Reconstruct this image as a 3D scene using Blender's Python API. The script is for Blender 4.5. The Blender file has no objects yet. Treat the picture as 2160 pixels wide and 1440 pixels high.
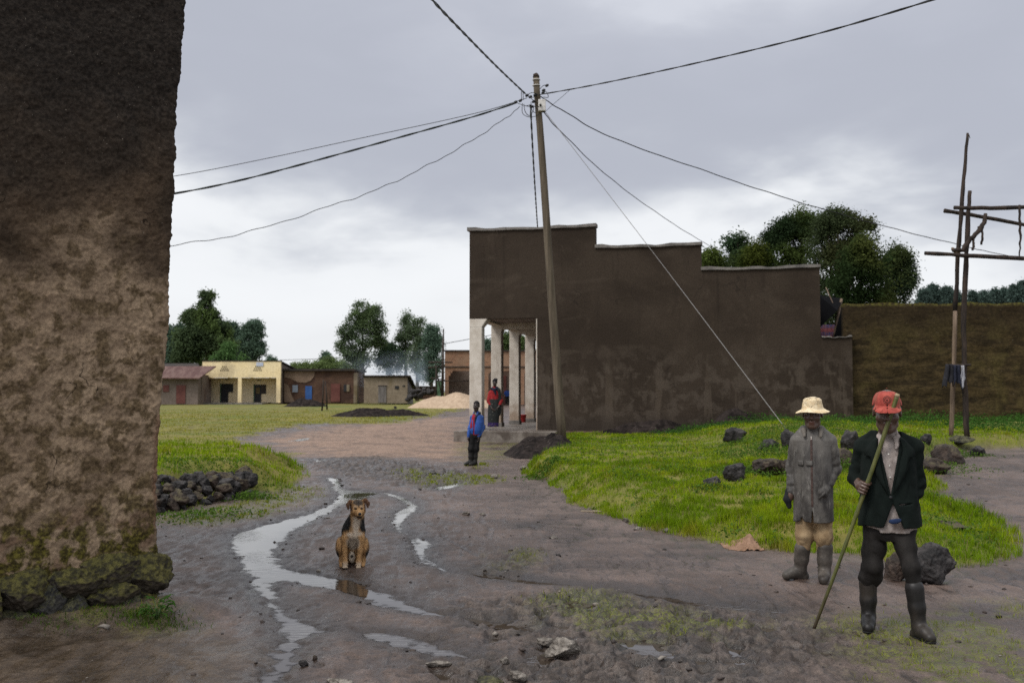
import bpy, math, random
import numpy as np
from mathutils import Vector, Matrix

random.seed(7)
RNG = np.random.default_rng(11)
R = math.radians
SC = bpy.context.scene
COL = SC.collection

# ------------------------------------------------------------------ camera
EYE = 1.67
FPX = 2100.0                      # focal length in photograph pixels (35 mm lens)
PITCH = math.atan(110 / FPX)      # eye level lies 110 px under the centre
cam = bpy.data.cameras.new('camera')
cam.lens = 35.0
cam.sensor_width = 36.0
cam.clip_start = 0.05
cam.clip_end = 6000
cam.dof.use_dof = True
cam.dof.focus_distance = 8.4
cam.dof.aperture_fstop = 3.5
cam_o = bpy.data.objects.new('camera', cam)
COL.objects.link(cam_o)
cam_o.location = (0, 0, EYE)
cam_o.rotation_euler = (math.pi / 2 + PITCH, 0, 0)
SC.camera = cam_o

# ------------------------------------------------------------------ sky and sun
SUN_EL, SUN_AZ = R(50), R(-128)    # azimuth from +Y towards +X: the light comes from behind the camera's left shoulder
world = bpy.data.worlds.new('World')
SC.world = world
world.use_nodes = True
wn, wl = world.node_tree.nodes, world.node_tree.links
wn.clear()


def wnode(t, **k):
    n = wn.new(t)
    for a, b in k.items():
        setattr(n, a, b)
    return n


def wmath(op, a, b=None, c=None, clamp=False):
    n = wnode('ShaderNodeMath', operation=op, use_clamp=clamp)
    for i, v in enumerate((a, b, c)):
        if v is None:
            continue
        if isinstance(v, (int, float)):
            n.inputs[i].default_value = v
        else:
            wl.new(v, n.inputs[i])
    return n.outputs[0]


def build_world():
    out = wnode('ShaderNodeOutputWorld')
    tc = wnode('ShaderNodeTexCoord')
    sep = wnode('ShaderNodeSeparateXYZ')
    wl.new(tc.outputs['Generated'], sep.inputs[0])
    sky = wnode('ShaderNodeTexSky', sky_type='NISHITA', sun_disc=False)
    sky.sun_elevation = SUN_EL
    sky.sun_rotation = SUN_AZ
    bg_sky = wnode('ShaderNodeBackground')
    bg_sky.inputs[1].default_value = 0.06
    wl.new(sky.outputs[0], bg_sky.inputs[0])
    # cloud deck: direction mapped onto a flat layer above, so the clouds flatten towards the horizon
    mp = wnode('ShaderNodeMapping')
    mp.inputs['Location'].default_value = (3.1, 0.2, 1.7)
    mp.inputs['Scale'].default_value = (1.15, 1.0, 3.0)
    wl.new(tc.outputs['Generated'], mp.inputs[0])
    n1 = wnode('ShaderNodeTexNoise')
    n1.inputs['Scale'].default_value = 2.1
    n1.inputs['Detail'].default_value = 5
    n1.inputs['Roughness'].default_value = 0.48
    n1.inputs['Distortion'].default_value = 0.25
    wl.new(mp.outputs[0], n1.inputs['Vector'])
    n2 = wnode('ShaderNodeTexNoise')
    n2.inputs['Scale'].default_value = 5.5
    n2.inputs['Detail'].default_value = 6
    n2.inputs['Roughness'].default_value = 0.5
    n2.inputs['Distortion'].default_value = 0.3
    wl.new(mp.outputs[0], n2.inputs['Vector'])
    nz = wmath('ADD', wmath('MULTIPLY', wmath('SUBTRACT', n1.outputs[0], 0.5), 0.36),
               wmath('MULTIPLY', wmath('SUBTRACT', n2.outputs[0], 0.5), 0.20))
    # the right of the view keeps its dark cloud lower down
    shift = wmath('MULTIPLY', sep.outputs[0], SKY_TILT)
    el = wmath('ADD', wmath('ADD', sep.outputs[2], wmath('MULTIPLY', nz, wmath('MULTIPLY_ADD', sep.outputs[2], 5.0, 0.18, clamp=True))), shift)
    el = wmath('MAXIMUM', el, wmath('MINIMUM', sep.outputs[2], 0.03))
    ramp = wnode('ShaderNodeValToRGB')
    cr = ramp.color_ramp
    cr.interpolation = 'B_SPLINE'
    stops = SKY_STOPS
    while len(cr.elements) < len(stops):
        cr.elements.new(0.5)
    for e, (p, c) in zip(cr.elements, stops):
        e.position = p
        e.color = (*c, 1)
    wl.new(wmath('ADD', wmath('MULTIPLY', el, 0.5), 0.5), ramp.inputs[0])
    # a clouded sky is brighter overhead and where the hidden sun stands
    vm = wnode('ShaderNodeVectorMath', operation='DOT_PRODUCT')
    vm.inputs[1].default_value = (math.sin(SUN_AZ) * math.cos(SUN_EL), math.cos(SUN_AZ) * math.cos(SUN_EL), math.sin(SUN_EL))
    wl.new(tc.outputs['Generated'], vm.inputs[0])
    glow = wmath('POWER', wmath('MAXIMUM', vm.outputs['Value'], 0.0), 5.0)
    gain = wmath('ADD', wmath('MULTIPLY', glow, SKY_GLOW), 1.0)
    bg_c = wnode('ShaderNodeBackground')
    wl.new(ramp.outputs[0], bg_c.inputs[0])
    wl.new(gain, bg_c.inputs[1])
    mix = wnode('ShaderNodeMixShader')
    mix.inputs[0].default_value = 0.95
    wl.new(bg_sky.outputs[0], mix.inputs[1])
    wl.new(bg_c.outputs[0], mix.inputs[2])
    wl.new(mix.outputs[0], out.inputs[0])


# ramp position is 0.5 + 0.5 * sin(elevation)
SKY_TILT = 0.12
SKY_GLOW = 1.7
SKY_STOPS = [(0.0, (0.10, 0.09, 0.08)), (0.49, (0.30, 0.30, 0.30)), (0.505, (0.93, 0.95, 0.98)), (0.570, (0.98, 1.0, 1.02)),
             (0.592, (0.62, 0.65, 0.71)), (0.612, (0.50, 0.525, 0.60)), (0.634, (0.485, 0.51, 0.585)), (0.665, (0.50, 0.525, 0.605)),
             (0.72, (0.58, 0.605, 0.68)), (1.0, (1.25, 1.28, 1.33))]
build_world()

sun = bpy.data.lights.new('sun', 'SUN')
sun.energy = 1.5
sun.angle = R(16)
sun.color = (1.0, 0.95, 0.88)
sun_o = bpy.data.objects.new('sun', sun)
COL.objects.link(sun_o)
sd_ = Vector((math.sin(SUN_AZ) * math.cos(SUN_EL), math.cos(SUN_AZ) * math.cos(SUN_EL), math.sin(SUN_EL)))
sun_o.rotation_euler = sd_.to_track_quat('Z', 'Y').to_euler()
sun_o.location = (-20, 10, 30)

SC.view_settings.view_transform = 'Standard'
SC.view_settings.look = 'None'
SC.view_settings.exposure = 0.0
SC.view_settings.gamma = 1.0
SC.cycles.use_denoising = False
SC.cycles.use_adaptive_sampling = False
SC.cycles.max_bounces = 6
SC.cycles.volume_bounces = 1
SC.cycles.sample_clamp_indirect = 6

# ------------------------------------------------------------------ pixels to places
CP, SP = math.cos(PITCH), math.sin(PITCH)


def ray(px, py):
    a = (px - 1080.0) / FPX
    b = (720.0 - py) / FPX
    return Vector((a, CP - b * SP, SP + b * CP))


def at(px, py, d):
    """the point seen at a photograph pixel, d metres away along the view axis (world Y)"""
    r = ray(px, py)
    return Vector((0, 0, EYE)) + r * (d / r.y)


def gp(px, py, z=0.0):
    """where the pixel meets the level z"""
    r = ray(px, py)
    return Vector((0, 0, EYE)) + r * ((z - EYE) / r.z)


def gxy(px, py):
    p = gp(px, py)
    return (p.x, p.y)


# ------------------------------------------------------------------ numpy noise
_perm = np.random.default_rng(3).permutation(256).astype(np.int32)
_perm = np.concatenate([_perm, _perm, _perm])
_g3 = np.random.default_rng(5).normal(size=(256, 3)).astype(np.float32)
_g3 /= np.linalg.norm(_g3, axis=1, keepdims=True)


def perlin3(x, y, z):
    x, y, z = np.broadcast_arrays(np.asarray(x, np.float32), np.asarray(y, np.float32), np.asarray(z, np.float32))
    xi, yi, zi = np.floor(x).astype(np.int32), np.floor(y).astype(np.int32), np.floor(z).astype(np.int32)
    xf, yf, zf = x - xi, y - yi, z - zi
    xi &= 255
    yi &= 255
    zi &= 255
    u, v, w = [t * t * t * (t * (t * 6 - 15) + 10) for t in (xf, yf, zf)]
    res = 0
    for dx in (0, 1):
        wx = u if dx else 1 - u
        for dy in (0, 1):
            wy = v if dy else 1 - v
            for dz in (0, 1):
                wz = w if dz else 1 - w
                h = _perm[_perm[_perm[(xi + dx) & 255] + ((yi + dy) & 255)] + ((zi + dz) & 255)]
                g = _g3[h]
                res = res + wx * wy * wz * (g[..., 0] * (xf - dx) + g[..., 1] * (yf - dy) + g[..., 2] * (zf - dz))
    return res * 1.5


def perlin2(x, y):
    x, y = np.broadcast_arrays(np.asarray(x, np.float32), np.asarray(y, np.float32))
    xi, yi = np.floor(x).astype(np.int32), np.floor(y).astype(np.int32)
    xf, yf = x - xi, y - yi
    u, v = [t * t * t * (t * (t * 6 - 15) + 10) for t in (xf, yf)]
    res = 0
    for dx in (0, 1):
        wx = u if dx else 1 - u
        for dy in (0, 1):
            wy = v if dy else 1 - v
            h = _perm[_perm[(xi + dx) & 255] + ((yi + dy) & 255)]
            a = h * (2 * math.pi / 256)
            res = res + wx * wy * (np.cos(a) * (xf - dx) + np.sin(a) * (yf - dy))
    return res * 1.4


def fbm2(x, y, s, o=3, seed=0.0):
    r, a = 0, 1.0
    for i in range(o):
        r = r + a * perlin2(x * s + seed + 17.3 * i, y * s - seed * 1.7 + 9.1 * i)
        s *= 2.03
        a *= 0.5
    return r


def fbm3(P, s, o=3, seed=0.0):
    r, a = 0, 1.0
    for i in range(o):
        r = r + a * perlin3(P[0] * s + seed + 17.3 * i, P[1] * s - seed * 1.7 + 9.1 * i, P[2] * s + seed * 0.6)
        s *= 2.03
        a *= 0.5
    return r


def sstep(a, b, x):
    t = np.clip((x - a) / (b - a), 0, 1)
    return t * t * (3 - 2 * t)


def sdpoly(x, y, pts):
    """signed distance to a polygon, positive inside"""
    x = np.asarray(x, np.float32)
    y = np.asarray(y, np.float32)
    d2 = np.full(x.shape, 1e12, np.float32)
    ins = np.zeros(x.shape, bool)
    n = len(pts)
    for i in range(n):
        ax, ay = pts[i]
        bx, by = pts[(i + 1) % n]
        ex, ey = bx - ax, by - ay
        t = np.clip(((x - ax) * ex + (y - ay) * ey) / (ex * ex + ey * ey + 1e-12), 0, 1)
        d2 = np.minimum(d2, (x - ax - t * ex) ** 2 + (y - ay - t * ey) ** 2)
        c = (ay > y) != (by > y)
        ins ^= c & (x < (bx - ax) * (y - ay) / ((by - ay) if by != ay else 1e-9) + ax)
    d = np.sqrt(d2)
    return np.where(ins, d, -d)


def sdline(x, y, pts, w):
    """positive inside a band round a polyline; w is half the width at each point"""
    best = np.full(np.shape(x), -1e6, np.float32)
    for i in range(len(pts) - 1):
        ax, ay = pts[i]
        bx, by = pts[i + 1]
        ex, ey = bx - ax, by - ay
        t = np.clip(((x - ax) * ex + (y - ay) * ey) / (ex * ex + ey * ey + 1e-12), 0, 1)
        d = np.sqrt((x - ax - t * ex) ** 2 + (y - ay - t * ey) ** 2)
        best = np.maximum(best, w[i] + (w[i + 1] - w[i]) * t - d)
    return best


# ------------------------------------------------------------------ objects
def tag(o, label=None, cat=None, group=None, kind=None):
    if label:
        o['label'] = label
    if cat:
        o['category'] = cat
    if group:
        o['group'] = group
    if kind:
        o['kind'] = kind
    return o


def empty(name, loc, label, cat, group=None, rz=0.0):
    o = bpy.data.objects.new(name, None)
    o.empty_display_size = 0.2
    COL.objects.link(o)
    o.location = loc
    o.rotation_euler = (0, 0, rz)
    return tag(o, label, cat, group)


def link_mesh(name, me, mat, parent=None, smooth=False):
    if mat is not None:
        for m in (mat if isinstance(mat, (list, tuple)) else [mat]):
            me.materials.append(m)
    if smooth:
        me.polygons.foreach_set('use_smooth', np.ones(len(me.polygons), bool))
    o = bpy.data.objects.new(name, me)
    COL.objects.link(o)
    if parent is not None:
        o.parent = parent
    return o


def mesh_np(name, V, F, mat=None, parent=None, smooth=True, cols=None, colname='tint'):
    """mesh from a vertex array and an (n,4) or (n,3) face array"""
    V = np.asarray(V, np.float32)
    F = np.asarray(F, np.int32)
    me = bpy.data.meshes.new(name)
    nv, nf, k = len(V), len(F), F.shape[1]
    me.vertices.add(nv)
    me.vertices.foreach_set('co', V.ravel())
    me.loops.add(nf * k)
    me.loops.foreach_set('vertex_index', F.ravel())
    me.polygons.add(nf)
    me.polygons.foreach_set('loop_start', np.arange(0, nf * k, k, dtype=np.int32))
    me.update(calc_edges=True)
    if cols is not None:
        for nm, c in (cols.items() if isinstance(cols, dict) else [(colname, cols)]):
            at_ = me.attributes.new(nm, 'FLOAT_COLOR', 'POINT')
            c = np.asarray(c, np.float32)
            if c.ndim == 1:
                c = np.stack([c, c, c], 1)
            if c.shape[1] == 3:
                c = np.concatenate([c, np.ones((len(c), 1), np.float32)], 1)
            at_.data.foreach_set('color', c.ravel())
    return link_mesh(name, me, mat, parent, smooth)


class MB:
    """collects boxes, prisms, tubes and lofts and links them as one mesh object"""

    def __init__(self):
        self.v, self.f, self.s = [], [], []

    def add(self, verts, faces, smooth=False):
        o = len(self.v)
        self.v += [tuple(p) for p in verts]
        self.f += [tuple(i + o for i in f) for f in faces]
        self.s += [smooth] * len(faces)
        return self

    def box(self, a, b, M=None):
        (x0, y0, z0), (x1, y1, z1) = a, b
        vs = [Vector(p) for p in ((x0, y0, z0), (x1, y0, z0), (x1, y1, z0), (x0, y1, z0), (x0, y0, z1), (x1, y0, z1), (x1, y1, z1), (x0, y1, z1))]
        if M:
            vs = [M @ p for p in vs]
        return self.add(vs, [(3, 2, 1, 0), (4, 5, 6, 7), (0, 1, 5, 4), (1, 2, 6, 5), (2, 3, 7, 6), (3, 0, 4, 7)])

    def prism(self, poly, y0, y1, M=None):
        """polygon in x,z pushed from y0 to y1 (counter-clockwise seen from -y)"""
        n = len(poly)
        vs = [Vector((x, y0, z)) for x, z in poly] + [Vector((x, y1, z)) for x, z in poly]
        if M:
            vs = [M @ p for p in vs]
        return self.add(vs, [tuple(range(n)), tuple(range(2 * n - 1, n - 1, -1))] + [(i, i + n, (i + 1) % n + n, (i + 1) % n) for i in range(n)])

    def tube(self, pts, rad, n=8, caps=True, squash=1.0):
        pts = [Vector(p) for p in pts]
        if not isinstance(rad, (list, tuple)):
            rad = [rad] * len(pts)
        vs, fs = [], []
        up = None
        for i, p in enumerate(pts):
            t = (pts[min(i + 1, len(pts) - 1)] - pts[max(i - 1, 0)]).normalized()
            if up is None:
                up = Vector((0, 0, 1)) if abs(t.z) < 0.9 else Vector((0, 1, 0))
            a = up.cross(t).normalized()
            b = t.cross(a).normalized()
            up = b
            for k in range(n):
                th = 2 * math.pi * k / n
                vs.append(p + a * (math.cos(th) * rad[i]) + b * (math.sin(th) * rad[i] * squash))
        for i in range(len(pts) - 1):
            for k in range(n):
                fs.append((i * n + k, i * n + (k + 1) % n, (i + 1) * n + (k + 1) % n, (i + 1) * n + k))
        if caps:
            fs.append(tuple(range(n - 1, -1, -1)))
            m = (len(pts) - 1) * n
            fs.append(tuple(range(m, m + n)))
        return self.add(vs, fs, True)

    def lathe(self, prof, c=(0, 0, 0), n=16, M=None):
        vs, fs = [], []
        for r, z in prof:
            for k in range(n):
                th = 2 * math.pi * k / n
                p = Vector((c[0] + r * math.cos(th), c[1] + r * math.sin(th), c[2] + z))
                vs.append(M @ p if M else p)
        for i in range(len(prof) - 1):
            for k in range(n):
                fs.append((i * n + k, i * n + (k + 1) % n, (i + 1) * n + (k + 1) % n, (i + 1) * n + k))
        fs.append(tuple(range(n - 1, -1, -1)))
        m = (len(prof) - 1) * n
        fs.append(tuple(range(m, m + n)))
        return self.add(vs, fs, True)

    def build(self, name, mat, parent=None, bevel=0.0):
        me = bpy.data.meshes.new(name)
        me.from_pydata([tuple(p) for p in self.v], [], self.f)
        me.polygons.foreach_set('use_smooth', self.s)
        me.update()
        o = link_mesh(name, me, mat, parent)
        if bevel:
            m = o.modifiers.new('bevel', 'BEVEL')
            m.width = bevel
            m.segments = 2
            m.limit_method = 'ANGLE'
        return o


def copy_tree(o, parent=None):
    c = o.copy()
    COL.objects.link(c)
    c.parent = parent
    for ch in list(o.children):
        copy_tree(ch, c)
    return c


# ------------------------------------------------------------------ materials
class NT:
    def __init__(self, name):
        self.m = bpy.data.materials.new(name)
        self.m.use_nodes = True
        self.t = self.m.node_tree
        self.n, self.l = self.t.nodes, self.t.links
        self.b = next(n for n in self.n if n.type == 'BSDF_PRINCIPLED')
        self.out = next(n for n in self.n if n.type == 'OUTPUT_MATERIAL')
        self.tc = self.n.new('ShaderNodeTexCoord')

    def put(self, sock, v):
        if isinstance(v, (int, float)):
            sock.default_value = v
        elif isinstance(v, (tuple, list)):
            sock.default_value = (*v, 1) if len(v) == 3 and len(sock.default_value) == 4 else v
        else:
            self.l.new(v, sock)

    def coord(self, kind='Object', scale=(1, 1, 1), loc=(0, 0, 0), rot=(0, 0, 0)):
        mp = self.n.new('ShaderNodeMapping')
        mp.inputs['Scale'].default_value = scale
        mp.inputs['Location'].default_value = loc
        mp.inputs['Rotation'].default_value = rot
        self.l.new(self.tc.outputs[kind], mp.inputs[0])
        return mp.outputs[0]

    def noise(self, vec, scale, detail=4, rough=0.55, dist=0.0):
        n = self.n.new('ShaderNodeTexNoise')
        n.inputs['Scale'].default_value = scale
        n.inputs['Detail'].default_value = detail
        n.inputs['Roughness'].default_value = rough
        n.inputs['Distortion'].default_value = dist
        self.l.new(vec, n.inputs['Vector'])
        return n.outputs[0]

    def voronoi(self, vec, scale, feature='F1', out='Distance'):
        n = self.n.new('ShaderNodeTexVoronoi')
        n.feature = feature
        n.inputs['Scale'].default_value = scale
        self.l.new(vec, n.inputs['Vector'])
        return n.outputs[out]

    def math(self, op, a, b=None, clamp=False):
        n = self.n.new('ShaderNodeMath')
        n.operation = op
        n.use_clamp = clamp
        self.put(n.inputs[0], a)
        if b is not None:
            self.put(n.inputs[1], b)
        return n.outputs[0]

    def ramp(self, v, a, b, x=0.0, y=1.0):
        n = self.n.new('ShaderNodeMapRange')
        n.interpolation_type = 'SMOOTHSTEP'
        self.put(n.inputs['Value'], v)
        n.inputs['From Min'].default_value = a
        n.inputs['From Max'].default_value = b
        n.inputs['To Min'].default_value = x
        n.inputs['To Max'].default_value = y
        return n.outputs[0]

    def mix(self, f, a, b, mode='MIX'):
        n = self.n.new('ShaderNodeMix')
        n.data_type = 'RGBA'
        n.blend_type = mode
        self.put(n.inputs[0], f)
        self.put(n.inputs[6], a)
        self.put(n.inputs[7], b)
        return n.outputs[2]

    def attr(self, name):
        n = self.n.new('ShaderNodeAttribute')
        n.attribute_name = name
        return n

    def sep(self, v):
        n = self.n.new('ShaderNodeSeparateXYZ')
        self.l.new(v, n.inputs[0])
        return n.outputs

    def bump(self, h, strength=0.3, dist=0.02):
        n = self.n.new('ShaderNodeBump')
        n.inputs['Strength'].default_value = strength
        n.inputs['Distance'].default_value = dist
        self.l.new(h, n.inputs['Height'])
        self.l.new(n.outputs[0], self.b.inputs['Normal'])

    def set(self, **k):
        names = {'color': 'Base Color', 'rough': 'Roughness', 'spec': 'Specular IOR Level', 'metal': 'Metallic',
                 'trans': 'Transmission Weight', 'ior': 'IOR', 'sheen': 'Sheen Weight', 'sub': 'Subsurface Weight'}
        for a, v in k.items():
            self.put(self.b.inputs[names[a]], v)
        return self.m


def srgb(r, g, b):
    f = lambda c: (c / 255) / 12.92 if c < 10.3 else ((c / 255 + 0.055) / 1.055) ** 2.4
    return (f(r), f(g), f(b))


def mat_mottle(name, c1, c2, scale=3.0, rough=0.8, fine=30.0, bump=0.25, bdist=0.01, lo=0.35, hi=0.65, c3=None, scale3=1.0, kind='Object', stretch=(1, 1, 1), spec=0.3):
    """two colours mottled by noise, a third in large patches, and a fine grain in relief"""
    t = NT(name)
    v = t.coord(kind, stretch)
    n = t.noise(v, scale, 5, 0.6)
    col = t.mix(t.ramp(n, lo, hi), c1, c2)
    if c3 is not None:
        col = t.mix(t.ramp(t.noise(v, scale3, 3, 0.5, 0.4), 0.5, 0.66), col, c3)
    g = t.noise(v, fine, 4, 0.65)
    col = t.mix(0.35, col, t.mix(t.ramp(g, 0.3, 0.7), (0.25, 0.25, 0.25), (1.0, 1.0, 1.0)), 'MULTIPLY')
    t.bump(g, bump, bdist)
    return t.set(color=col, rough=rough, spec=spec)


def mat_flat(name, c, rough=0.6, spec=0.4, metal=0.0):
    t = NT(name)
    n = t.noise(t.coord(), 14, 4, 0.6)
    col = t.mix(t.ramp(n, 0.3, 0.7), tuple(x * 0.8 for x in c), tuple(min(1, x * 1.12) for x in c))
    return t.set(color=col, rough=rough, spec=spec, metal=metal)


def mat_tint(name, rough=0.6, grain=0.25, fine=60.0, bump=0.2, bdist=0.004, spec=0.3, attr='tint', trans=0.0):
    """colour from the mesh's own colour attribute, broken up by grain"""
    t = NT(name)
    a = t.attr(attr)
    v = t.coord('Object')
    g = t.noise(v, fine, 4, 0.6)
    col = t.mix(grain, a.outputs['Color'], t.mix(t.ramp(g, 0.3, 0.7), (0.2, 0.2, 0.2), (1, 1, 1)), 'MULTIPLY')
    t.bump(g, bump, bdist)
    return t.set(color=col, rough=rough, spec=spec)
# ================================================================== ground
WL = -0.022                                     # level of the standing water


def base_z(x, y):
    x = np.asarray(x, np.float32)
    y = np.asarray(y, np.float32)
    z = 0.0095 * np.clip(y - 35, 0, 125) + 0.004 * np.clip(y - 160, 0, 800)
    z = z + 0.38 * sstep(4.6, 7.5, x) * sstep(12.5, 21, y) * (1 - sstep(45, 60, y))
    return z


def ghit(px, py, zfun=base_z):
    z = 0.0
    for _ in range(30):
        p = gp(px, py, z)
        z = 0.5 * z + 0.5 * float(zfun(p.x, p.y))
    return (p.x, p.y)


def polyW(pts):
    return [ghit(*p) for p in pts]


M1 = [gxy(*p) for p in [(1112, 998), (1150, 1016), (1192, 1036), (1205, 1062), (1280, 1086), (1360, 1110), (1440, 1130), (1540, 1153),
                        (1660, 1164), (1790, 1168), (1890, 1186), (2000, 1196), (2080, 1192), (2142, 1172), (2135, 1122), (2070, 1086), (1975, 1060)]]
M1 += [(7.0, 16.2), (7.6, 19.0), (10.0, 22.5), (14.5, 24.5), (24, 27), (24, 34.0), (1.2, 34.2), (1.05, 28.5)]
M2 = [gxy(*p) for p in [(330, 1082), (420, 1072), (530, 1042), (600, 1040), (648, 1018), (642, 990), (600, 975)]] + [(-8.2, 24.5), (-14, 25), (-14, 14)]
FIELD = polyW([(300, 962), (340, 948), (480, 937), (545, 914), (600, 905), (650, 896), (820, 893), (900, 879), (950, 869), (1000, 860)]) + [(-3.0, 120), (-3, 400), (-400, 400), (-400, 20)]
STRIP = polyW([(300, 958), (500, 952), (640, 958), (600, 966), (480, 968), (300, 975)])
RED = polyW([(560, 930), (700, 900), (960, 878), (1000, 925), (985, 968), (800, 966), (650, 962)])
CLOD = [[gxy(*p) for p in pp] for pp in (
    [(640, 968), (800, 962), (940, 985), (1010, 1010), (900, 1028), (700, 1000)],
    [(960, 1270), (1150, 1250), (1640, 1290), (1800, 1340), (1700, 1480), (1000, 1480), (900, 1400), (1100, 1370)],
    [(1040, 1170), (1130, 1162), (1160, 1195), (1080, 1210)])]
MOSS = [[gxy(*p) for p in pp] for pp in (
    [(1130, 1265), (1230, 1252), (1330, 1275), (1460, 1285), (1620, 1300), (1650, 1340), (1500, 1352), (1300, 1348), (1160, 1320)],
    [(1700, 1310), (1850, 1280), (2200, 1270), (2300, 1460), (1880, 1480), (1790, 1380)],
    [(1045, 1172), (1120, 1165), (1150, 1186), (1090, 1200)],
    [(330, 1100), (430, 1075), (560, 1045), (650, 1025), (680, 1045), (560, 1090), (430, 1110)],
    [(830, 990), (1050, 1003), (1060, 1016), (900, 1030)],
    [(150, 1300), (280, 1280), (375, 1295), (390, 1330), (300, 1335), (150, 1330)],
    [(960, 935), (1110, 925), (1110, 950), (1010, 990), (970, 965)])]
FOOT = (gxy(-20, 1332), gxy(352, 1288))
DRYL = [gxy(*p) for p in [(-300, 1300), (200, 1290), (400, 1300), (520, 1360), (480, 1500), (-300, 1600)]]   # brown soil by the mud wall

PUD = [[gxy(*p) for p in pp] for pp in (
    [(683, 1003), (722, 1006), (726, 1028), (812, 1036), (770, 1052), (722, 1064), (695, 1083), (640, 1108), (603, 1138), (590, 1165), (598, 1188),
     (640, 1200), (705, 1210), (765, 1214), (790, 1234), (870, 1260), (960, 1290), (935, 1301), (880, 1293), (800, 1276), (750, 1256), (700, 1240),
     (640, 1233), (596, 1222), (582, 1224), (598, 1262), (625, 1287), (690, 1312), (722, 1327), (655, 1345), (640, 1382), (600, 1440), (590, 1500),
     (480, 1500), (520, 1440), (560, 1400), (577, 1335), (560, 1292), (532, 1250), (507, 1200), (478, 1155), (478, 1128), (505, 1116), (560, 1100), (640, 1080),
     (690, 1060), (706, 1040)],
    [(970, 1294), (1030, 1298), (1110, 1308), (1145, 1324), (1130, 1338), (1040, 1325), (985, 1312)],
    [(728, 1319), (830, 1325), (920, 1350), (1035, 1384), (1005, 1392), (900, 1376), (800, 1356), (745, 1338)],
    [(905, 1027), (940, 1018), (978, 1017), (965, 1026), (920, 1034)],
    [(880, 1000), (915, 990), (945, 993), (940, 1003)],
    [(655, 968), (690, 966), (700, 972), (665, 974)],
    [(1290, 1352), (1360, 1340), (1440, 1362), (1470, 1388), (1380, 1392), (1310, 1375)],
    [(1195, 1270), (1260, 1262), (1275, 1274), (1220, 1288)],
    [(1440, 1428), (1500, 1408), (1570, 1412), (1600, 1432), (1520, 1442)],
    [(1095, 1106), (1125, 1104), (1135, 1110), (1100, 1113)],
    [(960, 1400), (1000, 1392), (1050, 1405), (1010, 1412)],
    [(1530, 1268), (1570, 1264), (1575, 1274), (1545, 1278)],
)]
STREAM = [(gxy(*p), w) for p, w in [((812, 1036), .07), ((845, 1047), .10), ((872, 1064), .09), ((850, 1080), .12), ((838, 1098), .09), ((842, 1116), .05),
                                     ((872, 1124), .05), ((895, 1143), .10), ((882, 1160), .07), ((893, 1180), .06), ((925, 1194), .04), ((965, 1207), .02)]]
RUT = [(gxy(*p), w * 1.8) for p, w in [((1000, 1205), .05), ((1040, 1213), .06), ((1130, 1224), .04), ((1300, 1240), .03), ((1400, 1256), .04), ((1490, 1272), .05), ((1640, 1285), .02)]]
SIDE = [(ghit(*p), w) for p, w in [((402, 908), .10), ((412, 900), .16), ((440, 892), .04), ((440, 889), .12), ((475, 880), .03)]]      # puddles in the field path
FARPUD = [(ghit(*p), w) for p, w in [((590, 930), .15), ((625, 928), .25), ((650, 922), .1)]]


def fields(x, y):
    """all ground masks at the given places"""
    x = np.asarray(x, np.float32)
    y = np.asarray(y, np.float32)
    near = (y < 70)
    n1 = fbm2(x, y, 0.9, 3, 2.0)
    n2 = fbm2(x, y, 4.0, 3, 5.0)
    f = {}
    m1 = sdpoly(x, y, M1) + 0.16 * n1 * np.clip(y / 16, .5, 2) + 0.05 * n2
    m2 = sdpoly(x, y, M2) + 0.25 * n1 + 0.05 * n2
    fs = 0.06 * np.clip(y, 10, 60) / 10
    fl = sdpoly(x, y, FIELD) + fs * (4 * n1 + n2)
    st = sdpoly(x, y, STRIP) + 0.5 * n1
    f['m1'], f['m2'], f['field'], f['strip'] = m1, m2, fl, st
    cl = np.zeros_like(x)
    for p in CLOD:
        cl = np.maximum(cl, sstep(-0.5, 0.4, sdpoly(x, y, p) + 0.25 * n1))
    f['clod'] = cl * near
    ms = np.zeros_like(x)
    for i, p in enumerate(MOSS):
        ms = np.maximum(ms, sstep(-0.35, 0.5, sdpoly(x, y, p) + 0.2 * n1))
    f['moss'] = ms * sstep(-0.15, 0.35, n2 + 0.6 * n1 + 0.25) * near
    f['red'] = sstep(-1.5, 1.5, sdpoly(x, y, RED) + 1.2 * n1)
    f['dry'] = sstep(-0.4, 0.4, sdpoly(x, y, DRYL) + 0.3 * n1)
    pd = np.full_like(x, -9)
    for p in PUD:
        pd = np.maximum(pd, sdpoly(x, y, p))
    pd = pd - 0.035 + 0.10 * n2 + 0.07 * n1
    for L in (STREAM, RUT, SIDE, FARPUD):
        pd = np.maximum(pd, sdline(x, y, [q[0] for q in L], [q[1] for q in L]) + 0.05 * n2)
    f['pud'] = pd
    f['n1'], f['n2'] = n1, n2
    return f


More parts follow.
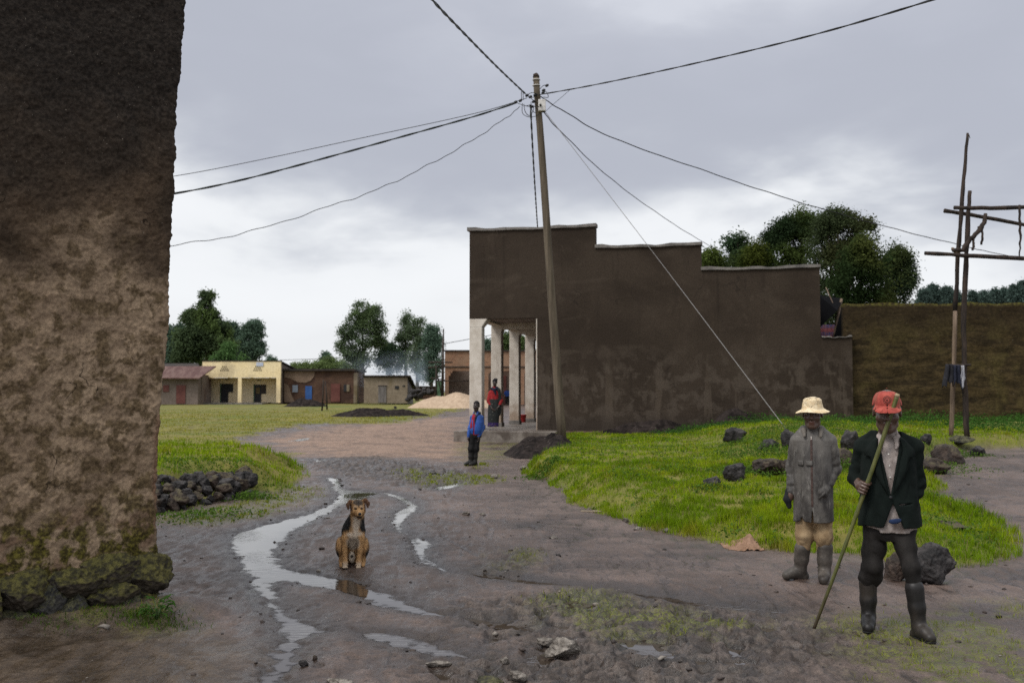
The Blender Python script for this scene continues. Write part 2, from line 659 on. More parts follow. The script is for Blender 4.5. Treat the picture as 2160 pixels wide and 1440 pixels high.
def height(x, y, f=None):
    x = np.asarray(x, np.float32)
    y = np.asarray(y, np.float32)
    if f is None:
        f = fields(x, y)
    z = base_z(x, y)
    n3 = fbm2(x, y, 11.0, 2, 8.0)
    n0 = fbm2(x, y, 0.25, 2, 1.0)
    lump = 1 - 2 * np.abs(fbm2(x, y, 2.6, 3, 41.0))
    rel = 0.003 + 0.010 * f['n1'] + 0.007 * f['n2'] + 0.005 * n3 + 0.006 * np.clip(lump, -.6, 1) * sstep(0.0, .8, f['n1'] + f['n2']) * (1 - sstep(12, 20, y))
    rid = 1 - np.abs(fbm2(x, y, 3.2, 3, 21.0))
    rel = rel + f['clod'] * (0.115 * (rid - 0.70) + 0.024 * n3)
    ru, rv = x * 0.99 + y * 0.16, y * 0.99 - x * 0.16
    wv = 0.5 * fbm2(x, y, 0.35, 2, 71.0)
    rut = np.abs(perlin2(ru * 1.7 + wv, rv * 0.16 + 5.0))
    rut2 = np.abs(perlin2((x * 0.5 - y * 0.87) * 2.2 + wv, (x * 0.87 + y * 0.5) * 0.22 + 9.0))
    fade = (1 - sstep(11, 18, y)) * sstep(-.3, .5, fbm2(x, y, 0.5, 2, 83.0))
    rel = rel - fade * (0.016 * sstep(0.10, 0.0, rut) + 0.012 * sstep(0.07, 0.0, rut2) - 0.007 * sstep(0.08, 0.13, rut) * sstep(0.20, 0.13, rut))
    # prints and pock marks
    pk = perlin2(x * 5.5 + 3, y * 5.5) 
    rel = rel - 0.014 * sstep(0.42, 0.62, pk) * sstep(-0.1, 0.4, f['n1']) * (1 - sstep(10, 16, y))
    f['rel'] = rel
    near = 1 - sstep(25, 60, y)
    z = z + rel * near + 0.05 * n0 * sstep(14, 40, y)
    pdm = sstep(-0.10, 0.12, f['pud'])
    low = base_z(x, y) - 0.042 + 0.014 * f['n2'] + 0.013 * n3 + 0.010 * f['n1'] - 0.02 * sstep(0.05, 0.4, f['pud'])
    z = z * (1 - pdm) + np.minimum(z, low) * pdm
    z = np.where((y < 26) & (f['pud'] < -0.12) & (f['clod'] < 0.5), np.maximum(z, base_z(x, y) + WL + 0.006), z)
    h1 = (0.30 * sstep(-0.05, 1.05 - 0.6 * sstep(14, 19, y), f['m1']) + 0.25 * sstep(1.0, 9.0, f['m1'])) * (0.6 + 0.4 * sstep(10, 18, y))
    h1 = h1 + 0.05 * f['n1'] * sstep(0, 1.5, f['m1'])
    fa, fb = FOOT
    ex, ey = fb[0] - fa[0], fb[1] - fa[1]
    tt = np.clip(((x - fa[0]) * ex + (y - fa[1]) * ey) / (ex * ex + ey * ey), -1.0, 1.0)
    dd = np.sqrt((x - fa[0] - tt * ex) ** 2 + (y - fa[1] - tt * ey) ** 2) + 0.12 * f['n1'] + 0.05 * f['n2']
    z = z + 0.13 * sstep(0.55, 0.02, dd)
    tail = 1 - sstep(20, 34, y) * 0.0
    h2 = 0.5 * sstep(-0.05, 1.4, f['m2']) + 0.06 * f['n1'] * sstep(0, 1, f['m2'])
    z = z + h1 * tail + h2
    z = z + 0.04 * sstep(-0.2, 0.8, f['field']) * (1 - sstep(50, 80, y))
    return z


def zat(x, y):
    return float(height(np.array([x], np.float32), np.array([y], np.float32))[0])


def ground_hit(px, py):
    """world point where the pixel meets the finished ground"""
    r = ray(px, py)
    o = Vector((0, 0, EYE))
    ds = np.concatenate([np.linspace(3, 40, 1500), np.linspace(40, 160, 1200)])
    xs, ys, zs = r.x / r.y * ds, ds, EYE + r.z / r.y * ds
    h = height(xs, ys)
    k = np.argmax(zs <= h)
    return Vector((float(xs[k]), float(ys[k]), float(h[k])))


def build_ground():
    us = np.concatenate([np.linspace(-3.0, -0.72, 60)[:-1], (np.arange(-420, 2580, 2.1) - 1080) / FPX, np.linspace(0.72, 3.0, 60)[1:]])
    ys_px = np.arange(1560, 914, -1.3)
    d1 = EYE * FPX / (ys_px - 830)
    d0 = np.concatenate([np.linspace(-12, 1, 8), np.linspace(1.2, d1[0], 40)[:-1]])
    d2 = d1[-1] * 1.022 ** np.arange(1, 215)
    d2 = d2[d2 < 3800]
    d = np.concatenate([d0, d1, d2])
    s = np.where(d >= 1.2, d, 1.2 + (1.2 - d) * 0.7)
    X = (s[:, None] * us[None, :]).astype(np.float32)
    Y = np.repeat(d[:, None], len(us), 1).astype(np.float32)
    nr, nc = X.shape
    x, y = X.ravel(), Y.ravel()
    f = fields(x, y)
    z = height(x, y, f)
    idx = np.arange(nr * nc, dtype=np.int32).reshape(nr, nc)
    F = np.stack([idx[:-1, :-1].ravel(), idx[:-1, 1:].ravel(), idx[1:, 1:].ravel(), idx[1:, :-1].ravel()], 1)
    g = np.maximum.reduce([sstep(-0.02, 0.15, f['m1']), sstep(0, 0.25, f['m2']), sstep(-0.1, 0.35, f['field']), 0.8 * sstep(0, 0.3, f['strip'])])
    c1 = np.stack([g, f['red'], sstep(-0.35, 0.05, f['pud']) * (y < 40)], 1)
    c2 = np.stack([f['moss'], f['clod'], f['dry']], 1)
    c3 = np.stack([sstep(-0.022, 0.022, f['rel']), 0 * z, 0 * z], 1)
    V = np.stack([x, y, z], 1)
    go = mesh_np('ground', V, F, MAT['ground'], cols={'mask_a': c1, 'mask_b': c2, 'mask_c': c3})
    tag(go, kind='structure')
    # standing water wherever the ground dips below the water level
    wlz = base_z(x, y) + WL
    below = (z < wlz + 0.004) & (y < 26.5) & (y > 2) & (np.abs(x) < 9) & (f['m1'] < -.1) & (f['m2'] < -.1)
    far = (f['pud'] > -0.05) & (y >= 26.5) & (y < 60)
    keep = (below | far)
    q = keep[F].any(axis=1)
    Fw = F[q]
    used, inv = np.unique(Fw.ravel(), return_inverse=True)
    Vw = V[used].copy()
    Vw[:, 2] = wlz[used] - np.where(y[used] >= 26.5, 0.004, 0.0)
    dep = sstep(-0.004, 0.016, (wlz - z)[used] + np.where(y[used] >= 26.5, 0.02, 0.0))
    w = mesh_np('puddle_water', Vw, inv.reshape(-1, 4), MAT['water'], cols={'depth': dep})
    tag(w, kind='structure')


def make_ground_mats():
    t = NT('wet_ground')
    a, b = t.sep(t.attr('mask_a').outputs['Vector']), t.sep(t.attr('mask_b').outputs['Vector'])
    v = t.coord('Object')
    n1 = t.noise(v, 0.9, 5, 0.6)
    n2 = t.noise(v, 6.0, 5, 0.65)
    n3 = t.noise(v, 45.0, 4, 0.7)
    # tracks drawn out along the lane
    vs = t.coord('Object', (3.2, 0.7, 1.0), rot=(0, 0, R(14)))
    n4 = t.noise(vs, 3.0, 5, 0.62, 0.6)
    mud = t.mix(t.ramp(n1, 0.35, 0.65), (0.074, 0.051, 0.040), (0.140, 0.100, 0.082))
    mud = t.mix(t.ramp(n4, 0.52, 0.72, 0, 0.72), mud, (0.030, 0.021, 0.017))
    mud = t.mix(t.ramp(n2, 0.63, 0.74, 0, 0.8), mud, (0.022, 0.015, 0.012))
    mud = t.mix(a[2], mud, (0.034, 0.024, 0.019))
    red = t.mix(t.ramp(n2, 0.35, 0.65), (0.220, 0.138, 0.092), (0.340, 0.225, 0.158))
    mud = t.mix(t.math('MULTIPLY', a[1], 0.85), mud, red)
    dry = t.mix(t.ramp(n2, 0.35, 0.65), (0.050, 0.036, 0.024), (0.095, 0.070, 0.047))
    mud = t.mix(t.math('MULTIPLY', b[2], 0.85), mud, dry)
    cl = t.mix(t.ramp(n2, 0.4, 0.62), (0.016, 0.012, 0.009), (0.095, 0.074, 0.060))
    mud = t.mix(t.math('MULTIPLY', b[1], 0.8), mud, cl)
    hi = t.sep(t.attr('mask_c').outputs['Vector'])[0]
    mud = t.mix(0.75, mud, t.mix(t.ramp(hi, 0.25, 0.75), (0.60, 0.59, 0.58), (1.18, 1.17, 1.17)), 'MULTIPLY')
    # pale grit and little stones
    vo = t.voronoi(v, 26.0)
    pick = t.ramp(t.noise(v, 9.0, 2, 0.5), 0.60, 0.68)
    mud = t.mix(t.math('MULTIPLY', t.ramp(vo, 0.16, 0.08), pick), mud, (0.33, 0.28, 0.24))
    moss = t.mix(t.ramp(n2, 0.35, 0.65), (0.055, 0.062, 0.008), (0.130, 0.138, 0.016))
    mud = t.mix(t.math('MULTIPLY', b[0], t.ramp(n3, 0.38, 0.58)), mud, moss)
    fine = t.noise(v, 120.0, 3, 0.7)
    mud = t.mix(0.42, mud, t.mix(t.ramp(n3, 0.32, 0.62), (0.30, 0.29, 0.28), (1.18, 1.18, 1.18)), 'MULTIPLY')
    mud = t.mix(0.5, mud, t.mix(t.ramp(fine, 0.35, 0.65), (0.35, 0.34, 0.34), (1.25, 1.25, 1.25)), 'MULTIPLY')
    mud = t.mix(t.math('MULTIPLY', t.ramp(t.voronoi(v, 24.0), 0.26, 0.14), t.ramp(t.noise(v, 3.0, 3, .6), 0.44, 0.58, 0, .85)), mud, (0.022, 0.016, 0.013))
    gr = t.mix(t.ramp(n1, 0.38, 0.62), (0.135, 0.118, 0.018), (0.190, 0.160, 0.034))
    gr = t.mix(t.ramp(t.noise(v, 0.22, 4, 0.6), 0.42, 0.62), gr, (0.105, 0.120, 0.013))
    gr = t.mix(t.ramp(n2, 0.52, 0.75, 0, 0.6), gr, (0.050, 0.070, 0.014))
    gr = t.mix(t.ramp(t.noise(t.coord('Object', (0.35, 1.0, 1.0)), 0.30, 5, 0.65), 0.58, 0.70, 0, 0.55), gr, (0.150, 0.125, 0.058))
    col = t.mix(a[0], mud, gr)
    rough = t.ramp(n4, 0.40, 0.62, 0.58, 0.27)
    rough = t.math('ADD', rough, t.ramp(hi, 0.2, 0.6, -0.14, 0.05))
    rough = t.mix(a[0], rough, (0.9, 0.9, 0.9))
    rough = t.mix(t.math('MULTIPLY', a[2], 0.7), rough, (0.26, 0.26, 0.26))
    rough = t.mix(a[1], rough, (0.7, 0.7, 0.7))
    h = t.math('ADD', t.math('MULTIPLY', n3, 0.5), t.math('ADD', t.math('MULTIPLY', n4, 1.0), t.math('MULTIPLY', n2, 0.9)))
    t.bump(h, 0.75, 0.025)
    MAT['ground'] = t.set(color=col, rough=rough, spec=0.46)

    t = NT('muddy_water')
    v = t.coord('Object', (0.7, 2.6, 1))
    n = t.noise(v, 9.0, 3, 0.6, 0.5)
    m = t.ramp(t.noise(t.coord('Object', (1, 1, 1)), 0.55, 2, 0.5), 0.40, 0.60)
    t.bump(t.math('MULTIPLY', n, m), 0.20, 0.012)
    t.put(t.b.inputs['Alpha'], t.ramp(t.sep(t.attr('depth').outputs['Vector'])[0], 0.0, 1.0, 0.12, 1.0))
    MAT['water'] = t.set(color=(0.050, 0.038, 0.028), rough=0.02, spec=0.6, ior=1.62)

    t = NT('grass_blades')
    c = t.attr('tint')
    tr = t.n.new('ShaderNodeBsdfTranslucent')
    t.l.new(c.outputs['Color'], tr.inputs[0])
    mx = t.n.new('ShaderNodeMixShader')
    mx.inputs[0].default_value = 0.35
    t.l.new(t.b.outputs[0], mx.inputs[1])
    t.l.new(tr.outputs[0], mx.inputs[2])
    t.l.new(mx.outputs[0], t.out.inputs[0])
    MAT['blade'] = t.set(color=c.outputs['Color'], rough=0.6, spec=0.06)


MAT = {}
make_ground_mats()
build_ground()


def blades(name, x, y, z, h, w, col, lean=0.5, mat='blade'):
    """one mesh of bent grass blades, two quads each"""
    n = len(x)
    a = RNG.uniform(0, 2 * math.pi, n)
    la = RNG.uniform(0, 2 * math.pi, n)
    ln = RNG.uniform(0.1, 1.0, n) * lean * h
    cx, cy = np.cos(a) * w * 0.5, np.sin(a) * w * 0.5
    lx, ly = np.cos(la) * ln, np.sin(la) * ln
    V = np.empty((n, 6, 3), np.float32)
    for k, (t, ww) in enumerate(((0, 1.0), (0.55, 0.85), (1.0, 0.12))):
        bx, by, bz = x + lx * t * t, y + ly * t * t, z - 0.015 + h * (t if t < 1 else 0.95)
        V[:, 2 * k] = np.stack([bx - cx * ww, by - cy * ww, bz], 1)
        V[:, 2 * k + 1] = np.stack([bx + cx * ww, by + cy * ww, bz], 1)
    i = np.arange(n, dtype=np.int32)[:, None] * 6
    F = np.concatenate([i + np.array([[0, 1, 3, 2]]), i + np.array([[2, 3, 5, 4]])], 0)
    C = np.repeat(col[:, None, :], 6, 1).reshape(-1, 3)
    return mesh_np(name, V.reshape(-1, 3), F, MAT[mat], smooth=True, cols=C)


def scatter(n, x0, x1, y0, y1):
    x = RNG.uniform(x0, x1, n).astype(np.float32)
    y = RNG.uniform(y0, y1, n).astype(np.float32)
    return x, y


def grass_cols(x, y, n1, bright=1.0):
    n = len(x)
    p = fbm2(x, y, 0.7, 3, 31.0)
    q = fbm2(x, y, 2.2, 2, 37.0)
    a = np.array([0.165, 0.265, 0.007])
    b = np.array([0.285, 0.375, 0.012])
    c = np.array([0.300, 0.240, 0.030])
    t = sstep(-0.5, 0.6, p + 0.5 * q)[:, None]
    col = a * (1 - t) + b * t
    u = (sstep(0.45, 0.9, q + 0.5 * n1) * 0.6)[:, None]
    col = col * (1 - u) + c * u
    col *= RNG.uniform(0.55, 1.3, n)[:, None] * bright * (1 - 0.45 * sstep(0.1, 0.7, fbm2(x, y, 3.1, 2, 91.0)))[:, None]
    dead = RNG.uniform(0, 1, n) < 0.05
    col[dead] = np.array([0.24, 0.19, 0.09]) * bright
    return col


def grow():
    parts = []

    def put(x, y, keep, f, hlo, hhi, wpx, br=1.0, clump=0.0):
        x, y = x[keep], y[keep]
        n1, n2 = f['n1'][keep], f['n2'][keep]
        z = height(x, y)
        h = RNG.uniform(hlo, hhi, len(x)) * np.clip(1.0 + 0.8 * n1 + 0.9 * n2, 0.25, 2.2)
        w = np.clip(wpx * y / 995.0, 0.004, 0.2) * RNG.uniform(0.7, 1.3, len(x))
        parts.append((x, y, z, h, w, grass_cols(x, y, n1, br)))

    # the grassy bank, thicker where it is close
    for (n, y0, y1, x0, x1, hl, hh, wp) in ((150000, 9.3, 13.5, 1.0, 8.2, .035, .105, .5), (130000, 13.5, 20, 0.1, 8.5, .03, .08, .5), (110000, 20, 34, 0.1, 13, .03, .07, .55)):
        x, y = scatter(n, x0, x1, y0, y1)
        f = fields(x, y)
        k = (f['m1'] > RNG.uniform(-0.10, 0.55, n)) & (f['n2'] + f['n1'] > RNG.uniform(-2.6, -.35, n))
        put(x, y, k, f, hl, hh, wp)
    # drooping fringe over the front edge
    x, y = scatter(200000, 0.0, 8.2, 9.2, 23)
    f = fields(x, y)
    k = (np.abs(f['m1'] - 0.12) < 0.16) & (f['n2'] > RNG.uniform(-.6, .5, len(x)))
    put(x, y, k, f, .04, .10, .55, .95)
    # left bank
    x, y = scatter(60000, -12.5, -3.3, 14, 25)
    f = fields(x, y)
    k = f['m2'] > RNG.uniform(0.0, 0.35, len(x))
    put(x, y, k, f, .04, .09, .6)
    # field and strip
    x, y = scatter(230000, -34, -1.5, 24, 92)
    f = fields(x, y)
    k = (np.maximum(f['field'], f['strip']) > RNG.uniform(-0.1, 0.8, len(x))) & (f['pud'] < -.05) & (RNG.uniform(0, 1, len(x)) > sstep(30, 90, y))
    put(x, y, k, f, .02, .06, .6, 1.0)
    q_ = parts[-1]
    w_ = (sstep(30, 45, q_[1]) * .75)[:, None]
    q_[5][:] = q_[5] * (1 - w_) + w_ * np.array([.225, .195, .034]) * (q_[5][:, 1:2] / .21)
    V = [np.concatenate(c) for c in zip(*parts)]
    g = blades('grass', *V)
    tag(g, 'short bright green grass on the bank and the field', 'grass', kind='stuff')
    # sparse yellow green sprouts in the mud
    x, y = scatter(420000, -6.5, 8.5, 4.6, 24)
    f = fields(x, y)
    tuft = fbm2(x, y, 5.0, 2, 51.0)
    k = (f['moss'] > RNG.uniform(0.10, 0.8, len(x))) & (tuft > 0.12) & (f['pud'] < 0.0)
    x, y = x[k], y[k]
    col = np.array([0.205, 0.235, 0.018]) * RNG.uniform(0.6, 1.35, len(x))[:, None]
    m = blades('sprouting_grass', x, y, height(x, y), RNG.uniform(.018, .065, len(x)), np.clip(.62 * y / 995, .003, 1), col, 0.9)
    tag(m, 'sparse yellowish green grass sprouting from the churned mud', 'grass', kind='stuff')
    # leafy weeds along the foot of the brown wall
    n = 26000
    x, y = scatter(n, 4.5, 17, 23.2, 33.2)
    f = fields(x, y)
    d = fbm2(x, y, 0.55, 3, 61.0)
    lim = 30.5 - 2.4 * sstep(6.0, 9.5, x) - 3.6 * sstep(9, 12.5, x)
    k = (y > lim + 1.2 * d) & (f['m1'] > 0)
    x, y, d = x[k], y[k], d[k]
    top = np.clip(0.20 + 0.26 * d, 0.04, 0.6) * sstep(0, 1.5, y - (30.5 - 2.4 * sstep(6.0, 9.5, x) - 3.6 * sstep(9, 12.5, x)) + 1.0)
    z = height(x, y) + RNG.uniform(0.15, 1, len(x)) * top
    leaf_cloud('leafy_weeds', np.stack([x, y, z], 1), RNG.uniform(.035, .085, len(x)), (0.048, 0.115, 0.020), 0.45, None,
               ('low leafy green weeds along the foot of the brown mud wall', 'weeds', None, 'stuff'))


def leaf_cloud(name, P, size, col, var, parent=None, tags=None, droop=0.3, aspect=0.55, tip=None, mat='leaf'):
    """a mesh of leaf sized quads round the given points"""
    n = len(P)
    size = np.broadcast_to(size, (n,))
    nrm = RNG.normal(size=(n, 3))
    nrm[:, 2] = np.abs(nrm[:, 2]) + droop
    nrm /= np.linalg.norm(nrm, axis=1, keepdims=True)
    a = np.cross(nrm, RNG.normal(size=(n, 3)))
    a /= np.linalg.norm(a, axis=1, keepdims=True)
    b = np.cross(nrm, a)
    a *= (size * 0.5)[:, None]
    b *= (size * 0.5 * aspect)[:, None]
    bend = nrm * (size * 0.12)[:, None]
    V = np.stack([P - a, P - b + bend, P + a, P + b + bend], 1).reshape(-1, 3)
    i = np.arange(n, dtype=np.int32)[:, None] * 4
    F = i + np.array([[0, 1, 2, 3]])
    c = np.asarray(col, np.float32)
    C = (c if c.ndim == 2 else c[None, :]) * RNG.uniform(1 - var, 1 + var, n)[:, None]
    if tip is not None:
        C = C * (1 - tip[1][:, None]) + np.asarray(tip[0])[None, :] * tip[1][:, None]
    o = mesh_np(name, V, F, MAT[mat], parent, smooth=False, cols=np.repeat(C[:, None, :], 4, 1).reshape(-1, 3))
    if tags:
        tag(o, tags[0], tags[1], tags[2], tags[3])
    return o


def make_leaf_mat():
    t = NT('leaves')
    c = t.attr('tint')
    tr = t.n.new('ShaderNodeBsdfTranslucent')
    t.l.new(c.outputs['Color'], tr.inputs[0])
    mx = t.n.new('ShaderNodeMixShader')
    mx.inputs[0].default_value = 0.42
    t.l.new(t.b.outputs[0], mx.inputs[1])
    t.l.new(tr.outputs[0], mx.inputs[2])
    t.l.new(mx.outputs[0], t.out.inputs[0])
    MAT['leaf'] = t.set(color=c.outputs['Color'], rough=0.8, spec=0.08)


make_leaf_mat()
grow()
# ================================================================== materials of the buildings
def make_build_mats():
    # dark damp render of the big gable
    t = NT('dark_plaster')
    v = t.coord('Object')
    n1 = t.noise(v, 0.45, 5, 0.6, 0.5)
    n2 = t.noise(v, 1.7, 6, 0.65, 0.3)
    n3 = t.noise(v, 22, 4, 0.7)
    vs = t.coord('Object', (2.2, 2.2, 0.35))
    n4 = t.noise(vs, 1.2, 5, 0.6, 0.4)
    z = t.sep(v)[2]
    col = t.mix(t.ramp(n1, 0.35, 0.65), (0.030, 0.0205, 0.0135), (0.047, 0.0335, 0.023))
    col = t.mix(t.ramp(n2, 0.56, 0.70, 0, 0.5), col, (0.070, 0.052, 0.037))
    col = t.mix(t.ramp(n4, 0.55, 0.70, 0, 0.5), col, (0.026, 0.018, 0.012))
    sc = t.noise(t.coord('Object', (0.5, 0.5, 1.6), loc=(1.3, 0, 5)), 0.9, 6, 0.62, 0.9)
    col = t.mix(t.ramp(sc, 0.56, 0.72, 0, 0.45), col, (0.075, 0.057, 0.041))
    dr = t.noise(t.coord('Object', (1.6, 1.6, 0.12), loc=(4.2, 0, 0)), 1.5, 4, 0.6, 0.2)
    col = t.mix(t.math('MULTIPLY', t.ramp(dr, 0.56, 0.62), t.ramp(z, 1.0, 3.6, 0.55, 0.0)), col, (0.100, 0.076, 0.055))
    col = t.mix(t.math('MULTIPLY', t.ramp(dr, 0.40, 0.32), 0.4), col, (0.022, 0.015, 0.010))
    lowp = t.math('MULTIPLY', t.ramp(z, 3.6, 2.2), t.ramp(n2, 0.46, 0.58, 0, 0.75))
    col = t.mix(lowp, col, (0.078, 0.060, 0.045))
    col = t.mix(t.math('MULTIPLY', t.ramp(z, 1.1, 0.5), 0.6), col, (0.034, 0.026, 0.020))
    vd = t.n.new('ShaderNodeVectorMath')
    vd.operation = 'ADD'
    t.l.new(v, vd.inputs[0])
    nn = t.n.new('ShaderNodeTexNoise')
    nn.inputs['Scale'].default_value = 1.4
    t.l.new(v, nn.inputs['Vector'])
    t.l.new(nn.outputs['Color'], vd.inputs[1])
    ck = t.math('MULTIPLY', t.ramp(t.voronoi(vd.outputs[0], 0.45, 'DISTANCE_TO_EDGE'), 0.008, 0.002), t.ramp(t.noise(v, 0.5, 2), 0.52, 0.60))
    col = t.mix(t.math('MULTIPLY', ck, 0.45), col, (0.012, 0.008, 0.006))
    col = t.mix(0.5, col, t.mix(t.ramp(n3, 0.3, 0.7), (0.35, 0.35, 0.35), (1.25, 1.25, 1.25)), 'MULTIPLY')
    t.bump(t.math('ADD', n3, t.math('MULTIPLY', n2, 1.5)), 0.5, 0.02)
    MAT['plaster'] = t.set(color=col, rough=0.85, spec=0.2)
    MAT['concrete'] = mat_mottle('weathered_concrete', (0.12, 0.11, 0.10), (0.22, 0.20, 0.18), 3, 0.85, 25)
    # whitewashed columns, grubby at the foot
    t = NT('white_wash')
    v = t.coord('Object')
    z = t.sep(v)[2]
    n2 = t.noise(v, 3.0, 5, 0.6)
    ns = t.noise(t.coord('Object', (4, 4, .6)), 2.0, 5, 0.6)
    col = t.mix(t.ramp(n2, 0.35, 0.65), (0.46, 0.41, 0.345), (0.58, 0.53, 0.46))
    col = t.mix(t.ramp(ns, 0.55, 0.72, 0, 0.5), col, (0.34, 0.28, 0.23))
    col = t.mix(t.math('MULTIPLY', t.ramp(t.math('ADD', z, t.math('MULTIPLY', n2, 1.0)), 1.95, 1.1), 0.8), col, (0.27, 0.19, 0.13))
    t.bump(t.noise(v, 14, 4, 0.6), 0.25, 0.01)
    MAT['white'] = t.set(color=col, rough=0.8, spec=0.25)
    MAT['ceiling'] = mat_mottle('veranda_ceiling', (0.20, 0.17, 0.15), (0.28, 0.24, 0.22), 2, 0.85, 18)
    # mossy brown mud wall in courses
    t = NT('mossy_mud')
    v = t.coord('Object')
    z = t.sep(v)[2]
    n1 = t.noise(v, 0.7, 5, 0.6, 0.4)
    nh = t.noise(t.coord('Object', (0.8, 0.8, 3.0)), 1.6, 6, 0.68, 0.5)
    n3 = t.noise(v, 9, 6, 0.75)
    col = t.mix(t.ramp(nh, 0.38, 0.62), (0.026, 0.018, 0.008), (0.068, 0.047, 0.020))
    col = t.mix(t.ramp(n1, 0.50, 0.64, 0, 0.6), col, (0.085, 0.066, 0.022))
    col = t.mix(t.math('MULTIPLY', t.ramp(t.math('ADD', z, n1), 3.6, 5.0), 0.75), col, (0.030, 0.020, 0.010))
    col = t.mix(t.math('MULTIPLY', t.ramp(z, 4.56, 4.66), t.ramp(n3, 0.4, 0.6)), col, (0.085, 0.078, 0.016))
    col = t.mix(t.ramp(t.voronoi(v, 7.0), 0.10, 0.04, 0, 0.6), col, (0.20, 0.17, 0.12))
    col = t.mix(0.55, col, t.mix(t.ramp(n3, 0.36, 0.62), (0.3, 0.3, 0.3), (1.2, 1.2, 1.2)), 'MULTIPLY')
    t.bump(t.math('ADD', n3, nh), 0.7, 0.04)
    MAT['mudwall'] = t.set(color=col, rough=0.9, spec=0.15)

    def brick(name, c1, c2, mortar, sc, rough=0.85, dark=None):
        t = NT(name)
        v = t.coord('Object', rot=(R(90), 0, 0))
        b = t.n.new('ShaderNodeTexBrick')
        t.l.new(v, b.inputs['Vector'])
        b.inputs['Scale'].default_value = sc
        b.inputs['Mortar Size'].default_value = 0.03
        b.inputs['Color1'].default_value = (*c1, 1)
        b.inputs['Color2'].default_value = (*c2, 1)
        b.inputs['Mortar'].default_value = (*mortar, 1)
        col = b.outputs[0]
        vv = t.coord('Object')
        n = t.noise(vv, 0.7, 5, 0.6, 0.4)
        if dark:
            col = t.mix(t.ramp(n, 0.42, 0.62, 0, 0.85), col, dark)
        g = t.noise(vv, 8, 5, 0.7)
        col = t.mix(0.4, col, t.mix(t.ramp(g, 0.3, 0.7), (0.35, 0.35, 0.35), (1.1, 1.1, 1.1)), 'MULTIPLY')
        t.bump(g, 0.4, 0.02)
        return t.set(color=col, rough=rough, spec=0.2)

    MAT['brick'] = brick('orange_brick', (0.32, 0.165, 0.095), (0.20, 0.105, 0.064), (0.29, 0.19, 0.125), 1.6, dark=(0.29, 0.185, 0.12))
    MAT['adobe'] = brick('adobe_brick', (0.125, 0.066, 0.042), (0.080, 0.044, 0.030), (0.11, 0.07, 0.05), 1.5, dark=(0.050, 0.026, 0.020))
    MAT['cream'] = mat_mottle('cream_paint', (0.93, 0.74, 0.42), (0.95, 0.78, 0.48), 0.7, 0.75, 5, 0.1, 0.01, c3=(0.68, 0.55, 0.34), scale3=0.5)
    MAT['cream2'] = mat_mottle('cream_wall', (0.80, 0.64, 0.40), (0.86, 0.72, 0.48), 0.7, 0.75, 5, 0.1, 0.01)
    MAT['patch'] = mat_mottle('tan_plaster', (0.17, 0.115, 0.080), (0.23, 0.16, 0.115), 0.9, 0.85, 6, 0.2)
    MAT['hutwall'] = mat_mottle('hut_plaster', (0.21, 0.165, 0.115), (0.28, 0.225, 0.165), 0.6, 0.85, 5, 0.2, 0.02, c3=(0.13, 0.095, 0.040), scale3=0.35)
    MAT['greywall'] = mat_mottle('grey_plaster', (0.155, 0.120, 0.098), (0.21, 0.165, 0.14), 0.7, 0.85, 6, 0.2, 0.02, c3=(0.12, 0.075, 0.055), scale3=0.4)
    MAT['dark'] = mat_flat('dark_opening', (0.012, 0.012, 0.014), 0.6)
    MAT['blackroof'] = mat_mottle('old_roof_sheet', (0.022, 0.018, 0.016), (0.050, 0.038, 0.030), 1.2, 0.7, 12)
    MAT['bluedoor'] = mat_mottle('blue_paint', (0.020, 0.075, 0.26), (0.035, 0.11, 0.33), 1.2, 0.5, 9, 0.1)
    MAT['reddoor'] = mat_mottle('oxide_red_paint', (0.115, 0.035, 0.028), (0.155, 0.055, 0.043), 1.2, 0.6, 9, 0.1)
    MAT['oldwood'] = mat_mottle('grey_wood', (0.11, 0.098, 0.092), (0.20, 0.18, 0.17), 2, 0.8, 20, 0.3, stretch=(4, 4, 0.5))
    MAT['glass'] = mat_flat('dusty_pane', (0.16, 0.19, 0.24), 0.2, 0.5)
    MAT['plaque'] = mat_mottle('pale_blue_plaque', (0.42, 0.47, 0.62), (0.62, 0.66, 0.76), 6, 0.5, 20, 0.05)
    MAT['bark'] = mat_mottle('pole_wood', (0.075, 0.058, 0.038), (0.150, 0.118, 0.080), 1.6, 0.8, 22, 0.4, 0.006, stretch=(6, 6, 0.4))
    MAT['darkbark'] = mat_mottle('rough_branch', (0.016, 0.012, 0.010), (0.055, 0.038, 0.028), 4, 0.85, 25, 0.5, 0.006, stretch=(3, 3, 0.6))
    MAT['palebark'] = mat_mottle('peeled_branch', (0.12, 0.083, 0.055), (0.23, 0.165, 0.115), 3, 0.8, 25, 0.4, 0.005, stretch=(5, 5, 0.5))
    MAT['tarp'] = mat_flat('black_sheet', (0.006, 0.006, 0.007), 0.95, 0.05)
    MAT['greennet'] = mat_mottle('green_sheet', (0.05, 0.10, 0.05), (0.11, 0.19, 0.11), 2, 0.7, 15)
    # corrugated red roof
    t = NT('rusty_red_roof')
    v = t.coord('Object')
    w = t.n.new('ShaderNodeTexWave')
    w.inputs['Scale'].default_value = 2.2
    w.bands_direction = 'X'
    t.l.new(v, w.inputs['Vector'])
    n = t.noise(t.coord('Object', (1.2, .3, 1)), 1.1, 4, 0.6)
    col = t.mix(t.ramp(n, 0.4, 0.62), (0.080, 0.028, 0.022), (0.14, 0.075, 0.060))
    t.bump(w.outputs[0], 0.8, 0.04)
    MAT['redroof'] = t.set(color=col, rough=0.6)
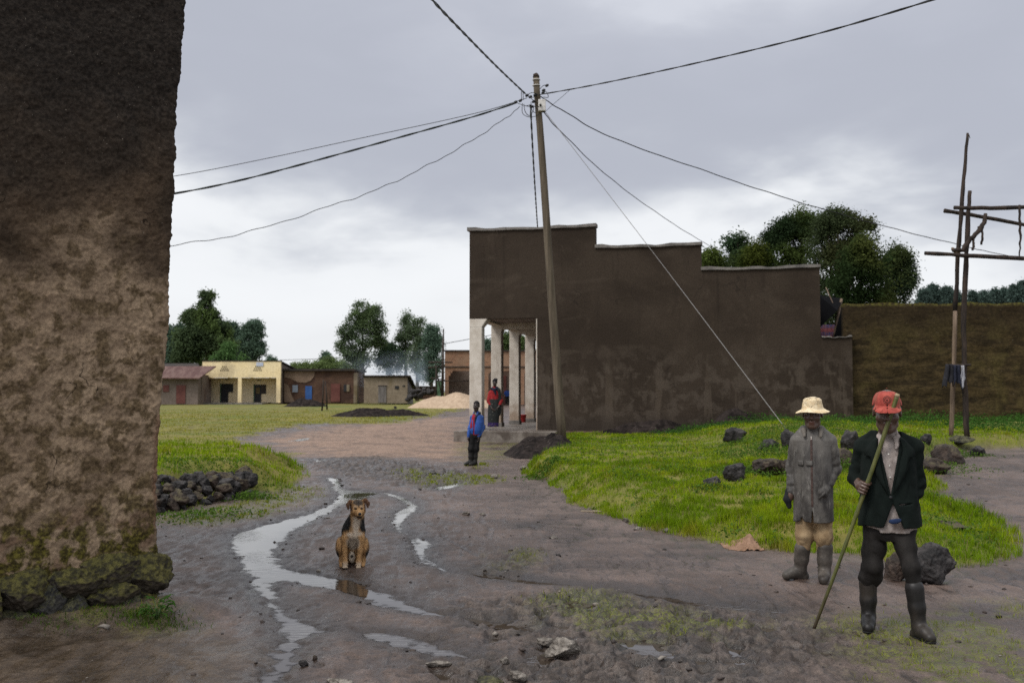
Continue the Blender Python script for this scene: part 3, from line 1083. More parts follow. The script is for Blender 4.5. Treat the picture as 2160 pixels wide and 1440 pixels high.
    # gravel and sand
    for nm, c1, c2, c3 in (('gravel', (0.009, 0.007, 0.0065), (0.034, 0.026, 0.023), (0.15, 0.13, 0.115)), ('sand', (0.36, 0.265, 0.185), (0.46, 0.35, 0.25), (0.52, 0.41, 0.31))):
        t = NT(nm + '_heap')
        v = t.coord('Object')
        n = t.noise(v, 3, 4, 0.7)
        vo = t.voronoi(v, 15 if nm == 'gravel' else 8)
        col = t.mix(t.ramp(n, 0.35, 0.65), c1, c2)
        col = t.mix(t.math('MULTIPLY', t.ramp(vo, 0.25, 0.12), t.ramp(t.noise(v, 6, 2), 0.55, 0.65)), col, c3)
        t.bump(vo, 0.8, 0.03)
        MAT[nm] = t.set(color=col, rough=0.9, spec=0.08)


make_build_mats()

# ================================================================== the big plaster building
GC = Vector((-1.545, 36.0, 0))
G1 = Vector((math.cos(R(12.5)), -math.sin(R(12.5)), 0))
G2 = Vector((math.sin(R(12.5)), math.cos(R(12.5)), 0))


def gab(px, py, w=0.0):
    """local (u, z) on the plane w metres behind the gable's face"""
    r = ray(px, py)
    o = Vector((0, 0, EYE)) - GC - G2 * w
    t = -o.dot(G2) / r.dot(G2)
    p = o + r * t
    return p.dot(G1), p.z


def build_plaster_house():
    root = empty('plaster_building', GC, 'large dark brown plastered building with stepped parapet and white veranda columns', 'building', rz=-R(12.5))
    u = lambda px, py=700: gab(px, py)[0]
    zz = lambda px, py: gab(px, py)[1]
    u0, uo1, uo2 = 0.0, u(1015), u(1133)
    us1, us2, ue, ur = u(1257), u(1481), u(1731), u(1797)
    zt1, zt2, zt3, zt4 = zz(1120, 484), zz(1370, 521), zz(1600, 568), zz(1760, 712)
    zo = zz(1075, 671)
    zp = 0.38
    T = 0.32
    # wall front with the stepped outline and the veranda's open end
    m = MB()
    poly = [(u0, zo), (uo2, zo), (uo2, -0.3), (ur, -0.3), (ur, zt4), (ue, zt4), (ue, zt3), (us2, zt3), (us2, zt2), (us1, zt2), (us1, zt1), (u0, zt1)]
    m.prism(poly, 0, T)
    m.build('gable_wall', MAT['plaster'], root)
    # side, inner and rear walls
    L = 13.6
    m = MB()
    m.box((uo2, T + .002, -0.3), (uo2 + 0.25, L, zo + .9))
    m.box((ue - 0.3, T + .002, -0.3), (ue - .003, L, zt3 - 1.0))
    m.box((uo2 + .252, L - .3, -0.3), (ue - .302, L, zt3 - 1.2))
    m.build('side_wall', MAT['plaster'], root)
    # street front above the columns
    m = MB()
    m.box((0.0, T + .002, zo + .25), (0.30, L, zt1 - 0.35))
    m.build('front_parapet', MAT['plaster'], root)
    m = MB()
    m.box((0.31, T + .01, zt2 - 1.2), (ue - .31, L - .31, zt2 - 1.1))
    m.build('roof', MAT['blackroof'], root)
    for (a, b, z) in ((u0 - .08, us1 + .03, zt1), (us1 - .02, us2 + .03, zt2), (us2 - .02, ue + .03, zt3), (ue + .031, ur + .0, zt4)):
        m = MB()
        n = 14
        h = 0.13 if z != zt4 else .07
        vs, fs = [], []
        for i in range(n + 1):
            x = a + (b - a) * i / n
            dz = 0.02 * math.sin(i * 1.3 + z) + (-0.05 * math.sin(math.pi * i / n))
            for (y, k) in ((-.07, 0), (T + .07, 0), (T + .07, h), (-.07, h + .012 * math.sin(i * 2.1))):
                vs.append((x, y, z + .003 + k + (dz if k else min(dz, 0) * .5 + .02)))
        for i in range(n):
            for k in range(4):
                fs.append((i * 4 + k, (i + 1) * 4 + k, (i + 1) * 4 + (k + 1) % 4, i * 4 + (k + 1) % 4))
        fs += [(3, 2, 1, 0), tuple(n * 4 + k for k in range(4))]
        m.add(vs, fs)
        m.build('parapet_cap', MAT['concrete'], root)
    # columns with a small haunch under the beam
    sp = 3.3
    for i in range(4):
        w0 = 0.0 + i * sp
        m = MB()
        cw = 0.47 if i == 0 else 0.42
        FL = 0.20 if i == 0 else 0.10
        m.box((0.0 + .002, w0 - (.004 if i == 0 else 0), zp - (0 if i else .02)), (cw, w0 + 0.42, zo - .30))
        # flare towards the beam
        m.add([(0.002, w0 - (.004 if i == 0 else 0), zo - .30), (cw, w0 - (.004 if i == 0 else 0), zo - .30), (cw, w0 + .42, zo - .30), (0.002, w0 + .42, zo - .30),
               (0.002, w0 - (.004 if i == 0 else 0), zo - .002), (cw + FL, w0 - (.004 if i == 0 else 0), zo - .002), (cw + FL, w0 + .42 + FL, zo - .002), (0.002, w0 + .42 + FL, zo - .002)],
              [(4, 5, 6, 7), (0, 1, 5, 4), (1, 2, 6, 5), (2, 3, 7, 6), (3, 0, 4, 7)])
        m.build('column', MAT['white'], root, bevel=.025)
        m = MB()
        m.box((-.03, w0 - .03, zp - .01), (cw + .03, w0 + .45, zp + .16))
        m.build('column_foot', MAT['concrete'], root, bevel=.02)
    m = MB()
    m.box((0.02, .44, zo - .02), (0.40, L - .5, zo + .24))
    for i in range(1, 5):
        m.box((0.402, i * sp + .02, zo - .18), (uo2 - .002, i * sp + .36, zo + .06))
    m.build('beam', MAT['white'], root)
    m = MB()
    m.box((0.402, T + .004, zo + .062), (uo2 - .004, L - .5, zo + .16))
    m.build('ceiling', MAT['ceiling'], root)
    # white painted reveal at the edge of the gable
    m = MB()
    m.box((uo2 - .035, -.006, zp), (uo2 - .001, T - .01, zo - .03))
    m.build('painted_edge', MAT['white'], root)
    m = MB()
    m.box((uo2 - .03, 3.0, zp + .02), (uo2 - .002, 3.95, zp + 2.1))
    m.build('door', MAT['reddoor'], root)
    m = MB()
    m.box((uo2 - .02, 5.6, zp + 1.0), (uo2 - .003, 6.7, zp + 2.0))
    m.build('window', MAT['dark'], root)
    m = MB()
    m.box((u(978) - .02, -1.25, -0.2), (uo2 + .9, L, zp))
    m.build('veranda_floor', mat_mottle('worn_cement', (0.15, 0.125, 0.105), (0.26, 0.225, 0.19), 1.6, 0.55, 18, c3=(.09, .07, .055), scale3=.9), root, bevel=.03)
    m = MB()
    m.box((uo2 + .01, -.05, -.3), (ur - .3, -.003, 0.36))
    m.build('plinth', mat_mottle('reddish_plinth', (0.10, 0.055, 0.045), (0.19, 0.125, 0.10), 2.5, 0.85, 18), root)
    return zp


VZ = build_plaster_house()


def lw(u, w, z):
    return GC + G1 * u + G2 * w + Vector((0, 0, z))


def build_brown_wall():
    # long rough mud wall running on from the plaster building
    a = at(1781, 640, 33.35)
    b = at(2700, 636, 32.6)
    n, nz = 150, 40
    ax, bx = Vector((a.x, a.y, 0)), Vector((b.x, b.y, 0))
    dirv = (bx - ax)
    L = dirv.length
    root = empty('mud_wall', (ax.x, ax.y, 0), 'tall brown mossy mud wall to the right of the plaster building', 'wall', rz=math.atan2(dirv.y, dirv.x))
    s = np.linspace(0, L, n)
    zt = a.z + (b.z - a.z) * s / L
    top = zt + 0.05 * perlin2(s * 1.1, 3.0 + 0 * s) + .02 * perlin2(s * 5, 1.0 + 0 * s)
    V, F = [], []
    rows = []
    th = 0.42
    for j in range(nz + 1):
        t = j / nz
        z = -0.2 + (top + 0.2) * t
        dis = 0.05 * perlin2(s * 1.5, z * 2.5) + 0.03 * perlin2(s * 5, z * 6 + 9)
        rows.append(np.stack([s + (0.12 * (1 - t)) * (s < .01) * -0, -dis * (1 - 0.3 * t), z], 1))
    front = np.stack(rows)                       # nz+1, n, 3
    back = front.copy()
    back[:, :, 1] = th + 0.02
    P = np.concatenate([front, back[::-1]], 0)
    nr = P.shape[0]
    idx = np.arange(nr * n).reshape(nr, n)
    F = np.stack([idx[:-1, :-1].ravel(), idx[:-1, 1:].ravel(), idx[1:, 1:].ravel(), idx[1:, :-1].ravel()], 1)
    ends = []
    for c in (0, n - 1):
        for j in range(nz):
            ends.append((idx[j, c], idx[j + 1, c], idx[nr - 2 - j, c], idx[nr - 1 - j, c]))
    mesh_np('masonry', P.reshape(-1, 3), np.concatenate([F, np.array(ends)], 0), MAT['mudwall'], root, smooth=True)

    # black sheet roof and a striped cloth in the gap
    t = empty('tarpaulin_shelter', at(1755, 700, 36.5), 'black sheet stretched over the gap between plaster building and mud wall', 'canopy')
    o = t.location
    P_ = lambda px, py, d: at(px, py, d) - o
    m = MB()
    q = [P_(1726, 622, 37.2), P_(1779, 631, 36.4), P_(1766, 655, 35.8), P_(1726, 694, 36.6)]
    m.add(q + [p + Vector((0, .03, .02)) for p in q], [(0, 3, 2, 1), (4, 5, 6, 7), (0, 1, 5, 4), (1, 2, 6, 5), (2, 3, 7, 6), (3, 0, 4, 7)])
    m.build('sheet', MAT['tarp'], t)
    m = MB()
    m.tube([P_(1742, 606, 36.5), P_(1768, 664, 36.3)], .018, 6)
    m.tube([P_(1775, 630, 36.3), P_(1757, 720, 36.3)], .05, 8)
    m.build('pole', MAT['palebark'], t)
    m = MB()
    q = [P_(1783, 640, 35.2), P_(1776, 645, 35.3), P_(1757, 722, 35.4), P_(1790, 722, 35.2)]
    m.add(q + [p + Vector((0, .03, 0)) for p in q], [(0, 1, 2, 3), (7, 6, 5, 4), (0, 4, 5, 1), (1, 5, 6, 2), (2, 6, 7, 3), (3, 7, 4, 0)])
    m.build('shadow_sheet', MAT['tarp'], t)  # black sheet added to stand for the shadow in the gap
    t = NT('striped_cloth')
    z = t.sep(t.coord('Object'))[2]
    st = t.ramp(t.math('FRACT', t.math('MULTIPLY', z, 3.6)), 0.45, 0.55)
    nn = t.noise(t.coord('Object', (6, 1, 6)), 3, 3)
    MATc = t.set(color=t.mix(st, (0.16, 0.035, 0.04), t.mix(t.ramp(nn, .45, .55), (0.03, 0.03, 0.10), (0.12, 0.04, 0.05))), rough=0.8)
    p = at(1742, 700, 37.5)
    m = MB()
    nn = 14
    vs = []
    for i in range(nn + 1):
        x = -0.5 + 1.0 * i / nn
        y = 0.05 * math.sin(i * 1.7)
        vs += [(x, y, 0.28), (x, y + .03, 0.28), (x, y + .03, -1.2), (x, y, -1.2)]
    fs = []
    for i in range(nn):
        for k in range(4):
            fs.append((i * 4 + k, (i + 1) * 4 + k, (i + 1) * 4 + (k + 1) % 4, i * 4 + (k + 1) % 4))
    m.add(vs, fs, True)
    c = m.build('cloth', MATc)
    c.location = p
    tag(c, 'red and blue striped cloth hanging in the gap under the black sheet', 'cloth')


build_brown_wall()


def heap(name, c, rx, ry, h, mat, label, cat, group=None, seed=0.0, rough=0.05, n=150, k=70, pw=1.3):
    """a loose heap lying on the ground"""
    th = np.linspace(0, 2 * math.pi, n, endpoint=False)
    rr = np.linspace(0, 1, k)
    RR, TH = np.meshgrid(rr, th, indexing='ij')
    edge = 1 + 0.18 * perlin2(np.cos(TH) * 1.7 + seed, np.sin(TH) * 1.7)
    x, y = c[0] + RR * rx * edge * np.cos(TH), c[1] + RR * ry * edge * np.sin(TH)
    z = height(x.ravel(), y.ravel()).reshape(x.shape)
    prof = (1 - RR ** 2) ** pw
    s = 1.0 / max(rx, 1e-3)
    z = z - 0.03 + prof * h * (1 + 0.25 * perlin2(x * 2.2 * s + seed, y * 2.2 * s)) + rough * (1 - RR ** 3) * (perlin2(x * 3.3 + seed, y * 3.3) + 0.8 * perlin2(x * 9, y * 9 + seed) + 0.6 * perlin2(x * 23, y * 23 + seed))
    idx = np.arange(k * n).reshape(k, n)
    F = np.stack([idx[:-1].ravel(), idx[1:].ravel(), np.roll(idx, -1, 1)[1:].ravel(), np.roll(idx, -1, 1)[:-1].ravel()], 1)
    V = np.stack([x - c[0], y - c[1], z], 2).reshape(-1, 3)
    o = mesh_np(name, V, F, MAT[mat], smooth=True)
    o.location = (c[0], c[1], 0)
    tag(o, label, cat, group)
    return o


# ================================================================== the far side of the field
class House:
    """pieces placed on fronts d metres away; every piece is a real block with its own depth"""

    def __init__(self, name, px, py, d, label, cat='house', group=None):
        self.o = at(px, py, d)
        self.root = empty(name, self.o, label, cat, group)

    def P(self, px, py, d):
        return at(px, py, d) - self.o

    def blk(self, m, x0, y0, x1, y1, d0, d1, dref=None):
        a, b = at(x0, y0, dref or d0), at(x1, y1, dref or d0)
        m.box((a.x - self.o.x, d0 - self.o.y, b.z - self.o.z), (b.x - self.o.x, d1 - self.o.y, a.z - self.o.z))

    def part(self, name, mat, *blks, bevel=0.0):
        m = MB()
        for b in blks:
            self.blk(m, *b)
        return m.build(name, MAT[mat], self.root, bevel)


def build_village():
    # yellow shop
    h = House('shop_house', 510, 850, 100, 'cream yellow shop house with two dark doorways and a painted parapet')
    h.part('parapet', 'cream', (427, 762, 592, 796, 100, 100.3))
    h.part('parapet_cap', 'blackroof', (426, 760, 593, 761.8, 99.95, 100.4))
    for a, b in ((427, 434), (502, 509), (583, 591)):
        h.part('column', 'cream', (a, 796.2, b, 849, 100, 100.35))
    h.part('veranda_wall', 'cream2', (434, 796.5, 599, 849, 102.2, 102.5))
    h.part('veranda_ceiling', 'cream2', (428, 797, 590, 798.2, 100.31, 102.19))
    w = h.part('end_wall', 'dark', (427.5, 799, 429, 848, 100.36, 102.19, 100))
    m = MB()
    q = [h.P(592, 763, 100.31), h.P(592, 850, 100.31)]
    x = q[0].x
    top = [(100.31, 763), (105.5, 783)]
    za, zb = at(592, 764, 100).z - h.o.z, at(592, 776, 100).z - h.o.z
    zc = q[1].z - .2
    m.add([(x - .25, .31, zc), (x - .25, 6.5, zc), (x - .25, 6.5, zb), (x - .25, .31, za), (x, .31, zc), (x, 6.5, zc), (x, 6.5, zb), (x, .31, za)],
          [(0, 1, 2, 3), (7, 6, 5, 4), (0, 4, 5, 1), (1, 5, 6, 2), (2, 6, 7, 3), (3, 7, 4, 0)])
    m.build('side_wall', MAT['greywall'], h.root)
    m = MB()
    xl = h.P(427, 763, 100).x
    m.add([(xl, .31, za - .25), (x + .2, .31, za + .02), (x + .2, 6.8, zb + .02), (xl, 6.8, zb - .2), (xl, .31, za - .19), (x + .2, .31, za + .1), (x + .2, 6.8, zb + .1), (xl, 6.8, zb - .12)],
          [(3, 2, 1, 0), (4, 5, 6, 7), (0, 1, 5, 4), (1, 2, 6, 5), (2, 3, 7, 6), (3, 0, 4, 7)])
    m.build('roof', MAT['blackroof'], h.root)
    h.part('veranda_floor', 'concrete', (405, 849, 560, 853.5, 98.6, 102.3, 100))
    h.part('door', 'dark', (466, 809, 481, 848, 102.12, 102.19))
    h.part('door', 'dark', (536.5, 811, 550.5, 848, 102.12, 102.19))
    h.part('window', 'dark', (481.3, 809, 491.5, 827, 102.13, 102.19))
    h.part('window', 'blackroof', (550.8, 811, 561, 830.5, 102.13, 102.19))
    h.part('notice', 'hutwall', (540, 817, 548, 830, 102.08, 102.115))
    h.part('jamb', 'greennet', (464.5, 808, 465.8, 848, 102.1, 102.19))
    h.part('jamb', 'greennet', (535, 810, 536.3, 848, 102.1, 102.19))
    h.part('plaque', 'plaque', (540.5, 764, 555, 772, 99.93, 99.995))
    for cx in (473, 543):
        k = 0
        for r, (y, n) in enumerate(((772.5, 3), (776.6, 4), (780.7, 5))):
            for i in range(n):
                xx = cx + (i - (n - 1) / 2) * 3.9
                h.part('vent_hole', 'blackroof', (xx - 1.2, y - 0.9, xx + 1.2, y + 0.9, 99.97, 99.998))
    h.part('vent_slot', 'blackroof', (475, 799.3, 483, 800.8, 102.15, 102.195))
    h.part('vent_slot', 'blackroof', (542, 800.5, 551, 802, 102.15, 102.195))

    # low brown adobe house with the blue door
    h = House('adobe_house', 672, 848, 101.5, 'low brown adobe house with a blue door and peeling plaster')
    h.part('wall', 'adobe', (599, 782, 746, 850, 101.5, 109))
    h.part('roof', 'blackroof', (595, 777.5, 748, 781.8, 101.1, 109.5))
    h.part('corner_pier', 'hutwall', (746.2, 786, 753, 850, 101.45, 102.3))
    h.part('door', 'bluedoor', (644, 814, 657.5, 848, 101.42, 101.497))
    h.part('door', 'reddoor', (698, 809, 717, 847, 101.42, 101.497))
    w = h.part('window', 'glass', (617, 812, 628, 827, 101.4, 101.497))
    w = h.part('window', 'dark', (725, 811, 731, 825.5, 101.4, 101.497))
    h.part('shutter', 'hutwall', (731.2, 811, 737, 825.5, 101.38, 101.497))
    m = MB()
    pts = [(600, 783), (664, 783), (663, 793), (656, 802), (645, 807), (628, 806), (616, 800), (608, 797), (600, 796)]
    P = [h.P(a, b, 101.45) for a, b in pts]
    m.prism([(p.x, p.z) for p in P][::-1], 101.44 - h.o.y, 101.496 - h.o.y)
    m.build('plaster_patch', MAT['patch'], h.root)
    m = MB()
    pts = [(599.5, 808), (608, 812), (614, 830), (622, 848), (599.5, 848)]
    P = [h.P(a, b, 101.45) for a, b in pts]
    m.prism([(p.x, p.z) for p in P][::-1], 101.44 - h.o.y, 101.496 - h.o.y)
    m.build('plaster_patch', MAT['patch'], h.root)

    # small hut with grey plank door
    h = House('hut', 812, 848, 98, 'small tan plastered hut with a weathered grey plank door')
    h.part('wall', 'hutwall', (768, 796, 859, 850, 98, 98.4))
    m = MB()
    x = h.P(859, 796, 98).x
    za, zb, zc = h.P(859, 795, 98).z, h.P(859, 821, 98).z, h.P(859, 852, 98).z
    m.add([(x - .2, .41, zc), (x - .2, 6, zc), (x - .2, 6, zb), (x - .2, .41, za), (x, .41, zc), (x, 6, zc), (x, 6, zb), (x, .41, za)],
          [(0, 1, 2, 3), (7, 6, 5, 4), (0, 4, 5, 1), (1, 5, 6, 2), (2, 6, 7, 3), (3, 7, 4, 0)])
    m.build('plank_wall', MAT['oldwood'], h.root)
    m = MB()
    xl = h.P(766, 796, 98).x
    xr = x + .35
    m.add([(xl, -.3, za + .05), (xr, -.3, za + .05), (xr, 6.3, zb), (xl, 6.3, zb), (xl, -.3, za + .17), (xr, -.3, za + .17), (xr, 6.3, zb + .12), (xl, 6.3, zb + .12)],
          [(3, 2, 1, 0), (4, 5, 6, 7), (0, 1, 5, 4), (1, 2, 6, 5), (2, 3, 7, 6), (3, 0, 4, 7)])
    m.build('roof', MAT['blackroof'], h.root)
    h.part('door', 'oldwood', (798, 814.5, 814.5, 849, 97.92, 97.997))
    h.part('lintel', 'blackroof', (797, 812.5, 816, 814.2, 97.9, 97.997))
    h.part('window', 'dark', (833, 813.5, 841, 820, 97.94, 97.997))
    h.part('window', 'dark', (849, 812.5, 854, 815, 97.94, 97.997))

    # red roofed hut at the left edge
    h = House('red_roof_hut', 380, 852, 97, 'grey hut with rusty red sheet roof beside the cream shop house')
    h.part('wall', 'greywall', (300, 797, 417, 853, 97, 101))
    h.part('door', 'reddoor', (372, 812, 390.5, 851, 96.93, 96.997))
    h.part('window', 'reddoor', (344, 812, 356, 826, 96.93, 96.997))
    m = MB()
    a, b = h.P(296, 798, 96.2), h.P(420, 799, 96.2)
    c, dd = h.P(420, 774, 98.6), h.P(296, 774, 98.6)
    c.x = b.x + .9
    q = [a, b, c, dd]
    m.add(q + [p + Vector((0, 0, .1)) for p in q], [(3, 2, 1, 0), (4, 5, 6, 7), (0, 1, 5, 4), (1, 2, 6, 5), (2, 3, 7, 6), (3, 0, 4, 7)])
    m.build('roof', MAT['redroof'], h.root)
    h.part('end_wall', 'greywall', (417.2, 790, 425.5, 853, 98, 101))
    h = House('dark_house', 390, 800, 106, 'dark roofed old house behind the red roofed hut')
    h.part('wall', 'adobe', (300, 783, 426, 850, 106, 110))
    m = MB()
    a, b, c, dd = h.P(296, 785, 105.6), h.P(426, 785, 105.6), h.P(418, 768, 108.5), h.P(296, 768, 108.5)
    q = [a, b, c, dd]
    m.add(q + [p + Vector((0, 0, .1)) for p in q], [(3, 2, 1, 0), (4, 5, 6, 7), (0, 1, 5, 4), (1, 2, 6, 5), (2, 3, 7, 6), (3, 0, 4, 7)])
    m.build('roof', MAT['blackroof'], h.root)

    # unfinished brick building seen between the columns
    h = House('brick_building', 1030, 850, 93, 'unfinished two tone orange brick building behind the veranda columns', 'building')
    h.part('upper_wall', 'brick', (938.5, 741, 1300, 782, 93, 93.5))
    h.part('parapet_cap', 'blackroof', (937, 738, 1301, 740.8, 92.85, 93.7))
    h.part('lintel', 'blackroof', (938, 772.5, 1300, 774.5, 92.9, 92.998))
    h.part('recess_wall', 'greywall', (938.5, 782, 1300, 855, 95.4, 95.8))
    h.part('end_wall', 'brick', (938.5, 741, 941, 853, 93.51, 95.39, 93), (938.5, 782.1, 946, 853, 93, 93.5))
    for a, b in ((1021, 1030), (1097, 1106), (1170, 1179)):
        h.part('pier', 'brick', (a, 788, b, 853, 93, 93.5), (a - 3, 785, b + 3, 787.8, 93, 93.5), (a - 6, 782.2, b + 6, 784.8, 93, 93.5))
    h.part('door', 'reddoor', (1013, 800, 1020, 852, 95.3, 95.397))
    h.part('door', 'reddoor', (1060, 792, 1068, 852, 95.3, 95.397))
    h.part('rail', 'blackroof', (945, 802, 1012, 804.5, 94.2, 94.3))
    h.part('corbel', 'brick', (946.2, 782.1, 950, 792, 93, 93.5), (950.2, 782.1, 954, 786, 93, 93.5))

    # thin pole scaffold leaning at its corner
    o = at(928, 850, 91.5)
    t = empty('builders_scaffold', o, 'thin stick scaffold standing at the left corner of the brick building', 'scaffold')
    for nm, (x0, y0, d0), (x1, y1, d1), r in (('upright', (934.5, 850, 91.5), (935.5, 694, 91.5), .10), ('upright', (931, 850, 92.2), (934, 715, 92), .07),
                                             ('upright', (920, 845, 91.3), (920, 770, 91.3), .10), ('crossbar', (904, 764, 91.4), (955, 764, 91.6), .10),
                                             ('crossbar', (903, 775.5, 91.2), (938, 773, 91.6), .09), ('crossbar', (909, 797, 91.2), (938, 801, 91.6), .08),
                                             ('crossbar', (918, 803, 91.5), (988, 803, 91.9), .07), ('crossbar', (931, 830, 91.2), (918, 768, 91.4), .06)):
        m = MB()
        m.tube([at(x0, y0, d0) - o, at(x1, y1, d1) - o], [r, r * .6], 6)
        m.build(nm, MAT['darkbark'], t)
    m = MB()
    h2 = [at(921, 803, 92.4) - o, at(934, 803, 92.4) - o, at(934, 846, 92.4) - o, at(921, 846, 92.4) - o]
    m.add(h2 + [p + Vector((0, .05, 0)) for p in h2], [(0, 3, 2, 1), (4, 5, 6, 7), (0, 1, 5, 4), (1, 2, 6, 5), (2, 3, 7, 6), (3, 0, 4, 7)])
    m.build('green_sheet', MAT['greennet'], t)

    # dark lean-to behind the rubble
    h = House('lean_to_shed', 900, 836, 99, 'low dark shed behind the rubble beside the small hut', 'shed')
    h.part('wall', 'adobe', (884, 817, 917, 842, 99, 101))
    h.part('roof', 'blackroof', (882, 814, 919, 817, 98.6, 101.3))

    # heaps
    heap('sand_heap', (at(955, 850, 84).x, 85.5), 3.7, 3.2, 1.25, 'sand', 'big pale pinkish sand heap in front of the brick building', 'sand heap', seed=2, rough=.04, pw=1.05)
    p = ground_hit(775, 879)
    heap('gravel_heap', (p.x, p.y + 1.6), 2.6, 1.9, .50, 'gravel', 'dark gravel heap lying nearer on the green field', 'gravel heap', 'dark gravel heaps', 3.3)
    heap('gravel_heap', (p.x + 1.5, p.y + 2.4), 2.2, 1.4, .36, 'gravel', 'low dark gravel spread tailing off rightwards on the green field', 'gravel heap', 'dark gravel heaps', 5.3)
    p = ground_hit(690, 852)
    heap('gravel_heap', (p.x, 90), 1.9, 1.6, .72, 'gravel', 'dark grey gravel heap before the low adobe house', 'gravel heap', 'dark gravel heaps', 7.7)
    # beside the plaster building
    heap('gravel_heap', (0.72, 27.9), 1.05, 2.7, .46, 'gravel', 'dark wet gravel heap at the foot of the utility pole', 'gravel heap', 'dark gravel heaps', 1.2, .04)
    a = gab(1370, 900)[0]
    c = lw(a, -.85, 0)
    heap('gravel_heap', (c.x, c.y), 1.75, .8, .50, 'gravel', 'long dark gravel heap banked against the middle of the plaster wall', 'gravel heap', 'dark gravel heaps', 9.1, .03)
    c = lw(gab(1550, 900)[0], -.9, 0)
    heap('gravel_heap', (c.x, c.y), .95, .8, .48, 'gravel', 'small gravel heap against the plaster wall behind a grey boulder', 'gravel heap', 'dark gravel heaps', 4.4, .03)

    # two posts in the field
    g = 'thin posts in the field'
    for (x0, y0, x1, y1, lab) in ((679, 866, 682, 800, 'thin wooden post in the field, left of a close pair'), (690, 864, 686, 803, 'thin wooden post in the field, right of a close pair')):
        p = ground_hit(x0, y0)
        q = at(x1, y1, p.y)
        m = MB()
        m.tube([Vector((0, 0, -.1)), (q - p) * .5 + Vector((.03, 0, 0)), q - p], [.07, .06, .05], 7)
        o = m.build('field_post', MAT['darkbark'])
        o.location = p
        tag(o, lab, 'post', g)


build_village()
# ================================================================== stones
import bmesh as _bm
_ICO = {}


def ico(sub):
    if sub not in _ICO:
        b = _bm.new()
        _bm.ops.create_icosphere(b, subdivisions=sub, radius=1.0)
        b.verts.ensure_lookup_table()
        V = np.array([v.co[:] for v in b.verts], np.float32)
        F = np.array([[v.index for v in f.verts] for f in b.faces], np.int32)
        b.free()
        _ICO[sub] = (V, F)
    return _ICO[sub]


def rock_mesh(size, seed, sub=4, cuts=16, rough=0.16, pit=0.05, lo=0.50):
    V, F = ico(sub)
    V = V.copy()
    g = np.random.default_rng(int(seed * 977) % 99991)
    for k in range(cuts):
        n = g.normal(size=3)
        n /= np.linalg.norm(n)
        c = g.uniform(lo, 0.92)
        d = np.clip(V @ n - c, 0, None)
        V -= d[:, None] * n * 0.93
    P = (V[:, 0], V[:, 1], V[:, 2])
    r = 1 + rough * fbm3(P, 1.8, 4, seed) + rough * 0.9 * (0.35 - np.abs(fbm3(P, 2.6, 3, seed + 8))) + pit * fbm3(P, 9.0, 2, seed + 3)
    V = V * r[:, None] * np.asarray(size, np.float32)[None, :]
    return V, F


def rock(name, loc, size, seed, mat, label=None, cat='stone', group=None, parent=None, rz=0.0, sink=0.25, sub=4, **k):
    V, F = rock_mesh(size, seed, sub, **k)
    c, s = math.cos(rz), math.sin(rz)
    V = np.stack([V[:, 0] * c - V[:, 1] * s, V[:, 0] * s + V[:, 1] * c, V[:, 2]], 1)
    o = mesh_np(name, V, F, MAT[mat], parent, smooth=True)
    o.location = (loc[0], loc[1], loc[2] + size[2] * (1 - 2 * sink))
    if label:
        tag(o, label, cat, group)
    return o


def make_rock_mats():
    def rk(name, c1, c2, c3, moss=0.0, mossc=(0.10, 0.095, 0.012), sc=5.0):
        t = NT(name)
        v = t.coord('Object')
        n1 = t.noise(v, sc, 5, 0.65, 0.3)
        n2 = t.noise(v, sc * 5, 4, 0.7)
        vo = t.voronoi(v, sc * 6)
        geo = t.n.new('ShaderNodeNewGeometry')
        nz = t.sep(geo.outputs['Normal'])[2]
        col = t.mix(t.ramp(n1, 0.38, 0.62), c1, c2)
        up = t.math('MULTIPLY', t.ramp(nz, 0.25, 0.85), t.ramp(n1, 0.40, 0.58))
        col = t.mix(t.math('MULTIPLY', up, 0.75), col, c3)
        if moss:
            mm = t.math('MULTIPLY', t.ramp(t.math('ADD', nz, t.math('MULTIPLY', n1, 1.4)), 0.55, 1.05), moss)
            mcol = t.mix(t.ramp(n2, 0.4, 0.6), tuple(x * .35 for x in mossc), mossc)
            col = t.mix(mm, col, mcol)
        col = t.mix(0.5, col, t.mix(t.ramp(n2, 0.32, 0.62), (0.25, 0.25, 0.25), (1.15, 1.15, 1.15)), 'MULTIPLY')
        t.bump(t.math('ADD', n2, t.math('MULTIPLY', vo, 0.7)), 0.8, 0.02)
        MAT[name] = t.set(color=col, rough=0.75, spec=0.3)
    rk('lava', (0.014, 0.013, 0.013), (0.036, 0.031, 0.030), (0.075, 0.068, 0.065))
    rk('brownstone', (0.030, 0.022, 0.018), (0.075, 0.052, 0.040), (0.085, 0.075, 0.035))
    rk('palestone', (0.10, 0.085, 0.070), (0.20, 0.175, 0.15), (0.30, 0.27, 0.235), sc=7)
    rk('mossstone', (0.028, 0.023, 0.018), (0.062, 0.048, 0.033), (0.08, 0.06, 0.03), moss=0.75, mossc=(0.092, 0.084, 0.014))
    rk('greystone', (0.030, 0.030, 0.031), (0.085, 0.080, 0.076), (0.10, 0.09, 0.07), moss=0.45)


make_rock_mats()


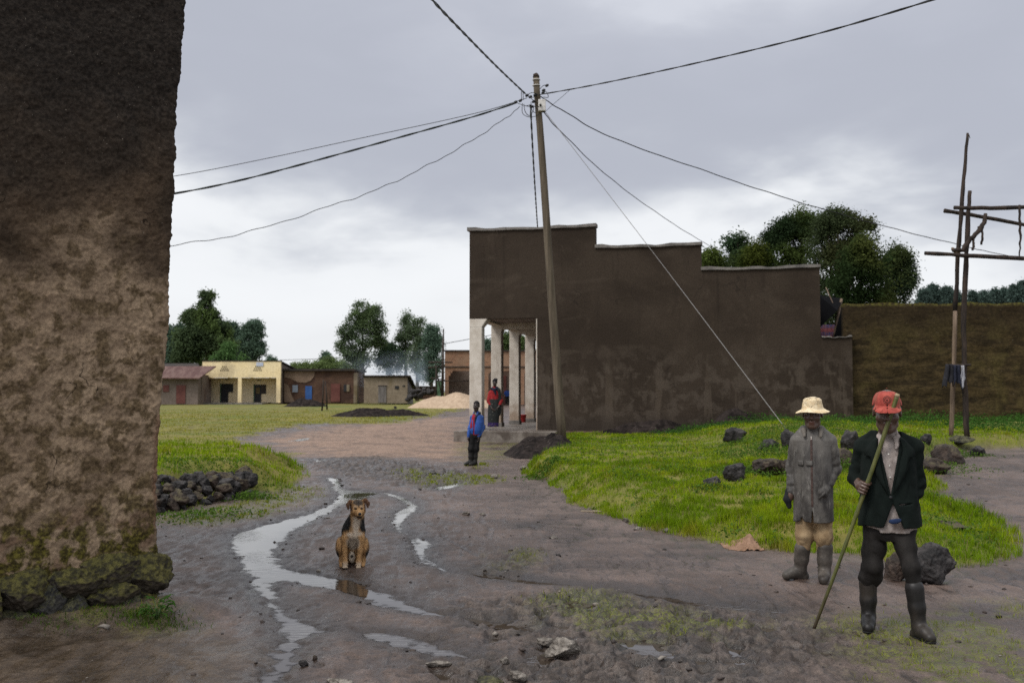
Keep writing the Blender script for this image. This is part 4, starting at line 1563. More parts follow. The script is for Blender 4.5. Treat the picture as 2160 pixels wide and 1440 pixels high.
# ================================================================== the mud walled house on the left
def build_left_house():
    c = gp(333, 1287)
    e = gp(-20, 1338)
    d1 = Vector((e.x - c.x, e.y - c.y, 0)).normalized()      # along the front, towards the left and the camera
    d2 = Vector((-d1.y, d1.x, 0))
    if d2.y < 0:
        d2 = -d2
    # local x runs back towards the corner, local y into the house
    ang = math.atan2(-d1.y, -d1.x)
    root = empty('mud_house', (c.x, c.y, 0), 'tall rough mud plastered house corner at the left edge, soot dark above and mossy below', 'house', rz=ang)
    Minv = Matrix.Rotation(-ang, 4, 'Z') @ Matrix.Translation((-c.x, -c.y, 0))
    o = Minv @ Vector((0, 0, EYE))

    def loc(px, py):
        r = Matrix.Rotation(-ang, 4, 'Z') @ ray(px, py)
        t = -o.y / r.y
        p = o + r * t
        return p.x, p.z
    edge = [loc(*p) for p in [(335, 1260), (335, 1165), (333, 1080), (338, 930), (341, 860), (345, 790), (352, 740), (358, 690), (360, 560), (363, 500), (369, 400), (371, 300), (375, 230), (384, 130), (388, 60), (394, 0), (400, -200)]]
    ez, ex = np.array([p[1] for p in edge]), np.array([p[0] for p in edge])
    zs = np.arange(-0.25, 5.6, 0.0105)
    us = np.concatenate([np.linspace(-5.0, -1.75, 26)[:-1], np.arange(-1.75, -0.05, 0.0085), np.array([-.05, -.04, -.03, -.022, -.015, -.008, 0])])
    ws = np.concatenate([np.array([.008, .016, .025, .035, .05, .065]), np.arange(.08, .9, .02), np.linspace(.9, 5, 24)])
    nf, ns, nz = len(us), len(ws), len(zs)
    S = np.concatenate([us, np.zeros(ns)])
    W = np.concatenate([np.zeros(nf), ws])
    Sg, Zg = np.meshgrid(S, zs)
    Wg, _ = np.meshgrid(W, zs)
    jag = 0.012 * perlin2(zs * 6, 0 * zs + 3.3) + 0.010 * perlin2(zs * 19, 0 * zs + 8.1) + 0.006 * perlin2(zs * 47, 0 * zs + 1.1)
    E = np.interp(zs, ez, ex) + jag
    fall = np.exp(-(-Sg) / 1.2) * (Wg <= 0) + 1.0 * (Wg > 0)
    X = Sg + E[:, None] * fall
    # round the corner over
    r = 0.05
    kx = np.clip((r + Sg) / r, 0, 1) * (Wg <= 0) + (Wg > 0)
    ky = np.clip((r - Wg) / r, 0, 1)
    Y = Wg.copy()
    Y += 0.020 * (kx * ky) ** 2
    X -= 0.020 * (kx * ky) ** 2 * (Wg > 0)
    P3 = (Sg - Wg, Wg * 0 + 1.7, Zg)
    big = fbm3(P3, 2.2, 3, 1.0)
    mid = fbm3(P3, 11.0, 3, 4.0)
    fin = fbm3(P3, 48.0, 2, 9.0)
    D = 0.020 * big + 0.011 * mid + 0.007 * fin
    # plaster flaked off along the edge shows the clay behind
    flake = sstep(0.0, 0.05, 0.055 + 0.05 * perlin2(Zg * 3.1, Sg * 2 + 5) - np.abs(Sg - Wg * .5) * (0.9)) * sstep(0.62, 0.7, Zg) * (1 - sstep(1.35, 1.6, Zg + 0.1 * big))
    f2 = sstep(0.10, 0.22, perlin2(Sg * 2.6 + 11, Zg * 2.6 + 4)) * (Zg < 2.1) * (Zg > 0.5) * 0.0
    D = D - 0.02 * flake
    nx = np.where(Wg > 0, 1.0, 0.0)
    ny = np.where(Wg > 0, 0.0, -1.0)
    X = X + D * nx
    Y = Y + D * ny
    idx = np.arange(nz * (nf + ns)).reshape(nz, nf + ns)
    F = np.stack([idx[:-1, :-1].ravel(), idx[:-1, 1:].ravel(), idx[1:, 1:].ravel(), idx[1:, :-1].ravel()], 1)
    V = np.stack([X, Y, Zg], 2).reshape(-1, 3)
    clay = np.maximum(flake, (Wg > 0.02) * 0.8).ravel()
    t = NT('sooty_mud_plaster')
    v = t.coord('Object')
    z = t.sep(v)[2]
    n1 = t.noise(v, 1.3, 4, 0.55, 0.5)
    n2 = t.noise(v, 7.5, 5, 0.58, 0.3)
    n3 = t.noise(v, 34, 5, 0.72)
    n5 = t.noise(v, 2.4, 3, 0.5)
    grey = t.mix(t.ramp(n5, 0.35, 0.65), (0.260, 0.184, 0.120), (0.365, 0.265, 0.175))
    damp = t.mix(t.ramp(n3, 0.3, 0.7), (0.112, 0.077, 0.041), (0.178, 0.125, 0.072))
    dm = t.ramp(t.math('ADD', n2, t.math('MULTIPLY', t.ramp(z, 2.7, 0.7), 0.03)), 0.47, 0.60)
    col = t.mix(dm, grey, damp)
    # the middle of the wall is browner and darker, the top black with soot
    zz = t.math('ADD', z, t.math('MULTIPLY', t.math('SUBTRACT', n1, 0.5), 1.7))
    brown = t.mix(t.ramp(n5, 0.4, 0.6), (0.045, 0.030, 0.019), (0.085, 0.056, 0.035))
    col = t.mix(t.math('MULTIPLY', t.ramp(zz, 2.45, 3.0), 0.9), col, brown)
    col = t.mix(t.ramp(zz, 2.7, 4.1), col, t.mix(t.ramp(n3, .3, .7), (0.020, 0.016, 0.013), (0.042, 0.033, 0.026)))
    sx = t.sep(v)[0]
    # clay and moss near the foot
    cl = t.mix(t.ramp(n3, 0.35, 0.65), (0.20, 0.115, 0.070), (0.30, 0.175, 0.115))
    lowc = t.math('MULTIPLY', t.ramp(zz, 1.0, 0.65), t.ramp(t.noise(t.coord('Object', (1, 1, 1.8), rot=(0, R(25), 0)), 2.3, 3, 0.5, 0.6), 0.52, 0.58, 0, .7))
    col = t.mix(lowc, col, t.mix(0.5, cl, (0.10, 0.07, 0.045)))
    col = t.mix(t.sep(t.attr('clay').outputs['Vector'])[0], col, cl)
    mossm = t.math('MULTIPLY', t.ramp(t.math('ADD', z, t.math('MULTIPLY', t.math('SUBTRACT', n1, 0.5), 1.2)), 1.0, 0.45), t.ramp(n2, 0.42, 0.54))
    col = t.mix(t.math('MULTIPLY', mossm, 0.85), col, t.mix(t.ramp(n3, 0.4, 0.62), (0.036, 0.030, 0.007), (0.125, 0.112, 0.014)))
    vd = t.n.new('ShaderNodeVectorMath')
    vd.operation = 'ADD'
    t.l.new(v, vd.inputs[0])
    nn = t.n.new('ShaderNodeTexNoise')
    nn.inputs['Scale'].default_value = 3.0
    nn.inputs['Detail'].default_value = 4
    t.l.new(v, nn.inputs['Vector'])
    t.l.new(nn.outputs['Color'], vd.inputs[1])
    ck = t.math('MULTIPLY', t.ramp(t.voronoi(vd.outputs[0], 1.1, 'DISTANCE_TO_EDGE'), 0.010, 0.003), t.ramp(t.noise(v, 1.2, 2), 0.55, 0.62))
    col = t.mix(t.math('MULTIPLY', ck, 0.85), col, (0.012, 0.008, 0.005))
    straw = t.math('MULTIPLY', t.ramp(t.voronoi(t.coord('Object', (1, 1, .25), rot=(0, R(35), 0)), 30.0), 0.10, 0.04), t.ramp(t.noise(v, 7, 2), 0.58, 0.66))
    col = t.mix(t.math('MULTIPLY', straw, 0.6), col, (0.26, 0.20, 0.12))
    grit = t.math('MULTIPLY', t.ramp(t.voronoi(v, 38.0), 0.13, 0.05), t.ramp(t.noise(v, 14, 2), 0.54, 0.62))
    col = t.mix(t.math('MULTIPLY', grit, 0.85), col, (0.40, 0.35, 0.28))
    col = t.mix(0.5, col, t.mix(t.ramp(n3, 0.33, 0.66), (0.35, 0.35, 0.35), (1.15, 1.15, 1.15)), 'MULTIPLY')
    t.bump(t.math('ADD', n3, t.math('MULTIPLY', t.noise(v, 90, 3, 0.7), 0.6)), 0.7, 0.012)
    MAT['leftwall'] = t.set(color=col, rough=0.9, spec=0.15)
    mesh_np('wall', V, F, MAT['leftwall'], root, smooth=True, cols={'clay': clay})
    # footing of mossy field stones, each its own block
    for i, (px, py, w, h, m) in enumerate([(312, 1212, 80, 74, 'mossstone'), (318, 1275, 70, 68, 'mossstone'), (240, 1205, 120, 58, 'mossstone'), (236, 1255, 105, 78, 'mossstone'),
                                           (268, 1282, 60, 66, 'greystone'), (150, 1228, 110, 70, 'mossstone'), (155, 1280, 70, 70, 'greystone'), (95, 1272, 72, 88, 'greystone'),
                                           (45, 1250, 90, 90, 'mossstone'), (30, 1318, 80, 70, 'greystone'), (85, 1328, 50, 50, 'greystone'), (-40, 1290, 90, 90, 'mossstone'),
                                           (-30, 1345, 80, 60, 'greystone'), (-110, 1320, 90, 120, 'mossstone'), (205, 1300, 60, 50, 'greystone')]):
        x, zc = loc(px, py)
        s = loc(px + w / 2, py)[0] - loc(px - w / 2, py)[0]
        hh = loc(px, py - h / 2)[1] - loc(px, py + h / 2)[1]
        V, F = rock_mesh((s * .64, 0.125, hh * .66), 40 + i, 5, 14, 0.15, 0.05, .55)
        st = mesh_np('foundation_stone', V, F, MAT[m], root, smooth=True)
        st.location = (x, -0.03, zc)
    return root


build_left_house()


# ================================================================== loose stones
def stones():
    def put(px, py, w, h, mat, label, group=None, cat='stone', sink=.25, sub=4, depth=0.8, seed=None, **k):
        """stone whose foot stands at the pixel, w by h photograph pixels in size"""
        p = ground_hit(px, py)
        m = p.y / FPX
        sz = (w * m * .5, w * m * .5 * depth, h * m * .5 / (1 - sink * .9))
        return rock('stone' if cat == 'stone' else cat, p, sz, seed or (px * .37 + py), mat, label, cat, group, sink=sink, sub=sub, rz=random.uniform(-.5, .5), **k)

    put(1962, 1228, 118, 84, 'lava', 'big black pitted lava boulder behind the walking man', cat='boulder', sub=5, seed=5.2, rough=.16)
    put(1885, 1222, 50, 62, 'brownstone', 'dark brown stone behind the legs of the walking man', sub=4)
    put(1551, 1012, 60, 44, 'lava', 'dark grey lava stone on the grassy bank, larger of two together', cat='stone', sub=5, seed=3.1, rough=.16)
    put(1500, 1029, 42, 29, 'lava', 'small dark lava stone with pale top, nearer of two together on the bank')
    put(1548, 933, 58, 32, 'lava', 'dark boulder with pale ends near the plaster wall', cat='boulder', sub=4, rough=.18)
    put(1622, 952, 56, 26, 'lava', 'flat black stone on the bank left of the man in the long coat, upper one')
    put(1628, 1004, 78, 50, 'brownstone', 'large reddish brown stone in the grass beside the long coat', sub=5)
    put(1660, 1006, 44, 52, 'brownstone', 'brown grey stone just touching the outline of the long coat')
    put(1662, 945, 40, 40, 'lava', 'black stone behind the shoulder of the man in the long coat')
    put(1790, 948, 44, 44, 'lava', 'black stone standing between the two men, upper one')
    put(1782, 985, 40, 50, 'brownstone', 'mossy brown stone standing between the two men, lower one')
    put(1998, 975, 78, 40, 'brownstone', 'broad brown stone at the head of the dirt path')
    put(2022, 938, 70, 18, 'greystone', 'flat mossy stone at the foot of the stick scaffold')
    put(2058, 962, 40, 26, 'lava', 'dark stone right of the stick scaffold foot')
    put(1972, 998, 60, 34, 'brownstone', 'low earthy stone at the edge of the dirt path')
    put(2000, 1112, 90, 20, 'brownstone', 'low muddy stone lying in the grass right of the walking man', sink=.4)
    put(1955, 935, 30, 20, 'lava', 'dark stone in the weeds beside the walking man')
    # by the camera
    put(641, 1406, 23, 19, 'lava', 'round black stone lying alone in the foreground mud')
    put(664, 1392, 12, 10, 'brownstone', 'little brown stone just behind the round black stone')
    put(921, 1408, 64, 13, 'palestone', 'flat pale slab lying in the foreground mud', cat='slab', depth=.45, sink=.2, pit=.01, rough=.05)
    put(1186, 1388, 78, 40, 'palestone', 'pale mud crusted rock, biggest in the foreground', cat='rock', sub=5, rough=.16)
    put(1150, 1362, 50, 20, 'palestone', 'pale flat rock just behind the biggest mud crusted rock', cat='rock')
    put(1150, 1402, 38, 24, 'brownstone', 'brown rock left of the biggest pale rock', cat='rock')
    put(1094, 1440, 42, 24, 'palestone', 'yellowish rock at the bottom edge of the view', cat='rock')
    put(1028, 1446, 66, 20, 'greystone', 'flat greenish grey stone at the bottom edge of the view', sink=.35)
    put(718, 1440, 60, 12, 'palestone', 'flat pale stone at the bottom edge below the round black stone', sink=.3)
    put(1065, 1400, 26, 16, 'palestone', 'pale stone beside a muddy pool in the foreground')
    put(1042, 1008, 22, 10, 'palestone', 'flat pale stone on the mud near the bank tip', sink=.3)
    put(1104, 990, 16, 9, 'palestone', 'pale whitish scrap of stone under the tip of the grassy bank')
    put(1345, 1108 + 8, 20, 9, 'palestone', 'pale stone in the lane below the grassy bank, nearer of a pair', sink=.3)
    put(1320, 1100, 18, 9, 'palestone', 'pale stone in the lane below the grassy bank, farther of a pair', sink=.3)
    put(1404, 1121, 14, 9, 'palestone', 'small pale stone at the edge of the grassy bank')
    put(1167, 1135, 20, 7, 'palestone', 'small flat pale stone in the middle of the lane', sink=.3)
    put(985, 1085, 20, 7, 'palestone', 'small flat pale stone right of the dog', sink=.3)
    put(1018, 1086, 15, 6, 'palestone', 'smallest flat pale stone right of the dog', sink=.3)
    put(1040, 904, 12, 11, 'brownstone', 'round dark stone on the edge of the veranda at the feet of the woman').location.z = VZ + .07

    # the tumbled lava stone wall under the left bank
    g = 'stones of the tumbled lava wall'
    lab = 'dark lava stone in the tumbled dry wall under the left grass bank'
    rg = random.Random(12)
    spots = []
    for row, (y0, n) in enumerate(((1086, 10), (1071, 10), (1057, 9), (1043, 9), (1030, 8), (1020, 7))):
        for i in range(n):
            w = rg.uniform(20, 46)
            spots.append((318 + (row % 2) * 9 + (530 - 318 - row * 3) * i / (n - .6) + rg.uniform(-6, 6), y0 - rg.uniform(-5, 5), w, w * rg.uniform(.62, .9)))
    for i, (px, py, w, h) in enumerate(spots):
        # the face leans back: the higher stones lie farther off
        py -= (px - 330) * .13 * (py - 985) / 95
        d = gp(px, 1086 - (px - 330) * 0.20).y + 0.15 + max(0, (1076 - (px - 330) * 0.15 - py)) * 0.016
        p = at(px, py, d)
        m = d / FPX
        rock('stone', (p.x, p.y, p.z), (w * m * .56, w * m * .5, h * m * .58), 200 + i * 1.7, 'brownstone' if i % 2 == 0 else 'lava', lab, 'stone', g, sink=.12, sub=4, rz=i * .7)

    # rubble by the small hut
    g = 'rubble stones beside the hut'
    for i, (px, py, w, h) in enumerate([(866, 842, 14, 12), (876, 840, 14, 14), (872, 832, 14, 12), (886, 838, 14, 12), (895, 834, 14, 13), (905, 832, 14, 12), (913, 830, 10, 10), (882, 828, 12, 10), (894, 825, 12, 9), (860, 846, 10, 8)]):
        d = 95.5
        p = at(px, py, d)
        m = d / FPX
        rock('stone', (p.x, p.y, p.z - .05), (w * m * .6, w * m * .6, h * m * .65), 400 + i, 'lava', 'dark rubble stone piled beside the right end of the small hut', 'stone', g, sub=3, sink=.1)
    g = 'dark stones on the field edge'
    for i, (px, py, w, h) in enumerate([(834, 862, 10, 7), (857, 852, 8, 5), (884, 860, 9, 5), (906, 857, 12, 7), (875, 858, 8, 4), (896, 859, 8, 4)]):
        p = ground_hit(px, py)
        m = p.y / FPX
        rock('stone', p, (w * m * .5, w * m * .4, h * m * .6), 500 + i, 'lava', 'small dark stone on the grass before the sand heap', 'stone', g, sub=3, sink=.2)

    # crumpled sacking
    p = ground_hit(1568, 1152)
    n = 40
    gx, gy = np.meshgrid(np.linspace(-1, 1, n), np.linspace(-1, 1, n))
    hx, hy = gx * .20, gy * .26
    zz = (0.075 * (1 - np.clip(np.sqrt(gx ** 2 + gy ** 2), 0, 1) ** 1.5) * (1 + perlin2(gx * 2.2, gy * 2.2)) + .028 * np.abs(perlin2(gx * 3.1 + 4, gy * 3.1)) + .010 * perlin2(gx * 8, gy * 8)) * sstep(-1.1, .2, gx) + .006
    hx = hx + .05 * perlin2(gx * 1.5 + 3, gy * 1.5)
    hy = hy + .08 * perlin2(gx * 1.3, gy * 1.3 + 7)
    idx = np.arange(n * n).reshape(n, n)
    F = np.stack([idx[:-1, :-1].ravel(), idx[:-1, 1:].ravel(), idx[1:, 1:].ravel(), idx[1:, :-1].ravel()], 1)
    zz = zz + height((hx + p.x).ravel(), (hy + p.y).ravel()).reshape(zz.shape) - p.z
    MAT['sack'] = mat_mottle('brown_sacking', (0.22, 0.125, 0.075), (0.33, 0.20, 0.13), 8, 0.8, 60, 0.3, 0.004)
    o = mesh_np('sacking', np.stack([hx, hy, zz], 2).reshape(-1, 3), F, MAT['sack'], smooth=True)
    o.location = p
    so = o.modifiers.new('thickness', 'SOLIDIFY')
    so.thickness = .006
    tag(o, 'crumpled brown sacking lying at the edge of the grassy bank', 'sacking')
    # splintered board by the bank
    p = ground_hit(1250, 1080)
    m = MB()
    m.box((-.17, -.03, 0), (.12, .03, .018))
    m.box((.02, -.09, .019), (.16, -.05, .035))
    o = m.build('board', mat_mottle('pale_board', (0.22, 0.17, 0.12), (0.36, 0.29, 0.21), 8, 0.8, 40, stretch=(.6, 4, 4)), None, .004)
    o.location = p
    o.rotation_euler = (0, 0, R(-24))
    tag(o, 'pale splintered board lying below the grassy bank', 'board')
    # small loose grit and clods, too many to count
    n = 9000
    x, y = scatter(n, -4.5, 8, 5.2, 20)
    clump = fbm2(x, y, 1.3, 2, 77.0)
    f = fields(x, y)
    k = (np.maximum.reduce([f['clod'], 0.22 * np.ones(n), .9 * sstep(-.25, -.05, f['pud']) * sstep(.3, .05, f['pud'])]) * sstep(-.3, .5, clump) > RNG.uniform(0.05, 1.0, n)) & (f['m1'] < -.05) & (f['m2'] < -.05)
    x, y = x[k], y[k]
    z = height(x, y)
    Vb, Fb = ico(1)
    s = RNG.gamma(1.1, 0.0055, len(x)) + 0.003
    s = np.minimum(s, .030)
    V = Vb[None] * (1 + 0.35 * RNG.normal(size=(len(x), len(Vb), 1))) * s[:, None, None] * np.array([1.2, 1.0, .6])
    V = V + np.stack([x, y, z + s * .2], 1)[:, None, :]
    F = Fb[None] + (np.arange(len(x)) * len(Vb))[:, None, None]
    c = np.array([0.045, 0.034, 0.029]) * RNG.uniform(.5, 1.7, len(x))[:, None]
    pale = RNG.uniform(0, 1, len(x)) < 0.10
    c[pale] = np.array([.24, .21, .18])
    MAT['clod'] = mat_tint('mud_clods', 0.6, 0.3, 90)
    o = mesh_np('mud_clods', V.reshape(-1, 3), F.reshape(-1, 3), MAT['clod'], smooth=False, cols=np.repeat(c[:, None, :], len(Vb), 1).reshape(-1, 3))
    tag(o, 'small mud clods and grit strewn over the lane', 'mud clods', kind='stuff')


stones()


# ================================================================== plants
def leafy_plant():
    p = ground_hit(330, 1308)
    pts, sz = [], []
    root = empty('leafy_plant', p, 'small leafy green weed at the mossy foot of the left wall', 'plant')
    V, F, C = [], [], []
    for i in range(46):
        a = RNG.uniform(0, 2 * math.pi)
        r = RNG.uniform(.01, .12)
        z = RNG.uniform(.03, .17) * (1 - r * 2)
        c = np.array([math.cos(a) * r, math.sin(a) * r, z])
        out = np.array([math.cos(a), math.sin(a), RNG.uniform(-.2, .5)])
        out /= np.linalg.norm(out)
        side = np.cross(out, [0, 0, 1.0])
        side /= np.linalg.norm(side)
        up = np.cross(side, out)
        L, W = RNG.uniform(.045, .085), RNG.uniform(.018, .03)
        b = len(V)
        for t, w, dz in ((0, .15, 0), (.35, 1, .008), (.7, .8, .006), (1, .06, -.012)):
            for s in (-1, 0, 1):
                V.append(c + out * L * t + side * W * .5 * w * s + up * (dz + (.006 if s else 0)))
                C.append(np.array([.055, .125, .022]) * RNG.uniform(.75, 1.3))
        for k in range(3):
            for s in range(2):
                F.append((b + k * 3 + s, b + k * 3 + s + 1, b + k * 3 + s + 4, b + k * 3 + s + 3))
    mesh_np('leaves', np.array(V), np.array(F), MAT['leaf'], root, True, np.array(C))
    m = MB()
    for i in range(6):
        a = i * 1.05
        m.tube([(0, 0, -.02), (.03 * math.cos(a), .03 * math.sin(a), .07), (.08 * math.cos(a), .08 * math.sin(a), .13)], [.005, .004, .002], 5)
        
    m.build('stem', mat_flat('plant_stem', (.06, .11, .03)), root)
    # tufts at the foot of the wall
    xs, ys = [], []
    for (px, py, n, sp) in ((250, 1290, 350, .16), (350, 1318, 300, .15), (100, 1310, 160, .12), (300, 1300, 250, .1)):
        q = ground_hit(px, py)
        xs.append(RNG.normal(q.x, sp, n))
        ys.append(RNG.normal(q.y, sp * .6, n))
    x, y = np.concatenate(xs).astype(np.float32), np.concatenate(ys).astype(np.float32)
    col = np.array([.075, .13, .015]) * RNG.uniform(.6, 1.3, len(x))[:, None]
    o = blades('grass_tufts', x, y, height(x, y), RNG.uniform(.02, .06, len(x)), np.full(len(x), .006), col, .9)
    tag(o, 'green grass tufts at the foot of the left wall', 'grass', kind='stuff')


leafy_plant()


def bank_weeds():
    P = []
    for (px, py, n, sp, h) in ((360, 1094, 160, .4, .08), (450, 1084, 160, .35, .08), (525, 1052, 240, .2, .14), (400, 1000, 300, .6, .1), (480, 1000, 300, .5, .1), (1600, 965, 700, .55, .30), (1640, 1000, 700, .5, .22), (1655, 930, 900, .7, .38), (1720, 905, 900, .8, .4), (1790, 990, 500, .4, .25), (1560, 1000, 260, .35, .12),
                               (1960, 990, 400, .5, .18), (2010, 960, 300, .4, .15), (1500, 1032, 160, .22, .09), (1135, 960, 420, .30, .18), (1160, 990, 420, .25, .15)):
        q = ground_hit(px, py)
        n *= 3
        x, y = RNG.normal(q.x, sp, n), RNG.normal(q.y, sp * .8, n)
        z = height(x, y) + RNG.uniform(0, 1, n) * h * np.exp(-((x - q.x) ** 2 + (y - q.y) ** 2) / (2 * (sp * 1.2) ** 2))
        P.append(np.stack([x, y, z], 1))
    x, y = scatter(60000, .3, 9, 9.5, 30)
    f = fields(x, y)
    k = (f['m1'] > .1) & (fbm2(x, y, .9, 3, 101.0) + .4 * f['n2'] > RNG.uniform(-.1, .9, len(x)))
    x, y = x[k], y[k]
    P.append(np.stack([x, y, height(x, y) + RNG.uniform(.02, .11, len(x))], 1))
    P = np.concatenate(P)
    leaf_cloud('bank_weeds', P, RNG.uniform(.022, .06, len(P)), (.080, .145, .022), .45, None, ('small leafy weeds growing among the stones on the grassy bank', 'weeds', None, 'stuff'))


bank_weeds()


def tree(name, label, d, lobes, base, col, group=None, leaf=0.34, dens=1.0, light=None, trunk_col='bark', gappy=0.5, limbs=True, flat=1.0):
    """a tapered trunk with limbs, and a crown of leaf clumps filling the lobes (px, py, rx, ry in photograph pixels)"""
    m = d / FPX
    b = at(base[0], base[1], d)
    b.z = min(b.z, zat(b.x, b.y)) - .1
    root = empty(name, b, label, 'tree', group)
    P, S, LT = [], [], []
    cents = []
    for (px, py, rx, ry) in lobes:
        c = np.array(at(px, py, d + random.uniform(-.35, .35) * rx * m)) - np.array(b)
        r = np.array([rx * m, min(rx, ry) * m * flat, ry * m])
        cents.append((Vector(c), r))
        area = (r[0] * r[1] * r[2]) ** (2 / 3)
        nc = max(9, int(12 + 13.0 * area ** .85 * dens))
        u = RNG.normal(size=(nc, 3))
        u /= np.linalg.norm(u, axis=1, keepdims=True)
        rad = RNG.uniform(0.40, 1.0, nc) ** 0.6
        q = c + u * r * rad[:, None]
        nl = int(100 + 30 * dens)
        sd = np.clip(0.20 * r.mean(), .30, .85)
        pp = q[:, None, :] + RNG.normal(size=(nc, nl, 3)) * np.array([sd, sd, sd * .8])
        pp[:, :, 2] -= np.abs(RNG.normal(size=(nc, nl))) * sd * .35
        P.append(pp.reshape(-1, 3))
        lt = RNG.uniform(.75, 1.2, nc)[:, None] * np.ones((1, nl))
        LT.append(lt.ravel())
        S.append(np.full(nc * nl, leaf))
    P, S, LT = np.concatenate(P), np.concatenate(S) * .56 * RNG.uniform(.6, 1.35, len(np.concatenate(S))), np.concatenate(LT)
    if gappy:
        n = perlin3(P[:, 0] * .55, P[:, 1] * .55, P[:, 2] * .55 + 7)
        keep = n > RNG.uniform(-.9, .30, len(P)) * gappy - .30 * (1 - .8 * gappy)
        P, S, LT = P[keep], S[keep], LT[keep]
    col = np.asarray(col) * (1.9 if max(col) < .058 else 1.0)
    light = None if light is None else np.asarray(light) * (1.5 if max(light) < .1 else 1.1)
    c = np.asarray(col)[None, :] * LT[:, None]
    if light is not None:
        w = sstep(-.1, .5, perlin3(P[:, 0] * .3, P[:, 1] * .3, P[:, 2] * .3 + 3))[:, None]
        c = c * (1 - w) + np.asarray(light)[None, :] * LT[:, None] * w
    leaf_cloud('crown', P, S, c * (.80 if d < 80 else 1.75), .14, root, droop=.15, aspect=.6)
    mb = MB()
    top = max(cents, key=lambda t: t[0].z + t[1][2] * .5)[0]
    h = max(top.z, 1.0)
    r0 = .022 * h + .05
    way = [Vector((0, 0, -.2)), Vector((top.x * .15, top.y * .2, h * .3)), Vector((top.x * .5, top.y * .6, h * .65)), top]
    mb.tube(way, [r0, r0 * .75, r0 * .45, r0 * .12], 8)
    if limbs:
        for cc, r in cents:
            if (cc - top).length < .5:
                continue
            k = min(max(cc.z / h * .55, .12), .8)
            i = min(int(k * 3), 2)
            s = way[i].lerp(way[i + 1], k * 3 - i)
            midp = s.lerp(cc, .5) + Vector((0, 0, -.1 * (cc - s).length))
            mb.tube([s, midp, cc], [r0 * .34, r0 * .2, r0 * .06], 6)
    mb.build('trunk', MAT[trunk_col], root)
    return root


